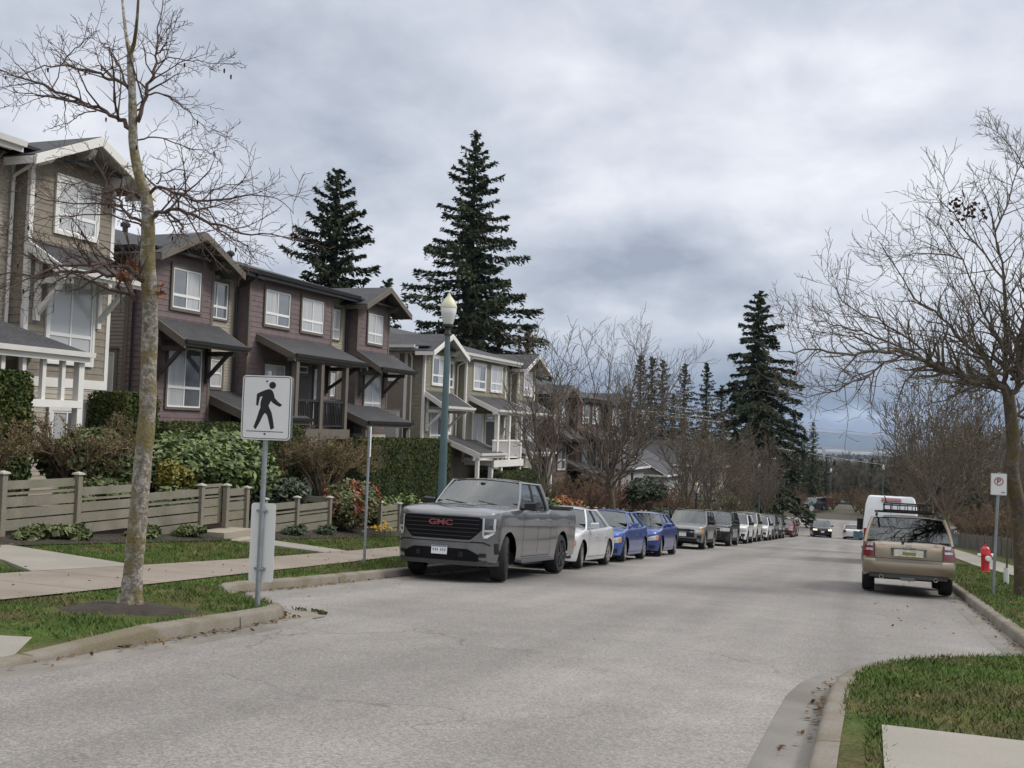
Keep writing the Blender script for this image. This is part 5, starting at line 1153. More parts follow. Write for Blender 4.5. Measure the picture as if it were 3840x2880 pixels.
def greenhouse(c, root, G, bodym, glm=None, rear=None):
    glm = glm or CGL; rear = rear or CGT
    """G: bf (x of windscreen foot), tf (x of roof front), tr, br, zb belt, zt roof, wb half-width at belt, wt half-width at roof"""
    nf = 6
    def ring(xf, xr, w, z, bow, zc=0.0):
        pts = []
        for i in range(nf + 1): t = -1 + 2 * i / nf; pts.append((xf - bow * t * t, t * w * 1.0, z + zc * (1 - t * t)))
        return pts, [(xf - bow + (xr + bow * .6 - xf + bow) * i / 8, w, z) for i in range(9)], [(xr + bow * .6 * (t := (1 - 2 * i / nf)) * t, t * w, z + zc * (1 - t * t)) for i in range(nf + 1)]
    lo = ring(G['bf'], G['br'], G['wb'], G['zb'], .22); hi = ring(G['tf'], G['tr'], G['wt'], G['zt'], .10, .035)
    def mid(a, b_, t, out=.012): return tuple(a[i] + (b_[i] - a[i]) * t for i in range(3))
    def surf(i, name, m, fl=None, t0=0.0, t1=1.0, off=0.0, lim=None):
        b = MB(); A, B = lo[i], hi[i]
        if fl: A = [(p[0], -p[1], p[2]) for p in A]; B = [(p[0], -p[1], p[2]) for p in B]
        n = len(A)
        for k in range(n):
            for j in range(4):
                t = t0 + (t1 - t0) * j / 3; q = mid(A[k], B[k], t); bul = .02 * math.sin(math.pi * t); q = (q[0] + (bul if i == 0 else -bul if i == 2 else 0), q[1] + ((bul + off) * (-1 if fl else 1) if i == 1 else 0), q[2]); b.v.append(q)
        rgk = range(n - 1) if lim is None else range(*lim)
        for k in rgk:
            for j in range(3): b.f.append((k * 4 + j, (k + 1) * 4 + j, (k + 1) * 4 + j + 1, k * 4 + j + 1)); b.m.append(0)
        return b.build(name, m, root, smooth=60)
    surf(0, 'windscreen', glm); surf(2, 'rear_window', rear); surf(1, 'side_window', G.get('sg', glm)); surf(1, 'side_window', G.get('sg', glm), fl=True)
    # roof shell
    b = MB(); A = hi[0]; n = 10
    for i in range(n + 1):
        f = i / n; bulge = .05 * math.sin(math.pi * min(1, f * 1.0)) * G.get('rc', 1)
        for k in range(nf + 1):
            t = -1 + 2 * k / nf; x0 = hi[0][k][0]; x1 = hi[2][nf - k][0]; e = .014
            b.v.append((x0 + (x1 - x0) * f + (.02 if i == 0 else -.02 if i == n else 0), t * (G['wt'] + e), G['zt'] + .012 + .035 * (1 - t * t) + bulge * (1 - t ** 4 * .6) - (.014 if abs(t) == 1 or i in (0, n) else 0)))
    for i in range(n):
        for k in range(nf): b.f.append((i * (nf + 1) + k, (i + 1) * (nf + 1) + k, (i + 1) * (nf + 1) + k + 1, i * (nf + 1) + k + 1)); b.m.append(0)
    b.build('roof', bodym, root, smooth=50)
    # pillars
    b = MB()
    for sy in (1, -1):
        def pl(p, q, w, d=.012, n=5):
            pts = [tuple(p[i] + (q[i] - p[i]) * k / n + (.02 * math.sin(math.pi * k / n) * sy if i == 1 else 0) for i in range(3)) for k in range(n + 1)]; b.tube([(x, y + sy * d * .2, z) for x, y, z in pts], w, 6)
        p, q = lo[1][0], hi[1][0]; pl((p[0], sy * p[1], p[2] - .03), (q[0], sy * q[1], q[2]), .034)
        p, q = lo[1][-1], hi[1][-1]; pl((p[0], sy * p[1], p[2] - .03), (q[0], sy * q[1], q[2]), G.get('cp', .055))
        b.tube([(hi[1][0][0], sy * G['wt'], G['zt'] + .0), (hi[1][-1][0], sy * G['wt'], G['zt'])], .026, 6)
    b.build('pillar', bodym, root, smooth=60, fix=False)
    b = MB()
    for sy in (1, -1):
        for f in G.get('bp', (.42,)):
            p = tuple(lo[1][0][i] + (lo[1][-1][i] - lo[1][0][i]) * f for i in range(3)); q = tuple(hi[1][0][i] + (hi[1][-1][i] - hi[1][0][i]) * (f * G.get('bl', .9)) for i in range(3)); b.tube([(p[0], sy * (p[1] + .004), p[2] - .02), ((p[0] + q[0]) / 2, sy * ((p[1] + q[1]) / 2 + .02), (p[2] + q[2]) / 2), (q[0], sy * (q[1] + .004), q[2])], .028, 4)
        b.tube([(lo[1][0][0], sy * (G['wb'] + .006), G['zb']), (lo[1][-1][0], sy * (G['wb'] + .006), G['zb'])], .014, 4)
    b.build('window_trim', G.get('trimm', BLK), root, smooth=60, fix=False)

def wheel(root, x, y, r, w, rim, spokes=5, steer=0.0):
    sg = 1 if y > 0 else -1; b = MB(); R = r * .66
    b.lathe([(0, .0), (.055, .0), (R * .5, -.012), (R * .96, -.03), (R, .0), (R * 1.02, .012), (R * 1.03, -.06)], 24, axis='y'); 
    for i in range(spokes):
        t = 2 * math.pi * i / spokes; a = Vector((math.cos(t), 0, math.sin(t))); b.bar(a * .03, a * R * .98, r * .17, .03, (0, 1, 0))
    if spokes < 9:
        d = MB()
        for i in range(spokes): 
            t = 2 * math.pi * (i + .5) / spokes; a = Vector((math.cos(t), 0, math.sin(t)))
    wh = b.build('wheel', rim, root, smooth=40); 
    wh.location = (x, y - sg * .012, r); wh.rotation_euler = (0, 0, (0 if sg > 0 else math.pi) + steer); wh.scale = (1, 1, 1)
    g = MB(); 
    for i in range(spokes):
        t0 = 2 * math.pi * (i + .5) / spokes; q = [(math.cos(t0 + dt) * rr, .001, math.sin(t0 + dt) * rr) for rr, dt in ((R * .3, -.3), (R * .9, -.42 * 5 / spokes), (R * .93, 0), (R * .9, .42 * 5 / spokes), (R * .3, .3))]; g.add(q, [(0, 1, 2, 3, 4)])
    g.build('rim_gap', BLK, wh)
    t = MB(); t.lathe([(R * 1.0, .0), (R * 1.12, .022), (r * .93, .014), (r * .985, -.012), (r, -.05), (r, -w + .04), (r * .97, -w), (R, -w)], 32, axis='y'); t.build('tyre', TYRE, wh, smooth=30)
    return wh

def place(root, x, y, yaw=0.0, facing=-1):
    """stand a vehicle on the street; facing -1: nose towards the camera (-Y), +1: away"""
    s = (rz(y + 1.5) - rz(y - 1.5)) / 3.0; f = Vector((0, facing, facing * s)); f.rotate(Matrix.Rotation(yaw, 3, 'Z')); up = Vector((0, -s, 1)).normalized(); f = (f - up * f.dot(up)).normalized(); lf = up.cross(f)
    root.matrix_world = Matrix(((f.x, lf.x, up.x, x), (f.y, lf.y, up.y, y), (f.z, lf.z, up.z, rz(y) + .028), (0, 0, 0, 1)))

def common(c, root, bm, P, G, o):
    c.body().build('body', bm, root, smooth=32, fix=True)
    b = MB(); gc = P['gc']; b.box((c.xr + .25, -c.Wh + .27, gc - .04), (c.xf - .25, c.Wh - .27, P['belt'] - .12)); b.box((c.wr + P['r'] + .12, -c.Wh + .1, gc + .0), (c.wf - P['r'] - .12, c.Wh - .1, gc + .18)); b.build('underbody', UND, root)
    greenhouse(c, root, G, bm); cabin(c, root, G)
    for (x, st) in ((c.wf, o.get('steer', 0)), (c.wr, 0)):
        for s in (1, -1): wheel(root, x, s * (c.Wh - .035), P['r'], P.get('tw', .22), o.get('rim', RIMS), o.get('spokes', 5), st)
    # door gaps, handles, mirrors
    b = MB(); h = MB()
    for s in (1, -1):
        for x in o['gaps']: c.patch(b, 'side', x - .005, x + .005, gc + .1, P['belt'] - .05, .003, 1, s, 6)
        c.patch(b, 'side', o['gaps'][-1], o['gaps'][0], gc + .10, gc + .112, .003, 8, s, 1)
        for x in o['handles']: z = P['belt'] - .16; y = s * (c.hw(x) * c.side(z)); h.box((x - .09, min(y, y + s * .03), z - .015), (x + .09, max(y, y + s * .03), z + .015))
    b.build('door_gap', BLK, root, fix=False); h.build('door_handle', o.get('hm', bm), root)
    for s in (1, -1):
        m = MB(); x = G['bf'] - .42; y = s * (G['wb'] + .015); z = G['zb'] + .09; k = o.get('ms', 1.0)
        m.add([(x - .04 + dx * (1 if j else .75), y + s * (.05 + j * .2) * k, z + dz * k * (1 if j else .8)) for j in (0, 1) for dx, dz in ((-.05, -.07), (.09, -.06), (.08, .06), (-.05, .09))], [(3, 2, 1, 0), (4, 5, 6, 7), (0, 1, 5, 4), (1, 2, 6, 5), (2, 3, 7, 6), (3, 0, 4, 7)]); m.box((x - .02, min(y - s * .04, y + s * .07), z - .08), (x + .03, max(y - s * .04, y + s * .07), z - .03)); m.build('mirror', o.get('mm', bm), root, smooth=50)
    if o.get('clad'):
        b = MB()
        for s in (1, -1):
            for cx in (c.wf, c.wr):
                R = P['r'] + P.get('ag', .055); n = 14
                for i in range(n + 1):
                    t = -.15 + (math.pi + .3) * i / n
                    for q in (R - .004, R + .055): x = cx + q * math.cos(t); z = P['r'] + q * math.sin(t); b.v.append((x, s * (c.hw(x) * c.side(z) + .014), max(z, gc)))
                o_ = len(b.v) - 2 * (n + 1)
                for i in range(n): b.f.append((o_ + 2 * i, o_ + 2 * i + 1, o_ + 2 * i + 3, o_ + 2 * i + 2)); b.m.append(0)
            c.patch(b, 'side', c.wr + P['r'], c.wf - P['r'], gc + .02, gc + .17, .012, 8, s, 2)
        b.build('arch_cladding', BLK, root, fix=False)

def plate(root, x, z, w=.31, h=.155, f=1):
    b = MB(); b.box((min(x, x + f * .012), -w / 2, z), (max(x, x + f * .012), w / 2, z + h)); p = b.build('number_plate', PLATE, root); return p

def sedan(label, bm, pos, group, v=0):
    P = dict(L=4.75, W=1.82, wb=2.75, fo=.93, r=.33, gc=.17, belt=.93, sh=.06, crown=.035, nf=.75, ef=2.4, nr=.65, er=2.8, top=[(-2.375, .80), (-2.33, .93), (-2.25, .99), (-1.75, 1.03), (-1.2, .99), (.9, .955), (1.25, .93), (1.9, .83), (2.2, .74), (2.33, .66), (2.375, .58)])
    if v: P.update(L=4.56, fo=.90, wb=2.70, W=1.80); P['top'] = [(-2.28, .82), (-2.24, .96), (-2.15, 1.02), (-1.75, 1.05), (-1.2, 1.0), (.9, .96), (1.2, .94), (1.8, .85), (2.1, .77), (2.23, .68), (2.28, .60)]
    c = Car(P); G = dict(bf=1.12, tf=.33, tr=-.95, br=-1.78, zb=.95, zt=1.42 if not v else 1.40, wb=.80, wt=.565, bp=(.47,), cp=.05, rc=.9)
    r = empty('sedan'); tag(r, label, 'car', group); common(c, r, bm, P, G, dict(gaps=(.95, -.08, -1.02), handles=(.12, -.88), rim=RIMS, spokes=10 if not v else 7, steer=.12 if not v else .08))
    g = MB(); c.patch(g, 'f', -.36, .36, .50, .60, .008, 6); c.patch(g, 'f', -.52, .52, .22, .36, .008, 8); gr = g.build('grille', BLK, r, fix=False)
    g = MB()
    for z in (.535, .565): c.patch(g, 'f', -.35, .35, z, z + .010, .012, 6, nz=1)
    g.lathe([(0, .0), (.045, .0), (.045, .012), (0, .012)], 12, (c.xf + .005, 0, .56), 'x'); g.build('badge', CHR, gr, fix=False)
    for s in (1, -1):
        h = MB(); zl = lambda y: .50 + .05 * (abs(y) - .42) / .4; zh = lambda y: .60 + .12 * (abs(y) - .42) / .4; a, e = sorted((s * .42, s * .83)); c.patch(h, 'f', a, e, zl, zh, .008, 8); h.build('headlight', LAMPC, r, fix=False)
        h = MB(); a, e = sorted((s * .79, s * .845)); c.patch(h, 'f', a, e, .565, .69, .011, 3); h.build('indicator', LAMPA, r, fix=False)
        h = MB(); a, e = sorted((s * .58, s * .76)); c.patch(h, 'f', a, e, .26, .38, .01, 4); h.build('fog_light_bezel', BLK, r, fix=False)
        h = MB(); a, e = sorted((s * .45, s * .84)); c.patch(h, 'r', a, e, .72, .88, .008, 6); h.build('tail_light', LAMPR, r, fix=False)
    plate(r, c.xf + .004, .37)
    w = MB(); w.tube([(1.16, .5, .975), (.98, 0.05, 1.03)], .008, 4); w.tube([(1.2, -.1, .975), (1.0, -.5, 1.03)], .008, 4); w.build('wiper', BLK, r, fix=False)
    place(r, *pos); return r

def suv(label, bm, pos, group, L=4.85, W=1.9, H=1.75, r=.37, gc=.24, wb=2.85, hood=1.08, rim=RIMS, box=.6, rails=True, grille=BLK, clad=True, name='off_roader', facing=-1, big=0, sg=None, gtint=None, light=LAMPC, style='mid', cat='car'):
    xf = L / 2; P = dict(L=L, W=W, wb=wb, fo=.88, r=r, gc=gc, belt=hood - .02, sh=.07, crown=.035, nf=.6, ef=3.0, nr=.45, er=4.2, chin=.12, tw=.25,
        top=[(-xf, hood - .25), (-xf + .04, hood - .08), (-xf + .2, hood), (-.5, hood), (xf - 1.35, hood), (xf - .9, hood - .04), (xf - .25, hood - .10), (xf - .08, hood - .16), (xf, hood - .3)])
    c = Car(P); G = dict(bf=xf - 1.25, tf=xf - 1.95, tr=-xf + .55 * box + .15, br=-xf + .14, zb=hood - .01, zt=H - .09, wb=W / 2 - .09, wt=W / 2 - .24, bp=(.32, .66), cp=.05, sg=sg or CGT, rc=.8, bl=.95)
    rt = empty(name); tag(rt, label, cat, group); common(c, rt, bm, P, G, dict(gaps=(xf - 1.25, xf - 2.25, xf - 3.2), handles=(xf - 2.1, xf - 3.05), rim=rim, clad=clad, ms=1.15, mm=BLK if clad else bm))
    gt = hood - .22
    g = MB(); c.patch(g, 'f', -.48, .48, gt - .24, gt, .008, 6); gr = g.build('grille', grille, rt, fix=False)
    g = MB(); c.patch(g, 'f', -.46, .46, gt - .13, gt - .09, .013, 6, nz=1); c.patch(g, 'f', -.50, .50, gt - .01, gt + .02, .012, 6, nz=1); g.build('grille_bar', CHR if style != 'black' else BLK, gr, fix=False)
    for s in (1, -1):
        h = MB(); a, e = sorted((s * .5, s * (W / 2 - .06))); c.patch(h, 'f', a, e, gt - .17, gt + .01, .01, 7); h.build('headlight', light, rt, fix=False)
        h = MB(); a, e = sorted((s * (W / 2 - .13), s * (W / 2 - .045))); c.patch(h, 'f', a, e, gt - .16, gt, .013, 3); h.build('indicator', LAMPA if style == 'old' else light, rt, fix=False)
        h = MB(); a, e = sorted((s * .6, s * (W / 2 - .12))); c.patch(h, 'f', a, e, gc + .2, gc + .34, .01, 4); h.build('fog_light_bezel', BLK, rt, fix=False)
        h = MB(); a, e = sorted((s * .62, s * (W / 2 - .03))); c.patch(h, 'r', a, e, hood - .35, hood - .05, .01, 5); h.build('tail_light', LAMPR, rt, fix=False)
    h = MB(); c.patch(h, 'f', -.75, .75, gc + .06, gc + .2, .01, 8); c.patch(h, 'f', -.5, .5, gc + .24, gc + .36, .01, 6); h.build('lower_intake', BLK, rt, fix=False)
    plate(rt, c.xf + .006, gc + .27)
    if rails:
        b = MB()
        for s in (1, -1): y = s * (G['wt'] - .04); b.tube([(G['tf'] - .2, y, H - .05), (G['tf'] - .35, y, H + .0), (G['tr'] + .35, y, H + .0), (G['tr'] + .15, y, H - .05)], .018, 6)
        b.build('roof_rail', BLK if style != 'old' else RIMD, rt, fix=False)
    place(rt, *pos, facing=facing); return rt, c, G, P

GRP = 'vehicles parked nose towards the viewer along the left kerb'
# ---- the grey pickup
GMG = paint('slate_grey', (.175, .181, .188), .6, .22)
P = dict(L=5.88, W=2.06, wb=3.745, fo=.97, r=.425, gc=.34, belt=1.34, sh=.09, crown=.045, nf=.55, ef=3.6, nr=.12, er=8.0, pp=2.4, chin=.10, ag=.085, tw=.28,
         sidep=[(0, .945), (.1, .965), (.3, .985), (.55, .985), (.7, 1.0), (.9, .985), (1, .95), (1.3, .9)],
         top=[(-2.94, 1.36), (-2.8, 1.42), (-.82, 1.42), (-.70, 1.36), (.9, 1.36), (1.35, 1.40), (2.2, 1.36), (2.62, 1.325), (2.80, 1.29), (2.90, 1.24), (2.94, 1.16)])
c = Car(P); G = dict(bf=1.42, tf=.72, tr=-.70, br=-.98, zb=1.34, zt=1.90, wb=.90, wt=.72, bp=(.52,), cp=.07, rc=.7, bl=.92, sg=CGT)
tr = empty('pickup_truck'); tag(tr, 'slate grey crew cab pickup truck with a black grille, first of the parked row', 'pickup truck', GRP)
common(c, tr, GMG, P, G, dict(gaps=(1.12, .12, -.80), handles=(.28, -.62), rim=RIMD, spokes=6, steer=.26, ms=1.2, mm=BLK, hm=CHR))
xg = c.xf
# grille: hexagonal black opening with bars, chrome-grey surround
gx = [(-.74, 1.055), (.74, 1.055), (.775, 1.0), (.775, .84), (.60, .67), (-.60, .67), (-.775, .84), (-.775, 1.0)]
def front_poly(pts, x, th, name, m, parent=tr, lift=None):
    b = MB(); n = len(pts)
    def X(y): return min(x, c.xs(min(abs(y), c.Wh * .999), 1) + (x - xg))
    # triangulated fan from the centre line keeps the curve of the nose
    b.add([(X(y), y, z) for y, z in pts] + [(X(y) - th, y, z) for y, z in pts], [tuple(range(n))] + [(i, (i + 1) % n, n + (i + 1) % n, n + i) for i in range(n)]); return b.build(name, m, parent)
GRB = mat('grille_black', (.004, .004, .005), rough=.5, spec=.15)
gzl = lambda y: interp(abs(y), [(0, .765), (.58, .765), (.75, .92), (.775, .96)]); gzh = lambda y: interp(abs(y), [(0, 1.185), (.74, 1.185), (.775, 1.15)])
b = MB(); c.patch(b, 'f', -.80, .80, lambda y: gzl(y) - .035, lambda y: gzh(y) + .018, .012, 30, nz=2); sur = b.build('grille_surround', paint('slate_light', (.2, .205, .21), .6, .25), tr, fix=False)
b = MB(); c.patch(b, 'f', -.775, .775, gzl, gzh, .020, 30, nz=4); gr = b.build('grille', GRB, tr, fix=False)
b = MB()
for k, z in enumerate(np.linspace(.83, 1.13, 5)):
    w = .62 if z < .86 else .75
    c.patch(b, 'f', -w * .97, w * .97, z - .007, z + .006, .034, 20, nz=1)
b.build('grille_bar', mat('grille_bar', (.022, .022, .024), rough=.35), gr)
me = text_mesh('GMC', .215, .008, .006); REDL = mat('badge_red', (.22, .05, .06), rough=.35, var=.05); me.materials.append(REDL)
o = link_mesh('badge', me, tr, (xg + .050, 0, 1.06)); o.rotation_euler = (R_(90), 0, R_(90)); o.scale = (1.0, .64, 1)
for s in (1, -1):
    hd = MB(); a, e = sorted((s * .80, s * 1.0)); c.patch(hd, 'f', a, e, lambda y: .95 if abs(y) < .9 else .99, 1.17, .012, 6); h = hd.build('headlight', mat('headlamp_dark', (.05, .052, .055), rough=.08, coat=1), tr, fix=False)
    b = MB(); a, e = sorted((s * .785, s * .815)); c.patch(b, 'f', a, e, .84, 1.18, .026, 2); a, e = sorted((s * .80, s * .955)); c.patch(b, 'f', a, e, .925, .965, .022, 5); a, e = sorted((s * .945, s * .975)); c.patch(b, 'f', a, e, .94, 1.17, .02, 2); c.patch_poly(b, 'f', [(s * .80, .80), (s * .80, .85), (s * .95, .94), (s * .97, .91), (s * .86, .81)], .024); b.build('daytime_light', mat('drl_grey', (.5, .51, .52), rough=.25, metal=.3), h, fix=False)
    b = MB(); a, e = sorted((s * .965, s * 1.005)); c.patch(b, 'f', a, e, .52, .72, .012, 2); b.build('air_slot', BLK, tr, fix=False)
b = MB(); c.patch(b, 'f', -.74, .74, .38, lambda y: .60 - .10 * max(0, (abs(y) - .55) / .19), .014, 14); b.build('lower_intake', GRB, tr, fix=False)
b = MB(); c.patch(b, 'f', -1.0, 1.0, .30, .40, .012, 14); b.build('front_chin', mat('chin_grey', (.035, .036, .038), rough=.7), tr, fix=False)
b = MB(); c.patch(b, 'f', -1.0, 1.0, lambda y: .715 - .08 * max(0, (abs(y) - .8) / .2), lambda y: .74 - .08 * max(0, (abs(y) - .8) / .2), .008, 20, nz=1); b.build('bumper_seam', BLK, tr, fix=False)
b = MB()
for s in (1, -1): b.box((xg - .02, s * .42 - .04, .45), (xg + .03, s * .42 + .04, .54))
b.build('tow_hook', BLK, tr)
for s in (1, -1): b = MB(); a, e = sorted((s * .74, s * .86)); c.patch(b, 'f', a, e, .46, .53, .018, 3); b.build('fog_light', BLK, tr, fix=False)
pl_ = plate(tr, xg + .03, .48, .31, .155); b = MB(); b.box((xg + .0425, -.15, .61), (xg + .0435, .15, .632)); b.build('plate_band', PLB, pl_)
b = MB()
for i, y in enumerate((-.115, -.075, -.035, .035, .075, .115)): b.box((xg + .0425, y - .010, .535), (xg + .0435, y + .010, .585))
b.build('plate_characters', PLB, pl_)
b = MB(); 
for s in (1, -1):
    y0, y1 = sorted((s * .12, s * .42)); b.add([(2.40, y0, 1.396), (2.40, y1, 1.385), (2.28, y1, 1.405), (2.28, y0, 1.415)], [(0, 1, 2, 3)])
b.box((2.22, -.42, 1.36), (2.27, .42, 1.402)); b.build('hood_vent', BLK, tr)
for s in (1, -1):
    b = MB(); y = s * (c.Wh + .02); b.box((-1.05, min(y, y - s * .2), .33), (1.25, max(y, y - s * .2), .385)); b.build('running_board', mat('board_grey', (.10, .11, .12), rough=.5), tr)
# load bed: dark tonneau between the bed rails, tailgate, tail lamps, shark fin aerial
b = MB(); b.box((-2.86, -.84, 1.36), (-1.06, .84, 1.472)); b.build('tonneau_cover', BLK, tr)
b = MB()
for s in (1, -1): b.box((-2.9, s * .86 - .06, 1.42), (-1.04, s * .86 + .06, 1.478))
b.build('bed_rail', BLK, tr)
for s in (1, -1): b = MB(); y = s * .98; b.box((-2.945, min(y, y - s * .16), .92), (-2.85, max(y, y - s * .16) + .0, 1.28)); b.build('tail_light', LAMPR, tr)
b = MB(); b.add([(-.1, -.02, 1.955), (-.28, -.02, 1.955), (-.26, 0, 2.03), (-.1, .02, 1.955), (-.28, .02, 1.955)], [(0, 1, 2), (3, 2, 4), (1, 4, 2), (0, 2, 3)]); b.build('aerial_fin', BLK, tr)
b = MB(); b.tube([(1.45, .62, 1.42), (1.30, .1, 1.49)], .01, 4); b.tube([(1.5, -.05, 1.43), (1.33, -.6, 1.485)], .01, 4); b.build('wiper', BLK, tr, fix=False)
b = MB(); b.lathe([(0, 0), (.07, 0), (.06, .03), (0, .03)], 8, (.80, 0, 1.84), 'z'); b.build('sensor_pod', BLK, tr)
for s in (1, -1): b = MB(); c.patch(b, 'side', c.wr + .55, c.wr + .555, 1.0, 1.01, .01, 1, s); 
place(tr, -7.52, 19.35 + P['wb'] / 2 + .05, yaw=0.0)

SIL = paint('silver', (.62, .63, .64), .35, .26); BLU = paint('blue', (.035, .085, .30), .45, .28); BLU2 = paint('deep_blue', (.022, .05, .24), .45, .28)
sedan('silver sedan parked right behind the grey pickup', SIL, (-7.52, 25.45 + 1.37), GRP)
sedan('mid blue sedan parked behind the silver one', BLU, (-7.56, 30.5 + 1.36), GRP, 1)
sedan('deeper blue sedan parked between the mid blue one and the old grey off-roader', BLU2, (-7.56, 36.15 + 1.36), GRP, 1)
suv('old boxy grey off-roader with an amber cornered headlight, behind the blue sedans', paint('pewter', (.20, .20, .19), .5, .38), (-7.62, 46.9 + 1.35), GRP, 4.6, 1.78, 1.72, .37, .26, 2.7, 1.06, style='old', box=.35)
suv('black off-roader parked behind the old grey one', paint('black', (.018, .018, .021), .3, .25), (-7.6, 55 + 1.45), GRP, 4.95, 1.98, 1.78, .39, .24, 2.95, 1.12, style='chrome')
suv('white compact off-roader parked behind the black one', paint('white', (.66, .68, .70), .0, .3), (-7.5, 62.3 + 1.4), GRP, 4.6, 1.86, 1.70, .36, .22, 2.7, 1.06, style='black', sg=CGL)
suv('pale tall off-roader hidden mostly behind the white compact one', paint('ivory', (.55, .55, .50), .1, .35), (-7.6, 68.4 + 1.4), GRP, 4.8, 1.9, 1.86, .38, .26, 2.8, 1.12, style='mid')
suv('small white crossover with split black lamps, second white car of the row', paint('white', (.66, .68, .70), .0, .3), (-7.45, 74.8 + 1.4), GRP, 4.4, 1.82, 1.65, .35, .22, 2.67, 1.02, style='black', clad=True)
suv('brownish grey off-roader behind the small white crossover', paint('taupe', (.15, .135, .12), .5, .35), (-7.55, 80.6 + 1.4), GRP, 5.0, 1.98, 1.88, .39, .26, 2.95, 1.14)
suv('dark off-roader near the end of the parked row', paint('charcoal', (.04, .042, .045), .4, .3), (-7.5, 87 + 1.4), GRP, 4.7, 1.9, 1.74, .37, .24, 2.75, 1.08)
suv('dark red car at the end of the parked row', paint('red', (.22, .012, .018), .4, .3), (-7.25, 97.0 + 1.4), GRP, 4.4, 1.82, 1.55, .34, .2, 2.67, .98, clad=False, rails=False, name='hatchback')
suv('black car just beyond the dark red one', paint('black', (.018, .018, .021), .3, .25), (-7.4, 103 + 1.4), GRP, 4.5, 1.85, 1.6, .35, .2, 2.7, 1.0, clad=False, rails=False, name='hatchback')
mv = 'cars out on the roadway'
suv('dark compact off-roader coming up the middle of the street', paint('black', (.018, .018, .021), .3, .25), (-4.6, 110, .12), mv, 4.6, 1.86, 1.66, .36, .2, 2.7, 1.04, clad=False, rails=False, light=mat('headlamp_lit', (.9, .85, .75), rough=.2, emit=(1, .85, .6), estr=.5))
suv('silver car driving away in the right hand lane', SIL, (-1.55, 108.5, 0), mv, 4.5, 1.82, 1.45, .33, .17, 2.7, .96, clad=False, rails=False, name='hatchback', facing=1)
suv('dark off-roader parked across the junction on the left', paint('navy', (.03, .035, .05), .4, .3), (at(1757, 1105, 151).x, at(1757, 1105, 151).y, -.45), mv, 4.8, 1.9, 1.8, .38, .24, 2.8, 1.1)
suv('bright red car partly hidden behind the dark off-roader across the junction', paint('bright_red', (.42, .02, .025), .3, .3), (at(1781, 1102, 157).x, at(1781, 1102, 157).y, -.3), mv, 4.4, 1.82, 1.6, .34, .2, 2.67, 1.0, clad=False, rails=False, name='hatchback')

# ---- the champagne off-roader on the right, seen from behind
CHA = paint('champagne', (.275, .225, .155), .55, .34)
r_, c, G, P = suv('champagne off-roader with a black roof basket parked at the right kerb', CHA, (.80, 25.75 + 1.33), 'vehicles parked along the right kerb', 4.79, 1.955, 1.74, .38, .36, 2.7, 1.12, rim=RIMS, rails=False, clad=False, facing=1, box=.9, name='off_roader')
# tailgate: glass already there; add lamps, plate, bumper, wiper, exhausts, hitch, basket
for ch in list(r_.children):
    if ch.name.startswith('tail_light'): bpy.data.objects.remove(ch)
xr = c.xr
for s in (1, -1):
    b = MB(); a, e = sorted((s * .70, s * .935)); c.patch(b, 'r', a, e, .80, 1.10, .012, 6); t = b.build('tail_light', LAMPR, r_, fix=False); b = MB(); a, e = sorted((s * .73, s * .90)); c.patch(b, 'r', a, e, .93, .98, .016, 4, nz=1); c.patch(b, 'r', a, e, 1.03, 1.10, .016, 4, nz=1); b.build('reversing_light', LAMPC, t, fix=False)
    b = MB(); c.patch(b, 'side', c.xr + .06, c.xr + .22, .82, 1.08, .012, 3, s); b.build('tail_light_side', LAMPR, t, fix=False)
b = MB(); 
for i, (z, k) in enumerate(((.46, .03), (.54, .075), (.70, .09), (.755, .05))):
    for y in np.linspace(-.93, .93, 15): b.v.append((c.xs(abs(y) / .99, -1) - k, y, z))
b.f = [(i * 15 + j, i * 15 + j + 1, (i + 1) * 15 + j + 1, (i + 1) * 15 + j) for i in range(3) for j in range(14)]; b.m = [0] * len(b.f); bp = b.build('rear_bumper', CHA, r_, smooth=60)
b = MB(); b.v = [(c.xs(abs(y) / .99, -1) - k, y, z) for k, z in ((.092, .705), (.05, .762), (.01, .775)) for y in np.linspace(-.68, .68, 9)]; b.f = [(i * 9 + j, i * 9 + j + 1, (i + 1) * 9 + j + 1, (i + 1) * 9 + j) for i in range(2) for j in range(8)]; b.m = [0] * 16; b.build('bumper_pad', mat('pad_taupe', (.13, .115, .09), rough=.6), bp)
b = MB(); c.patch(b, 'r', -.80, .80, .36, .47, .008, 8); b.build('lower_valance', mat('valance_grey', (.06, .057, .05), rough=.6), r_, fix=False)
b = MB(); c.patch(b, 'r', -.36, .36, .845, 1.0, .012, 4); rec = b.build('plate_recess', mat('pad_taupe', (.13, .115, .09)), r_, fix=False)
b = MB(); b.box((xr - .035, -.30, .835), (xr - .018, .30, .985)); p = b.build('number_plate', mat('plate_cream', (.62, .61, .53), rough=.5, tint=(.35, .36, .2), tscale=14, tamt=.6), r_)
b = MB(); b.box((xr - .0362, -.15, .86), (xr - .0352, .13, .93)); b.build('plate_characters', mat('plate_olive', (.20, .21, .07), rough=.6), p)
b = MB(); b.box((xr - .045, -.37, 1.005), (xr - .01, .37, 1.035)); gb = b.build('garnish_bar', CHR, r_)
me = text_mesh('ACURA', .055, .002, .001); me.materials.append(BLK); o = link_mesh('badge', me, gb, (xr - .048, 0, 1.018)); o.rotation_euler = (R_(90), 0, R_(-90)); o.scale = (1.5, .55, 1)
b = MB(); b.lathe([(.042, 0), (.055, 0), (.055, .012), (.042, .012)], 14, (xr - .03, 0, 1.085), 'x'); b.bar((xr - .03, -.028, 1.06), (xr - .03, -.008, 1.12), .01, .01); b.bar((xr - .03, .028, 1.06), (xr - .03, .008, 1.12), .01, .01); b.build('emblem', CHR, r_)
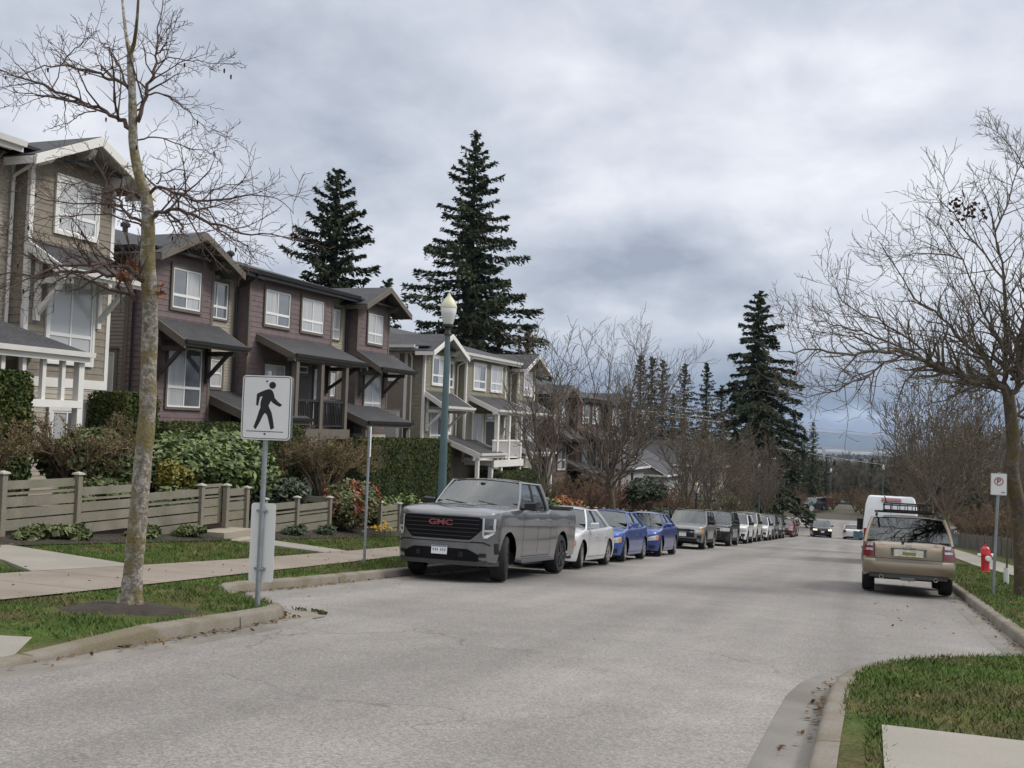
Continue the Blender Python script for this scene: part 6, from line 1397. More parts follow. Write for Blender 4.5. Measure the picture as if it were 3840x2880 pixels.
b = MB(); b.tube([(xr + .06, .12, 1.13), (xr + .09, .0, 1.175), (xr + .07, -.58, 1.15)], .013, 5); b.lathe([(0, -.02), (.03, -.02), (.03, .03), (0, .03)], 8, (xr + .08, .12, 1.13), 'x'); b.build('rear_wiper', BLK, r_, fix=False)
b = MB()
for s in (1, -1):
    c.patch(b, 'r', s * .695 - .004, s * .695 + .004, .78, 1.12, .008, 1)
c.patch(b, 'r', -.70, .70, .775, .783, .01, 8, nz=1); b.build('tailgate_gap', BLK, r_, fix=False)
for s in (1, -1): b = MB(); b.lathe([(.035, -.0), (.045, .0), (.045, .2), (.035, .2)], 14, (xr - .04, s * .55, .37), 'x'); b.build('exhaust_tip', CHR, r_, smooth=40)
b = MB(); b.box((xr - .1, -.13, .32), (xr + .1, .16, .39)); b.lathe([(0, -.02), (.035, -.02), (.035, .03), (0, .03)], 12, (xr - .12, -.02, .34), 'x'); b.build('tow_hitch', mat('hitch_steel', (.16, .16, .16), rough=.4, metal=.6), r_)
b = MB(); z = 1.74
for s in (1, -1):
    y = s * .66; b.tube([(1.1, y, z - .04), (.95, y, z + .04), (-1.75, y, z + .05), (-1.95, y, z - .03)], .02, 6)
for x in (.5, -.9): b.tube([(x, -.7, z + .07), (x, .7, z + .07)], .018, 6)
b.build('roof_rail', BLK, r_, fix=False)
b = MB(); zb = z + .10
for s in (1, -1):
    b.tube([(.75, s * .50, zb + .15), (-1.25, s * .50, zb + .15), (-1.38, s * .46, zb + .17), (-1.42, s * .44, zb + .28)] if False else [(.75, s * .50, zb + .15), (-1.3, s * .50, zb + .15)], .016, 6); b.tube([(.75, s * .50, zb), (-1.3, s * .50, zb)], .016, 6)
for x in (.75, -1.3): b.tube([(x, -.5, zb + .15), (x, .5, zb + .15)], .018, 6); b.tube([(x, -.5, zb), (x, .5, zb)], .016, 6)
for x in np.linspace(-1.15, .6, 8): b.tube([(x, -.5, zb), (x, .5, zb)], .008, 4)
for y in np.linspace(-.5, .5, 7):
    for x in (.75, -1.3): b.tube([(x, y, zb), (x, y, zb + .15)], .009, 4)
b.build('roof_basket', BLK, r_, fix=False)
b = MB(); b.tube([(-1.3, .46, zb + .15), (-1.4, .48, zb + .24), (-1.42, .5, zb + .3)], .012, 5); b.build('cargo_bar', BLK, r_, fix=False)
for ch in r_.children:
    if ch.name.startswith('mirror'): ch.data.materials[0] = mat('mirror_glass_blue', (.12, .20, .24), rough=.1, coat=1)

# ---- tall white panel van ahead of it
VW = paint('van_white', (.70, .72, .73), 0.0, .35)
van = empty('panel_van'); tag(van, 'tall white panel van parked ahead of the champagne off-roader', 'van', 'vehicles parked along the right kerb')
L_, Wv, Hv = 5.95, 2.03, 2.62
b = MB(); prof = [(-2.975, .42), (-2.975, 1.45), (-2.93, 2.3), (-2.86, 2.56), (-2.6, Hv), (1.2, Hv - .03), (1.55, Hv - .12), (2.25, 1.62), (2.45, 1.30), (2.88, 1.05), (2.975, .8), (2.975, .42)]
n = len(prof); lay = []
def wv(z): return interp(z, [(.4, .97), (.8, 1.0), (1.3, 1.0), (2.0, .935), (2.45, .88), (2.62, .80)])
for t in (-1, -.93, -.6, 0, .6, .93, 1):
    ins = .03 if abs(t) == 1 else 0
    for (x, z) in prof: b.v.append((x * (1 - ins * .6) + 0, t * Wv / 2 * wv(z), z - (ins if z > 2.3 else 0)))
b.f = [(i * n + j, (i + 1) * n + j, (i + 1) * n + (j + 1) % n, i * n + (j + 1) % n) for i in range(6) for j in range(n)] + [tuple(range(n)), tuple(6 * n + j for j in range(n))]; b.m = [0] * len(b.f)
vb = b.build('body', VW, van, smooth=35)
b = MB(); b.box((-2.97, -.93, .26), (2.9, .93, .5)); b.build('underbody', UND, van)
for x in (2.0, -1.75):
    for s in (1, -1): wheel(van, x, s * 1.0, .35, .22, RIMD, 5)
b = MB(); b.add([(-2.985, -.36, 2.42), (-2.985, .36, 2.42), (-2.93, .34, 2.52), (-2.93, -.34, 2.52), (-2.93, -.36, 2.40), (-2.93, .36, 2.40), (-2.86, .34, 2.53), (-2.86, -.34, 2.53)], [(0, 1, 2, 3), (0, 4, 5, 1), (1, 5, 6, 2), (2, 6, 7, 3), (3, 7, 4, 0)]); b.build('high_brake_light', LAMPR, van)
b = MB(); b.box((-2.984, -.004, .5), (-2.97, .004, 1.5)); b.bar((-2.98, 0, 1.5), (-2.935, 0, 2.35), .008, .012); b.build('door_gap', BLK, van)
b = MB()
for s in (1, -1): b.add([(-2.985, s * .08, 1.50), (-2.985, s * .86, 1.50), (-2.955, s * .82, 2.06), (-2.95, s * .78, 2.10), (-2.95, s * .08, 2.10)], [(0, 1, 2, 3, 4)] if s > 0 else [(4, 3, 2, 1, 0)])
b.build('door_pressing', paint('van_press', (.66, .68, .69), 0, .4), van)
for s in (1, -1): b = MB(); y = s * .97; b.box((-2.99, min(y, y - s * .11), .85), (-2.9, max(y, y - s * .11), 1.35)); b.build('tail_light', LAMPR, van)
for s in (1, -1): b = MB(); b.box((1.75, min(s * 1.02, s * 1.27), 1.25), (1.87, max(s * 1.02, s * 1.27), 1.72)); b.build('mirror', BLK, van)
b = MB(); b.box((-3.03, -.98, .42), (-2.95, .98, .62)); b.build('rear_bumper', BLK, van)
b = MB()
for s in (1, -1): b.add([(1.0, s * 1.012, 1.42), (2.1, s * 1.0, 1.42), (1.72, s * .96, 2.05), (1.0, s * .965, 2.05)], [(0, 1, 2, 3)])
b.add([(2.36, -.85, 1.44), (2.36, .85, 1.44), (1.66, .74, 2.42), (1.66, -.74, 2.42)], [(0, 1, 2, 3)]); b.build('cab_window', CGT, van)
place(van, .74, 43.0 + 2.97, facing=1)
# ============================================================ trees
def barkmat(name, base, tint, moss=None, **k):
    m = mat(name, base, rough=.95, var=.35, vscale=9, var2=.3, v2scale=45, tint=tint, tscale=17, tamt=.8, bump=.9, bscale=35, stretch=(1, 1, 1.0), dist=.6)
    if moss:
        t = m.node_tree; p = t.nodes['Principled BSDF']; old = p.inputs['Base Color'].links[0].from_socket; n = t.nodes.new('ShaderNodeTexNoise'); n.inputs['Scale'].default_value = 4.5; n.inputs['Detail'].default_value = 8
        tc = t.nodes.new('ShaderNodeTexCoord'); t.links.new(tc.outputs['Object'], n.inputs['Vector']); mr = t.nodes.new('ShaderNodeMapRange'); mr.inputs['From Min'].default_value = .46; mr.inputs['From Max'].default_value = .56; mr.inputs['To Max'].default_value = .8; t.links.new(n.outputs[0], mr.inputs[0])
        mx = t.nodes.new('ShaderNodeMix'); mx.data_type = 'RGBA'; t.links.new(mr.outputs[0], mx.inputs[0]); t.links.new(old, mx.inputs[6]); mx.inputs[7].default_value = (*moss, 1); t.links.new(mx.outputs[2], p.inputs['Base Color'])
    return m
BK1 = barkmat('bark_lichen', (.165, .145, .115), (.36, .345, .31), (.15, .118, .035))
BK2 = barkmat('bark_dark', (.085, .065, .05), (.14, .12, .09), (.095, .075, .022))
BK3 = barkmat('bark_olive', (.12, .105, .07), (.17, .155, .11), (.11, .115, .05))
TW1 = mat('twig_red_brown', (.075, .048, .038), rough=.9, var=.25, vscale=5)
TW2 = mat('twig_olive_brown', (.118, .096, .072), rough=.9, var=.25, vscale=3)

def smooth_path(pts, k=3):
    out = []; n = len(pts)
    for i in range(n - 1):
        p0, p1, p2, p3 = pts[max(i - 1, 0)], pts[i], pts[i + 1], pts[min(i + 2, n - 1)]
        for j in range(k):
            t = j / k; out.append(tuple(.5 * ((2 * b_) + (-a + c) * t + (2 * a - 5 * b_ + 4 * c - d) * t * t + (-a + 3 * b_ - 3 * c + d) * t ** 3) for a, b_, c, d in zip(p0, p1, p2, p3)))
    out.append(tuple(pts[-1])); return out

# ---- the near street tree on the left
nt_ = empty('bare_street_tree', (-7.44, 9.54, gz(-7.44, 9.54) - .05)); tag(nt_, 'nearest leafless street tree with a pale lichened mossy trunk on the left verge', 'tree'); O_ = Vector(nt_.location); DEP = 11.42
def loc_(x, y, dd=0.0): return at(x, y, DEP + dd) - O_
tp = [(280, 1318), (284, 1285), (287, 1240), (297, 1133), (306, 1030), (313, 950), (319, 883), (321, 800), (324, 700), (323, 622), (319, 560), (320, 518), (319, 455), (313, 415), (302, 385), (294, 350), (288, 310), (287, 270), (286, 215), (283, 160), (281, 118)]
tr_ = [.135, .112, .102, .096, .093, .09, .088, .086, .083, .080, .078, .072, .066, .060, .054, .050, .048, .046, .042, .038, .034]
pts = smooth_path([tuple(loc_(*p)) for p in tp], 3); rad = [interp(i / (len(pts) - 1), [(j / (len(tr_) - 1), r) for j, r in enumerate(tr_)]) for i in range(len(pts))]
rg = random.Random(2); b = MB(); rad = [r * (1 + .035 * math.sin(i * 1.7) + rg.uniform(-.02, .02)) for i, r in enumerate(rad)]; b.tube(pts, rad, 14, cap=False)
for a in np.linspace(0, 6.28, 7)[:-1]:   # root flare
    q = Vector(pts[1]); b.tube([q + Vector((math.cos(a) * .05, math.sin(a) * .05, .12)), q + Vector((math.cos(a) * .12, math.sin(a) * .12, -.06)), q + Vector((math.cos(a) * .21, math.sin(a) * .21, -.20))], [.075, .06, .035], 7, cap=False)
top = [(281, 118, 0), (275, 92, .05), (268, 40, .3), (262, -30, .5)], [(281, 118, 0), (290, 92, -.05), (297, 30, -.3), (300, -40, -.4)]
for t in top: q = smooth_path([tuple(loc_(*p)) for p in t], 3); b.tube(q, [.026 - .016 * i / (len(q) - 1) for i in range(len(q))], 8, cap=False)
b.build('trunk', BK1, nt_, smooth=60, fix=False)
z1 = lambda x, y: (x / 3.84, 86.4 + y / 3.84); z2 = lambda x, y: (x / 3.84, 518.4 + y / 3.84)
LB = [  # (points, start radius, depth drift at the tip)
 ([z1(1075, 735), z1(980, 650), z1(880, 600), z1(640, 500), z1(380, 380), z1(150, 310), z1(0, 245), (-60, 130)], .026, 1.0), ([z1(640, 500), z1(400, 470), z1(200, 430), z1(0, 400)], .013, .9), ([z1(800, 590), z1(700, 600), z1(560, 680), z1(420, 740)], .009, -.4),
 ([z1(1065, 400), z1(980, 340), z1(880, 320), z1(700, 245), z1(500, 210), z1(300, 250), z1(100, 330)], .021, -1.0), ([z1(1060, 400), z1(990, 230), z1(930, 120), z1(880, 60), z1(840, 20), (205, 60)], .014, .8),
 ([z1(500, 210), z1(600, 110), z1(700, 20), (190, 50)], .008, -.5),
 ([z1(1140, 680), z1(1190, 560), z1(1215, 420), z1(1270, 300), z1(1300, 170), z1(1300, 60), (345, 40), (360, -40)], .026, .6), ([z1(1215, 450), z1(1320, 445), z1(1450, 500), z1(1560, 590), z1(1650, 690), z1(1760, 770), z1(1870, 805)], .011, 1.0),
 ([z1(1300, 190), z1(1400, 140), z1(1550, 160), z1(1700, 190), z1(1830, 205), z1(1950, 185)], .008, -.4), ([z1(1295, 280), z1(1380, 310), z1(1500, 380)], .006, -.2), ([z1(1300, 110), z1(1350, 60), z1(1390, 10), (380, 40)], .010, -.6),
 ([z1(1145, 830), z1(1290, 800), z1(1450, 860), z1(1600, 905), z1(1740, 930), z1(1890, 910)], .010, .9), ([z1(1120, 560), z1(1200, 480), z1(1180, 420)], .008, .2),
 ([z1(1240, 1290), z1(1320, 1220), z1(1500, 1280), z1(1650, 1330), z1(1850, 1320), z1(2100, 1300), z1(2300, 1330), (640, 460)], .020, -.9), ([z1(1300, 1220), z1(1180, 1080), z1(1130, 1010)], .012, .5), ([z1(1300, 1190), z1(1340, 1110), z1(1450, 1080), z1(1600, 1060), z1(1690, 930)], .010, .9),
 ([z1(1500, 1280), z1(1620, 1400), z1(1750, 1470), z1(1950, 1560)], .010, -1.2), ([z1(1680, 1330), z1(1800, 1230), z1(2000, 1190), z1(2200, 1240)], .009, .4),
 ([z1(1270, 1470), z1(1330, 1430), z1(1450, 1410), z1(1600, 1460), z1(1800, 1540), z1(2000, 1590), z1(2250, 1610), (650, 520)], .026, -1.3), ([z1(1380, 1420), z1(1480, 1500), z1(1520, 1600), z1(1560, 1700)], .016, -.8), ([z1(1800, 1540), z1(1900, 1640), z2(2050, 60), z2(2150, 200)], .010, -1.0),
 ([z1(1180, 1320), z1(1110, 1270), z1(1000, 1240), z1(880, 1250), z1(700, 1200), z1(450, 1180), z1(200, 1120)], .016, -.9), ([z1(1200, 1510), z1(1080, 1480), z1(1020, 1380), z1(960, 1300), z1(880, 1200), z1(740, 940), z1(560, 980)], .019, .8),
 ([z1(1020, 1380), z1(800, 1360), z1(500, 1340), z1(200, 1270), z1(0, 1230)], .012, .4), ([z1(1190, 1560), z1(1000, 1470), z1(700, 1440), z1(400, 1480), z1(100, 1560)], .012, -.6), ([z1(1190, 1430), z1(1100, 1400), z1(1000, 1450)], .012, .6),
 ([z2(1215, 370), z2(1160, 310), z2(1100, 260), z2(950, 210), z2(760, 200), z2(480, 230), z2(200, 330), z2(0, 430)], .036, -1.2), ([z2(1130, 500), z2(1085, 430), z2(1050, 330), z2(900, 290), z2(600, 260), z2(350, 320), z2(150, 280), z2(-100, 300)], .034, .9),
 ([z2(760, 200), z2(690, 80), z1(660, 1640), z1(640, 1500)], .010, .3), ([z2(600, 260), z2(400, 380), z2(150, 420)], .010, .8), ([z2(950, 290), z2(970, 380), z2(1000, 450)], .007, .2),
 ([z2(480, 230), z2(300, 160), z2(100, 60), z1(0, 1560)], .010, -1.0), ([z2(700, 210), z2(500, 80), z2(250, 0), z1(50, 1600)], .012, -.3)]
ON = dict(kids=[11, 6, 3], up=[.12, .12], wig=.20, ratio=.34, seg=[4, 4, 3], ang=.8, minr=.0026, levels=2, flat=.8, lift=.1)
b = MB(); allp = []
for path, r0, dr in LB:
    n = len(path); q = [tuple(loc_(x, y, dr * (i / (n - 1)) ** 1.3)) for i, (x, y) in enumerate(path)]; q = [Vector(p) for p in smooth_path(q, 3)]; m_ = len(q); rr_ = [max(.003, r0 * (1 - .88 * i / (m_ - 1))) for i in range(m_)]
    for i in range(1, m_): q[i] += rvec(rg) * .012
    b.tube(q, rr_, 6 if r0 > .015 else 5, cap=False); ln = sum((q[i + 1] - q[i]).length for i in range(m_ - 1)); o = dict(ON); o['kids'] = [int(5 + ln * 6.5), 6, 3]; o['ratio'] = min(.34, .75 / ln); side_shoots(b, q, rr_, ln, 0, rg, o, .12); allp += q
b.build('branches', TW1, nt_, fix=False)
b = MB()   # a few dead leaves and catkins left hanging
for k in range(46): p = rg.choice(allp) + rvec(rg) * .06; b.lathe([(0, 0), (.011, -.015), (.009, -.045), (0, -.06)], 5, tuple(p))
b.build('seed_cones', mat('cone_dark', (.03, .018, .014), rough=1), nt_, fix=False)
def leafclump(parent, centres, n, sp, sz, m, seed, name='dead_leaves'):
    g2 = np.random.default_rng(seed); C_ = np.array([tuple(c) for c in centres]); P = C_[g2.integers(0, len(C_), n)] + g2.normal(0, sp, (n, 3)); return link_mesh(name, np_mesh(name, leaf_quads(P, g2.normal(0, 1, (n, 3)), sz, g2, 1.5, 1), 4, m), parent)
LDEAD = mat('leaf_dead', (.26, .11, .05), rough=.9, var=.4, vscale=20)
leafclump(nt_, [loc_(*z2(1240, 340)), loc_(*z2(1255, 390)), loc_(*z2(1300, 430)), loc_(*z2(1080, 200)), loc_(*z2(1120, 240)), loc_(*z2(1020, 290))], 150, .035, .045, LDEAD, 4)

# ---- the big spreading tree at the right edge
rt_ = empty('bare_street_tree', (2.86, 23.7, gz(2.86, 23.7) - .05)); tag(rt_, 'large spreading leafless tree with a mossy trunk at the right edge', 'tree'); O2 = Vector(rt_.location); D2 = 23.5 
def l2(x, y, dd=0.0): return at(x, y, D2 + dd) - O2
zr = lambda x, y: (1670.5 + x / 4.085, 662.4 + y / 4.085)
q = smooth_path([tuple(l2(*p)) for p in [(2212, 1312), (2209, 1260), (2206, 1180), (2202, 1100), zr(2130, 1620), zr(2095, 1400), zr(2120, 1250), zr(2110, 1100), zr(2095, 950), zr(2085, 860), zr(2075, 780)]], 3)
b = MB(); b.tube(q, [interp(i / (len(q) - 1), [(0, .24), (.06, .19), (.15, .165), (.5, .15), (.8, .13), (1, .125)]) for i in range(len(q))], 12, cap=False); b.build('trunk', BK2, rt_, smooth=60, fix=False)
RB = [([zr(2075, 800), zr(2020, 730), zr(1850, 640), zr(1640, 600), zr(1500, 550), zr(1350, 490), zr(1150, 420), zr(900, 385), zr(600, 420), zr(350, 380), zr(120, 400)], .085, -1.5),
 ([zr(1150, 420), zr(900, 560), zr(700, 680), zr(500, 740), zr(200, 800), zr(90, 740)], .028, -2.2), ([zr(1350, 490), zr(1000, 300), zr(700, 200), zr(450, 140), zr(50, 30)], .030, 1.5), ([zr(900, 385), zr(600, 250), zr(300, 200), zr(60, 150)], .018, .6),
 ([zr(1640, 600), zr(1400, 480), zr(1200, 300), zr(900, 120), zr(600, -60), (1790, 590)], .034, -1.2), ([zr(2040, 760), zr(1960, 650), zr(1900, 470), zr(1700, 330), zr(1480, 100), zr(1250, -100), (1900, 520)], .06, 1.0), ([zr(2000, 720), zr(1900, 700), zr(1800, 700), zr(1650, 770), zr(1580, 850)], .03, -.8),
 ([zr(2060, 780), zr(2055, 600), zr(2060, 420), zr(2040, 100), (2165, 600), (2150, 500), (2120, 400)], .065, .4), ([zr(2060, 420), zr(1950, 250), zr(1850, 50), (2080, 560), (2010, 470)], .04, -1.0), ([zr(2055, 600), zr(1990, 600), zr(1850, 560), zr(1700, 480)], .03, -1.4),
 ([zr(2090, 800), zr(2160, 700), zr(2180, 550), zr(2140, 350), zr(2190, 200), (2215, 640), (2230, 500), (2220, 380)], .07, -.7), ([zr(2180, 550), zr(2300, 400), (2260, 600), (2300, 480)], .05, 1.0), ([zr(2100, 640), zr(2200, 640), (2260, 800)], .04, -.8), ([zr(2140, 960), zr(2250, 970), (2300, 890)], .045, .5),
 ([(2165, 600), (2100, 520), (2040, 440), (2030, 400)], .025, -1.2), ([(2150, 500), (2190, 400), (2200, 320)], .025, .8), ([(2220, 380), (2170, 300), (2130, 268)], .016, -.5), ([(2230, 500), (2290, 350), (2300, 250)], .03, .5),
 ([zr(1900, 470), zr(1650, 330), zr(1350, 250), zr(1000, 220)], .026, 1.8), ([zr(1850, 640), zr(1500, 660), zr(1100, 560)], .02, -2.0), ([zr(1700, 330), zr(1750, 150), zr(1650, -50), (2040, 560)], .026, 1.5), ([(2080, 560), (1980, 540), (1900, 600)], .02, -1.5),
 ([zr(2060, 780), zr(1900, 720), zr(1800, 720), zr(1700, 900), zr(1560, 1010)], .02, 1.2), ([zr(2200, 600), (2300, 700), (2360, 760)], .04, .4), ([zr(2190, 200), (2290, 600), (2380, 560)], .04, 0)]
b = MB(); rg = random.Random(7); OR = dict(kids=[12, 7, 3], up=[.25, .3], wig=.24, ratio=.3, seg=[5, 4, 3], ang=.75, minr=.0048, levels=2, flat=.9, lift=.2); allp = []
for path, r0, dr in RB:
    n = len(path); q = [tuple(l2(x, y, dr * (i / (n - 1)) ** 1.2)) for i, (x, y) in enumerate(path)]; q = [Vector(p) for p in smooth_path(q, 3)]; m_ = len(q); rr_ = [max(.006, r0 * (1 - .86 * i / (m_ - 1))) for i in range(m_)]
    for i in range(1, m_): q[i] += rvec(rg) * .03
    b.tube(q, rr_, 7 if r0 > .03 else 5, cap=False); ln = sum((q[i + 1] - q[i]).length for i in range(m_ - 1)); o = dict(OR); o['kids'] = [int(6 + ln * 6.5), 7, 3]; o['ratio'] = min(.45, 1.25 / ln); side_shoots(b, q, rr_, ln, 0, rg, o, .1); allp += q
b.build('branches', TW2, rt_, fix=False)
leafclump(rt_, [l2(2078, 452), l2(2090, 455), l2(2112, 440), l2(2060, 450), l2(2120, 458)], 75, .14, .08, mat('leaf_dead_dark', (.06, .022, .016), rough=1, var=.3), 5)

# ---- further leafless street trees: three templates, copied
def bare_tree(seed, h, trunk_h, spread, limbs, bark, twm, lean=0.0, r0=.11, kids=8, up=.25, minr=.010, tips=None):
    r = empty('bare_street_tree'); rg = random.Random(seed); t = MB(); w = MB()
    tp_ = [Vector((0, 0, -.2)), Vector((lean * .3, 0, trunk_h * .5)), Vector((lean, .05, trunk_h))]; q = [Vector(p) for p in smooth_path([tuple(p) for p in tp_], 3)]; t.tube(q, [r0 * (1.25 - .4 * i / (len(q) - 1)) for i in range(len(q))], 9, cap=False); t.build('trunk', bark, r, smooth=60, fix=False)
    for i in range(limbs):
        a = 6.283 * i / limbs + rg.uniform(-.4, .4); s = spread * rg.uniform(.75, 1.1); zt = h * rg.uniform(.72, 1.0) if i % 3 else h; e = 1 if i % 3 else .45; c0 = Vector((lean, .05, trunk_h - .1 - (i % 3) * .25))
        tip = Vector((lean + math.cos(a) * s * e, math.sin(a) * s * e, zt if i % 3 else h)); 
        q = [c0, c0.lerp(tip, .3) + Vector((math.cos(a) * s * .06, math.sin(a) * s * .06, -.05 * h * 0)), c0.lerp(tip, .65) + rvec(rg) * .2, tip]; q = [Vector(p) + rvec(rg) * .04 for p in smooth_path([tuple(p) for p in q], 4)]; q[0] = c0
        rr_ = [max(minr, r0 * .45 * (1 - .85 * k / (len(q) - 1))) for k in range(len(q))]; w.tube(q, rr_, 6, cap=False); ln = (tip - c0).length; side_shoots(w, q, rr_, ln, 0, rg, dict(kids=[kids * 2, 7, 3], up=[up, up], wig=.25, ratio=.42, seg=[5, 4, 3], ang=.7, minr=minr, levels=2, flat=.8, lift=.25), .15)
    w.build('branches', twm, r, fix=False)
    if tips: g2 = np.random.default_rng(seed); V = np.array(w.v)[g2.integers(0, len(w.v), tips[0])] + g2.normal(0, .05, (tips[0], 3)); link_mesh('buds', np_mesh('buds', leaf_quads(V, g2.normal(0, 1, V.shape), tips[1], g2, 1.6, 1), 4, tips[2]), r)
    return r
GT = 'leafless street trees along the verges'
def put(t, label, x, y, s=1.0, rot=0.0, group=GT, cat='tree', z=None, first=[]):
    o = t if not t.get('used') else copy_tree(t)
    if t.get('used'): o['used'] = 1
    t['used'] = 1; o.location = (x, y, (gz(x, y) if z is None else z) - .03); o.scale = (s, s, s); o.rotation_euler = (0, 0, rot); tag(o, label, cat, group); return o
T1 = bare_tree(21, 6.6, 2.4, 1.7, 6, BK3, TW2, .05, .10, 7, .35, .008); T2 = bare_tree(22, 7.6, 2.7, 3.6, 10, BK2, TW2, -.3, .12, 11, .3, .006); T3 = bare_tree(23, 7.0, 2.2, 2.3, 8, BK3, TW2, .1, .10, 7, .4, .010, (1800, .06, BUDM)); T4 = bare_tree(24, 8.5, 2.8, 2.8, 9, BK3, TW2, -.1, .12, 9, .35, .014)
put(T1, 'slim leafless street tree in front of the olive townhouse row', -9.3, 30.5, .92)
put(T2, 'broad dark leafless street tree in front of the russet townhouse row', -9.35, 40.6, 1.0, .4)
put(T3, 'leafless street tree with reddish twigs behind the second blue sedan', -9.4, 57.5, .95)
put(T4, 'pale leaning leafless tree behind the old grey off-roader', -9.5, 68, .8, 1.0)
for y, s, k, lab in ((77, .85, T3, 'leafless street tree behind the black off-roader'), (86, .9, T1, 'leafless street tree behind the white compact off-roader'), (94, .9, T4, 'leafless street tree left of the lamp post down the row'), (104, .9, T3, 'leafless street tree near the end of the parked row')): put(k, lab, -9.5, y, s, y)
put(T3, 'leafless street tree right of the white van with a forked trunk', 3.0, 46.5, .98, 2.0); put(T4, 'tall leafless tree rising behind the white van, mid right', 3.1, 60, 1.0, .6)
put(T1, 'leafless tree further back on the right verge', 3.0, 76, 1.1, .9); put(T3, 'small leafless tree far along the right verge', 2.9, 92, 1.0, 4)
rd = put(T1, 'leafless tree with a few russet leaves beside the right hand fence', 6.6, 52, .72, 1.5)
leafclump(rd, [Vector((x_ * .5, y_ * .5, 3.1 + z_ * .4)) for x_ in (-1, 0, 1, 2) for y_ in (-1, 0, 1) for z_ in (-1, 0, 1)], 420, .22, .15, LF_OR, 8)
sp = empty('sapling', (3.5, 31.7, gz(3.5, 31.7))); tag(sp, 'thin sapling with a white trunk guard beside the no parking sign', 'tree'); b = MB(); rg = random.Random(5); q = [Vector((0, 0, -.1)), Vector((.02, 0, 1.2)), Vector((.0, .05, 2.6)), Vector((.1, 0, 3.8))]; b.tube(q, [.03, .025, .018, .006], 6); side_shoots(b, q, [.03, .025, .018, .006], 3, 0, rg, dict(kids=[14, 4], up=[.3, .3], wig=.2, ratio=.25, seg=[4, 3], ang=.6, minr=.005, levels=1), .3); b.build('trunk', BK2, sp, fix=False); b = MB(); b.lathe([(.06, 0), (.065, .0), (.065, .42), (.06, .42)], 12); b.build('trunk_guard', mat('guard_white', (.62, .63, .62), rough=.6), sp)

# ---- brown brushwood between the street and the houses
S1 = twiggy('bare_shrub', None, (0, 0, 0), 2.0, 3.0, 9, dict(OD, minr=.010, kids=[9, 6, 3]), 31, m=TWIG_R, buds=4500, budm=mat('bud_russet', (.17, .105, .07), rough=.9, var=.35, vscale=3), base=.15)
S2 = twiggy('bare_shrub', None, (0, 0, 0), 1.8, 2.6, 9, dict(OD, minr=.010, kids=[8, 6, 3]), 32, m=TWIG_T, buds=4500, budm=BUDM, base=.15)
rr = random.Random(12); k = 0
GB_ = 'leafless brown shrubs between the street and the far houses'
for y in np.arange(59, 118, 3.6):
    for x in (-15.5, -12.8 if y > 70 else -17.5):
        xx, y2 = x + rr.uniform(-.6, .6), y + rr.uniform(-1, 1); s = rr.uniform(.85, 1.25); put((S1, S2)[k % 2 if rr.random() < .7 else 0], 'reddish brown leafless shrub in the planting past the russet row' if x < -14 else 'brown leafless shrub close behind the parked row', xx, y2, s, rr.uniform(0, 6), GB_, 'shrub'); k += 1
for y in np.arange(38, 118, 3.6):
    x = 9.6 + rr.uniform(-.6, 1.5) - y * .01; put((S2, S1)[k % 2], 'brown leafless shrub behind the right hand picket fence', x, y, rr.uniform(1.0, 1.5), rr.uniform(0, 6), 'leafless shrubs behind the right hand picket fence', 'shrub'); k += 1

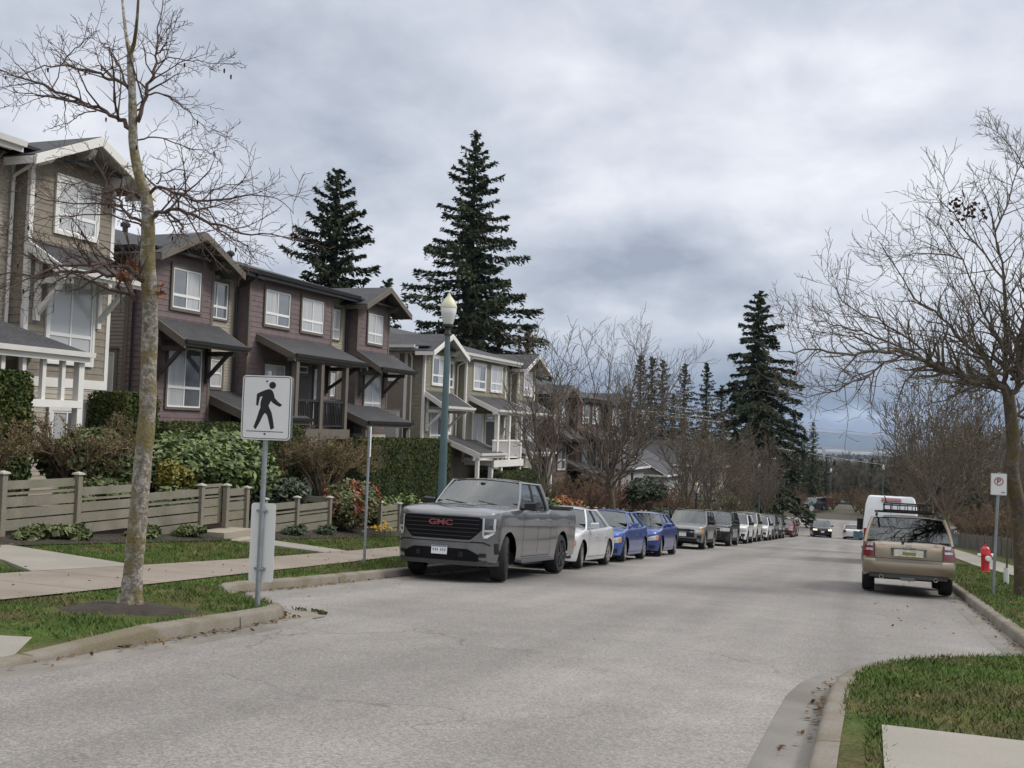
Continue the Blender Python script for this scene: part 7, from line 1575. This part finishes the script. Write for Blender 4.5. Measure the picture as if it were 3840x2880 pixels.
# ---- conifers
NEEDLE = mat('needles', (.036, .052, .030), rough=.8, var=.45, vscale=.5, tint=(.075, .082, .042), tscale=.35, tamt=.7, spec=.2, objrand=.22); NEEDR = mat('needles_rusty', (.10, .060, .035), rough=.9, var=.4, vscale=.6); CTR = mat('conifer_trunk', (.045, .035, .028), rough=1)
def conifer(seed, h, rb, nb, low=.08, droop=.35, needle=NEEDLE, dens=1.0, gap=.25, shape=.85, nm='conifer', upt=.25, fat=1.0):
    r = empty(nm); g2 = np.random.default_rng(seed); b = MB(); b.tube([(0, 0, -.5), (g2.normal(0, .1), g2.normal(0, .1), h * .5), (0, 0, h * .985)], [rb * .075, rb * .045, .03], 7); P = []; Nn = []; S = []
    for i in range(nb):
        f = low + (1 - low) * ((i + g2.random()) / nb) ** .92; z = h * f; Lb = rb * (1 - f) ** shape * g2.uniform(.62, 1.12) + .25
        if g2.random() < gap * .5: Lb *= g2.uniform(.35, .7)
        a = i * 2.399 + g2.uniform(-.4, .4); ca, sa = math.cos(a), math.sin(a); e0 = (.55 * f ** 2 - .15) ; n = max(5, int(Lb / .22 * dens)); t = np.linspace(.08, 1, n)
        zz = z + Lb * (e0 * t - droop * (1 - f * .8) * t ** 1.4 + upt * .5 * t ** 3); x = ca * Lb * t; y = sa * Lb * t; b.tube([(0, 0, z), (x[n // 2], y[n // 2], zz[n // 2]), (x[-1], y[-1], zz[-1])], [max(.02, Lb * .012), .02, .01], 3, cap=False)
        for q in range(int(5 * fat + 1)):
            w = (.36 * Lb * (1 - t) ** .8 + .10) * .55; side = g2.uniform(-1, 1, n); dz = -np.abs(g2.normal(0, .08 + .045 * Lb, n)) * (.5 + np.abs(side)) + .04
            P.append(np.stack([x - sa * w * side + g2.normal(0, .05, n), y + ca * w * side + g2.normal(0, .05, n), zz + dz], 1)); Nn.append(np.tile([ca * .3, sa * .3, .6], (n, 1))); S.append(np.full(n, .24 + .016 * Lb))
    P = np.concatenate(P); Nn = np.concatenate(Nn); S = np.concatenate(S); n = len(P); Q = leaf_quads(P, Nn, S, g2, 2.1, .75) if False else None
    Nv = Nn + g2.normal(0, .55, (n, 3)); Nv /= np.linalg.norm(Nv, axis=1)[:, None]; out = P * np.array([1, 1, 0]); out /= np.linalg.norm(out, axis=1)[:, None] + 1e-6; A = out + g2.normal(0, .55, (n, 3)) + np.array([0, 0, -.35]); A -= Nv * np.sum(A * Nv, 1)[:, None]; A /= np.linalg.norm(A, axis=1)[:, None]; B = np.cross(Nv, A); s = (S * g2.uniform(.6, 1.3, n))[:, None]
    V = np.empty((n, 4, 3)); V[:, 0] = P - A * s * .8; V[:, 1] = P + B * s * .36; V[:, 2] = P + A * s * .95; V[:, 3] = P - B * s * .36
    b.build('trunk', CTR, r, fix=False); link_mesh('crown', np_mesh('crown', V.reshape(-1, 3), 4, needle), r); return r
def stand(t, label, dx, dy, depth, h=None, rot=0.0, group=None, cat='conifer', base=None):
    """stand a conifer of template height t['h'] so that its tip rises where the photo has it, at this depth"""
    p = at(dx, dy, depth); zb = (gz(p.x, p.y) if p.y < 170 else rz(p.y)) if base is None else base; s = (p.z - zb) / t['h']; o = put(t, label, p.x, p.y, 1.0, rot, group, cat, z=zb); o.scale = (s, s, s); return o
def mk(seed, h, rb, nb, **k): t = conifer(seed, h, rb, nb, **k); t['h'] = float(h); return t
A1 = mk(41, 34, 11.2, 178, droop=.38, gap=.6, dens=1.9, low=.10, shape=.8, upt=.3); A2 = mk(42, 27, 10.6, 155, droop=.34, gap=.6, dens=1.9, low=.1, shape=.8, upt=.35); A3 = mk(43, 26, 8.6, 140, droop=.5, gap=.4, dens=1.9, shape=.72, upt=.05, low=.05, fat=1.5)
stand(A1, 'tallest dark conifer, rising behind the olive townhouse row', 1029, 286, 96, rot=1.0); stand(A2, 'dark conifer rising behind the plum townhouse row', 729, 366, 78, rot=2.0); stand(A3, 'big dark drooping conifer standing by the far end of the parked row', 1641, 630, 121, rot=.5)
C1 = mk(44, 20, 4.6, 105, droop=.35, low=.03, dens=.9); C2 = mk(45, 20, 5.4, 115, droop=.45, low=.03, dens=.9, gap=.35); C3 = mk(46, 20, 3.7, 90, droop=.3, low=.03, dens=.9, shape=.7); R1 = mk(47, 16, 3.0, 80, droop=.3, needle=NEEDR, dens=.8, gap=.6, low=.2)
stand(R1, 'rusty thin conifer just right of the tallest one', 1076, 692, 100, rot=1); stand(R1, 'small rusty conifer second to the right of the tallest one', 1142, 702, 102, rot=3)
GC = 'dark conifers behind the far houses'
for i, (dx, dy, dep, t, lab) in enumerate(((838, 604, 90, C3, 'conifer tip peeping over the gable of the plum row'), (1385, 768, 175, C1, 'left conifer of the close trio beyond the russet row'), (1410, 772, 178, C3, 'middle conifer of the close trio beyond the russet row'), (1433, 778, 170, C3, 'right conifer of the close trio beyond the russet row'), (1480, 787, 185, C2, 'pointed conifer between the trio and the dense one'), (1528, 785, 180, C2, 'dense conifer with a bent tip left of the big drooping one'),
    (1560, 832, 178, C1, 'lower conifer directly left of the big drooping one'), (1590, 822, 190, C2, 'conifer half behind the left side of the big drooping one'), (1690, 842, 190, C1, 'conifer just right of the big drooping one'), (1716, 892, 195, C2, 'broad low conifer right of the big drooping one'), (1757, 912, 165, C1, 'conifer with a clear pointed tip against the blue sky'), (1738, 930, 200, C3, 'slim conifer left of the clear pointed one'),
    (1350, 835, 190, C2, 'low conifer behind the broad grey roof'), (1455, 850, 195, C1, 'low conifer right of the trio'), (2113, 900, 120, C2, 'conifer rising behind the brown trees at the right'), (2150, 985, 150, C1, 'small conifer behind the large right hand tree'))): stand(t, lab, dx, dy, dep, rot=i * 1.3, group=GC)
rr = random.Random(31); GF = 'forest trees beyond the junction'
TB1 = bare_tree(25, 13, 5, 3.0, 7, BK3, mat('twig_far', (.125, .11, .085), rough=1, var=.3, vscale=.6), .1, .2, 6, .4, .035)
for i in range(150):
    dx = 1640 + 620 * (i + rr.random()) / 150; dep = rr.uniform(178, 300); dy = 985 + rr.uniform(-6, 60) + (14 if 1800 < dx < 1850 else 0); t = rr.choice((C1, C1, C2, C3)); stand(t, 'dark conifer of the forest beyond the junction', dx, dy, dep, rot=rr.uniform(0, 6), group=GF)
for i in range(60):
    dx = 1700 + 560 * (i + rr.random()) / 60; dep = rr.uniform(182, 330); dy = 1010 + rr.uniform(-14, 40); p = at(dx, dy, dep); zb = rz(p.y); s = (p.z - zb) / 13.0; o = put(TB1, 'leafless grey brown tree of the forest beyond the junction', p.x, p.y, s, rr.uniform(0, 6), GF, 'tree', z=zb)
for i in range(46):
    y = 55 + i * 3.2; x = 13 + rr.uniform(0, 9) - (0 if y < 100 else 3); s = rr.uniform(.5, .8) * (1 if y < 120 else 1.2); put(TB1, 'leafless brown tree of the belt behind the right hand fence', x, y, s, rr.uniform(0, 6), 'leafless trees behind the right hand fence', 'tree')
for i in range(16):
    y = 124 + i * 4.5; x = -16 + rr.uniform(-6, 3); put(TB1, 'leafless tree past the end of the parked row on the left', x, y, rr.uniform(.45, .75), rr.uniform(0, 6), 'leafless trees left of the junction', 'tree')

for i in range(64):
    y = rr.uniform(144, 176); x = rr.uniform(-15, 16)
    if y < 158 and -9.5 < x < -4.0: continue
    put((S1, S2)[i % 2], 'leafless brown shrub on the bank beyond the junction', x, y, rr.uniform(.7, 1.3) * (.5 if y < 150 else 1), rr.uniform(0, 6), 'leafless shrubs on the bank beyond the junction', 'shrub', z=rz(y))
# ---- distant woods on the plain, too many to count
g3 = np.random.default_rng(77); n = 15000; yy = 620 + 4200 * g3.random(n) ** 1.6; xx = yy * g3.uniform(-.45, .25, n); keep = np.sin(xx / 130 + np.sin(yy / 300)) + np.sin(yy / 210 + 1) > -.5; xx, yy = xx[keep], yy[keep]; n = len(xx)
hh = g3.uniform(6, 13, n); zb = np.array([rz(v) for v in yy]); w = g3.uniform(3, 7, n); V = np.empty((n, 3, 4, 3))
for k in range(3):
    a = k * math.pi / 3 + g3.uniform(0, .5, n); c, s = np.cos(a) * w, np.sin(a) * w
    for j, (u, v) in enumerate(((-1, 0), (1, 0), (.35, .9), (-.1, 1.05))): V[:, k, j, 0] = xx + c * u; V[:, k, j, 1] = yy + s * u; V[:, k, j, 2] = zb + hh * v
tag(link_mesh('distant_woods', np_mesh('distant_woods', V.reshape(-1, 3), 4, mat('woods_far', (.05, .06, .035), rough=1, var=.3, vscale=.01, tint=(.11, .09, .065), tscale=.006, tamt=.8))), 'hazy patches of woodland covering the far plain below the hills', 'woods', kind='stuff')

# ---- air
HZ = bpy.data.materials.new('haze'); HZ.use_nodes = True; t = HZ.node_tree; t.nodes.clear(); o = t.nodes.new('ShaderNodeOutputMaterial'); v = t.nodes.new('ShaderNodeVolumePrincipled'); v.inputs['Color'].default_value = (.55, .72, 1.0, 1); v.inputs['Density'].default_value = HAZE_D if 'HAZE_D' in globals() else .00005; v.inputs['Anisotropy'].default_value = .2; t.links.new(v.outputs[0], o.inputs['Volume'])
b = MB(); b.box((-9500, -260, -64), (9500, 13000, 190)); tag(b.build('haze', HZ), 'thin blue air over the whole valley', 'haze', kind='stuff')

# ---- every far-apart piece of a house's, fence's or vehicle's part becomes a part of its own
def split_parts():
    todo = []
    for o in list(bpy.data.objects):
        if o.type != 'MESH' or o.parent is None: continue
        r = o
        while r.parent is not None: r = r.parent
        if r.get('category') in ('tree', 'conifer', 'shrub', 'hedge', 'flowers', 'fence', 'sign') or r.get('kind'): continue
        if 8 < len(o.data.vertices) < 30000: todo.append(o)
    for o in todo:
        me = o.data; nv = len(me.vertices); co = np.empty(nv * 3, np.float32); me.vertices.foreach_get('co', co); co = co.reshape(-1, 3)
        _, inv = np.unique(np.round(co, 4), axis=0, return_inverse=True); inv = inv.ravel(); par = np.arange(inv.max() + 1)
        def find(a):
            while par[a] != a: par[a] = par[par[a]]; a = par[a]
            return a
        ed = np.empty(len(me.edges) * 2, np.int32); me.edges.foreach_get('vertices', ed); ed = inv[ed].reshape(-1, 2)
        for a, b_ in ed:
            a, b_ = find(a), find(b_)
            if a != b_: par[a] = b_
        root = np.array([find(k) for k in range(len(par))])[inv]; ids, lab = np.unique(root, return_inverse=True); lab = lab.ravel(); k = len(ids)
        if k < 2 or k > 700: continue
        lo = np.full((k, 3), 1e9); hi = np.full((k, 3), -1e9); np.minimum.at(lo, lab, co); np.maximum.at(hi, lab, co); size = np.linalg.norm(hi - lo, axis=1)
        g = np.linalg.norm(np.maximum(0, np.maximum(lo[:, None] - hi[None], lo[None] - hi[:, None])), axis=2); near = g < .45 * np.maximum(size[:, None], size[None]); cl = -np.ones(k, int); c = 0
        for i in range(k):
            if cl[i] >= 0: continue
            st = [i]; cl[i] = c
            while st:
                j = st.pop()
                for q in np.nonzero(near[j] & (cl < 0))[0]: cl[q] = c; st.append(q)
            c += 1
        if c < 2 or c > 60: continue
        vc = cl[lab]; polys = [(tuple(p.vertices), p.material_index, p.use_smooth) for p in me.polygons]; sharp = {}
        nm = o.name.split('.')[0]; kids = list(o.children)
        es = [(tuple(e.vertices), e.use_edge_sharp) for e in me.edges if e.use_edge_sharp]
        for q in range(c):
            idx = np.nonzero(vc == q)[0]; mp = -np.ones(nv, int); mp[idx] = np.arange(len(idx)); ps = [p for p in polys if mp[p[0][0]] >= 0]
            if not ps: continue
            m2 = bpy.data.meshes.new(nm); m2.from_pydata(co[idx].tolist(), [], [tuple(int(mp[v]) for v in p[0]) for p in ps])
            for m in me.materials: m2.materials.append(m)
            m2.polygons.foreach_set('material_index', [p[1] for p in ps]); m2.polygons.foreach_set('use_smooth', [p[2] for p in ps])
            sh = {tuple(sorted((int(mp[a]), int(mp[b_])))) for (a, b_), s in es if mp[a] >= 0 and mp[b_] >= 0}
            for e in m2.edges:
                if tuple(sorted(e.vertices)) in sh: e.use_edge_sharp = True
            m2.update()
            if q == 0: o.data = m2
            else:
                n2 = bpy.data.objects.new(nm, m2); COL.objects.link(n2); n2.parent = o.parent; n2.matrix_parent_inverse = o.matrix_parent_inverse.copy(); n2.matrix_basis = o.matrix_basis.copy()
                if 'label' in o: n2['label'] = o['label']
split_parts()
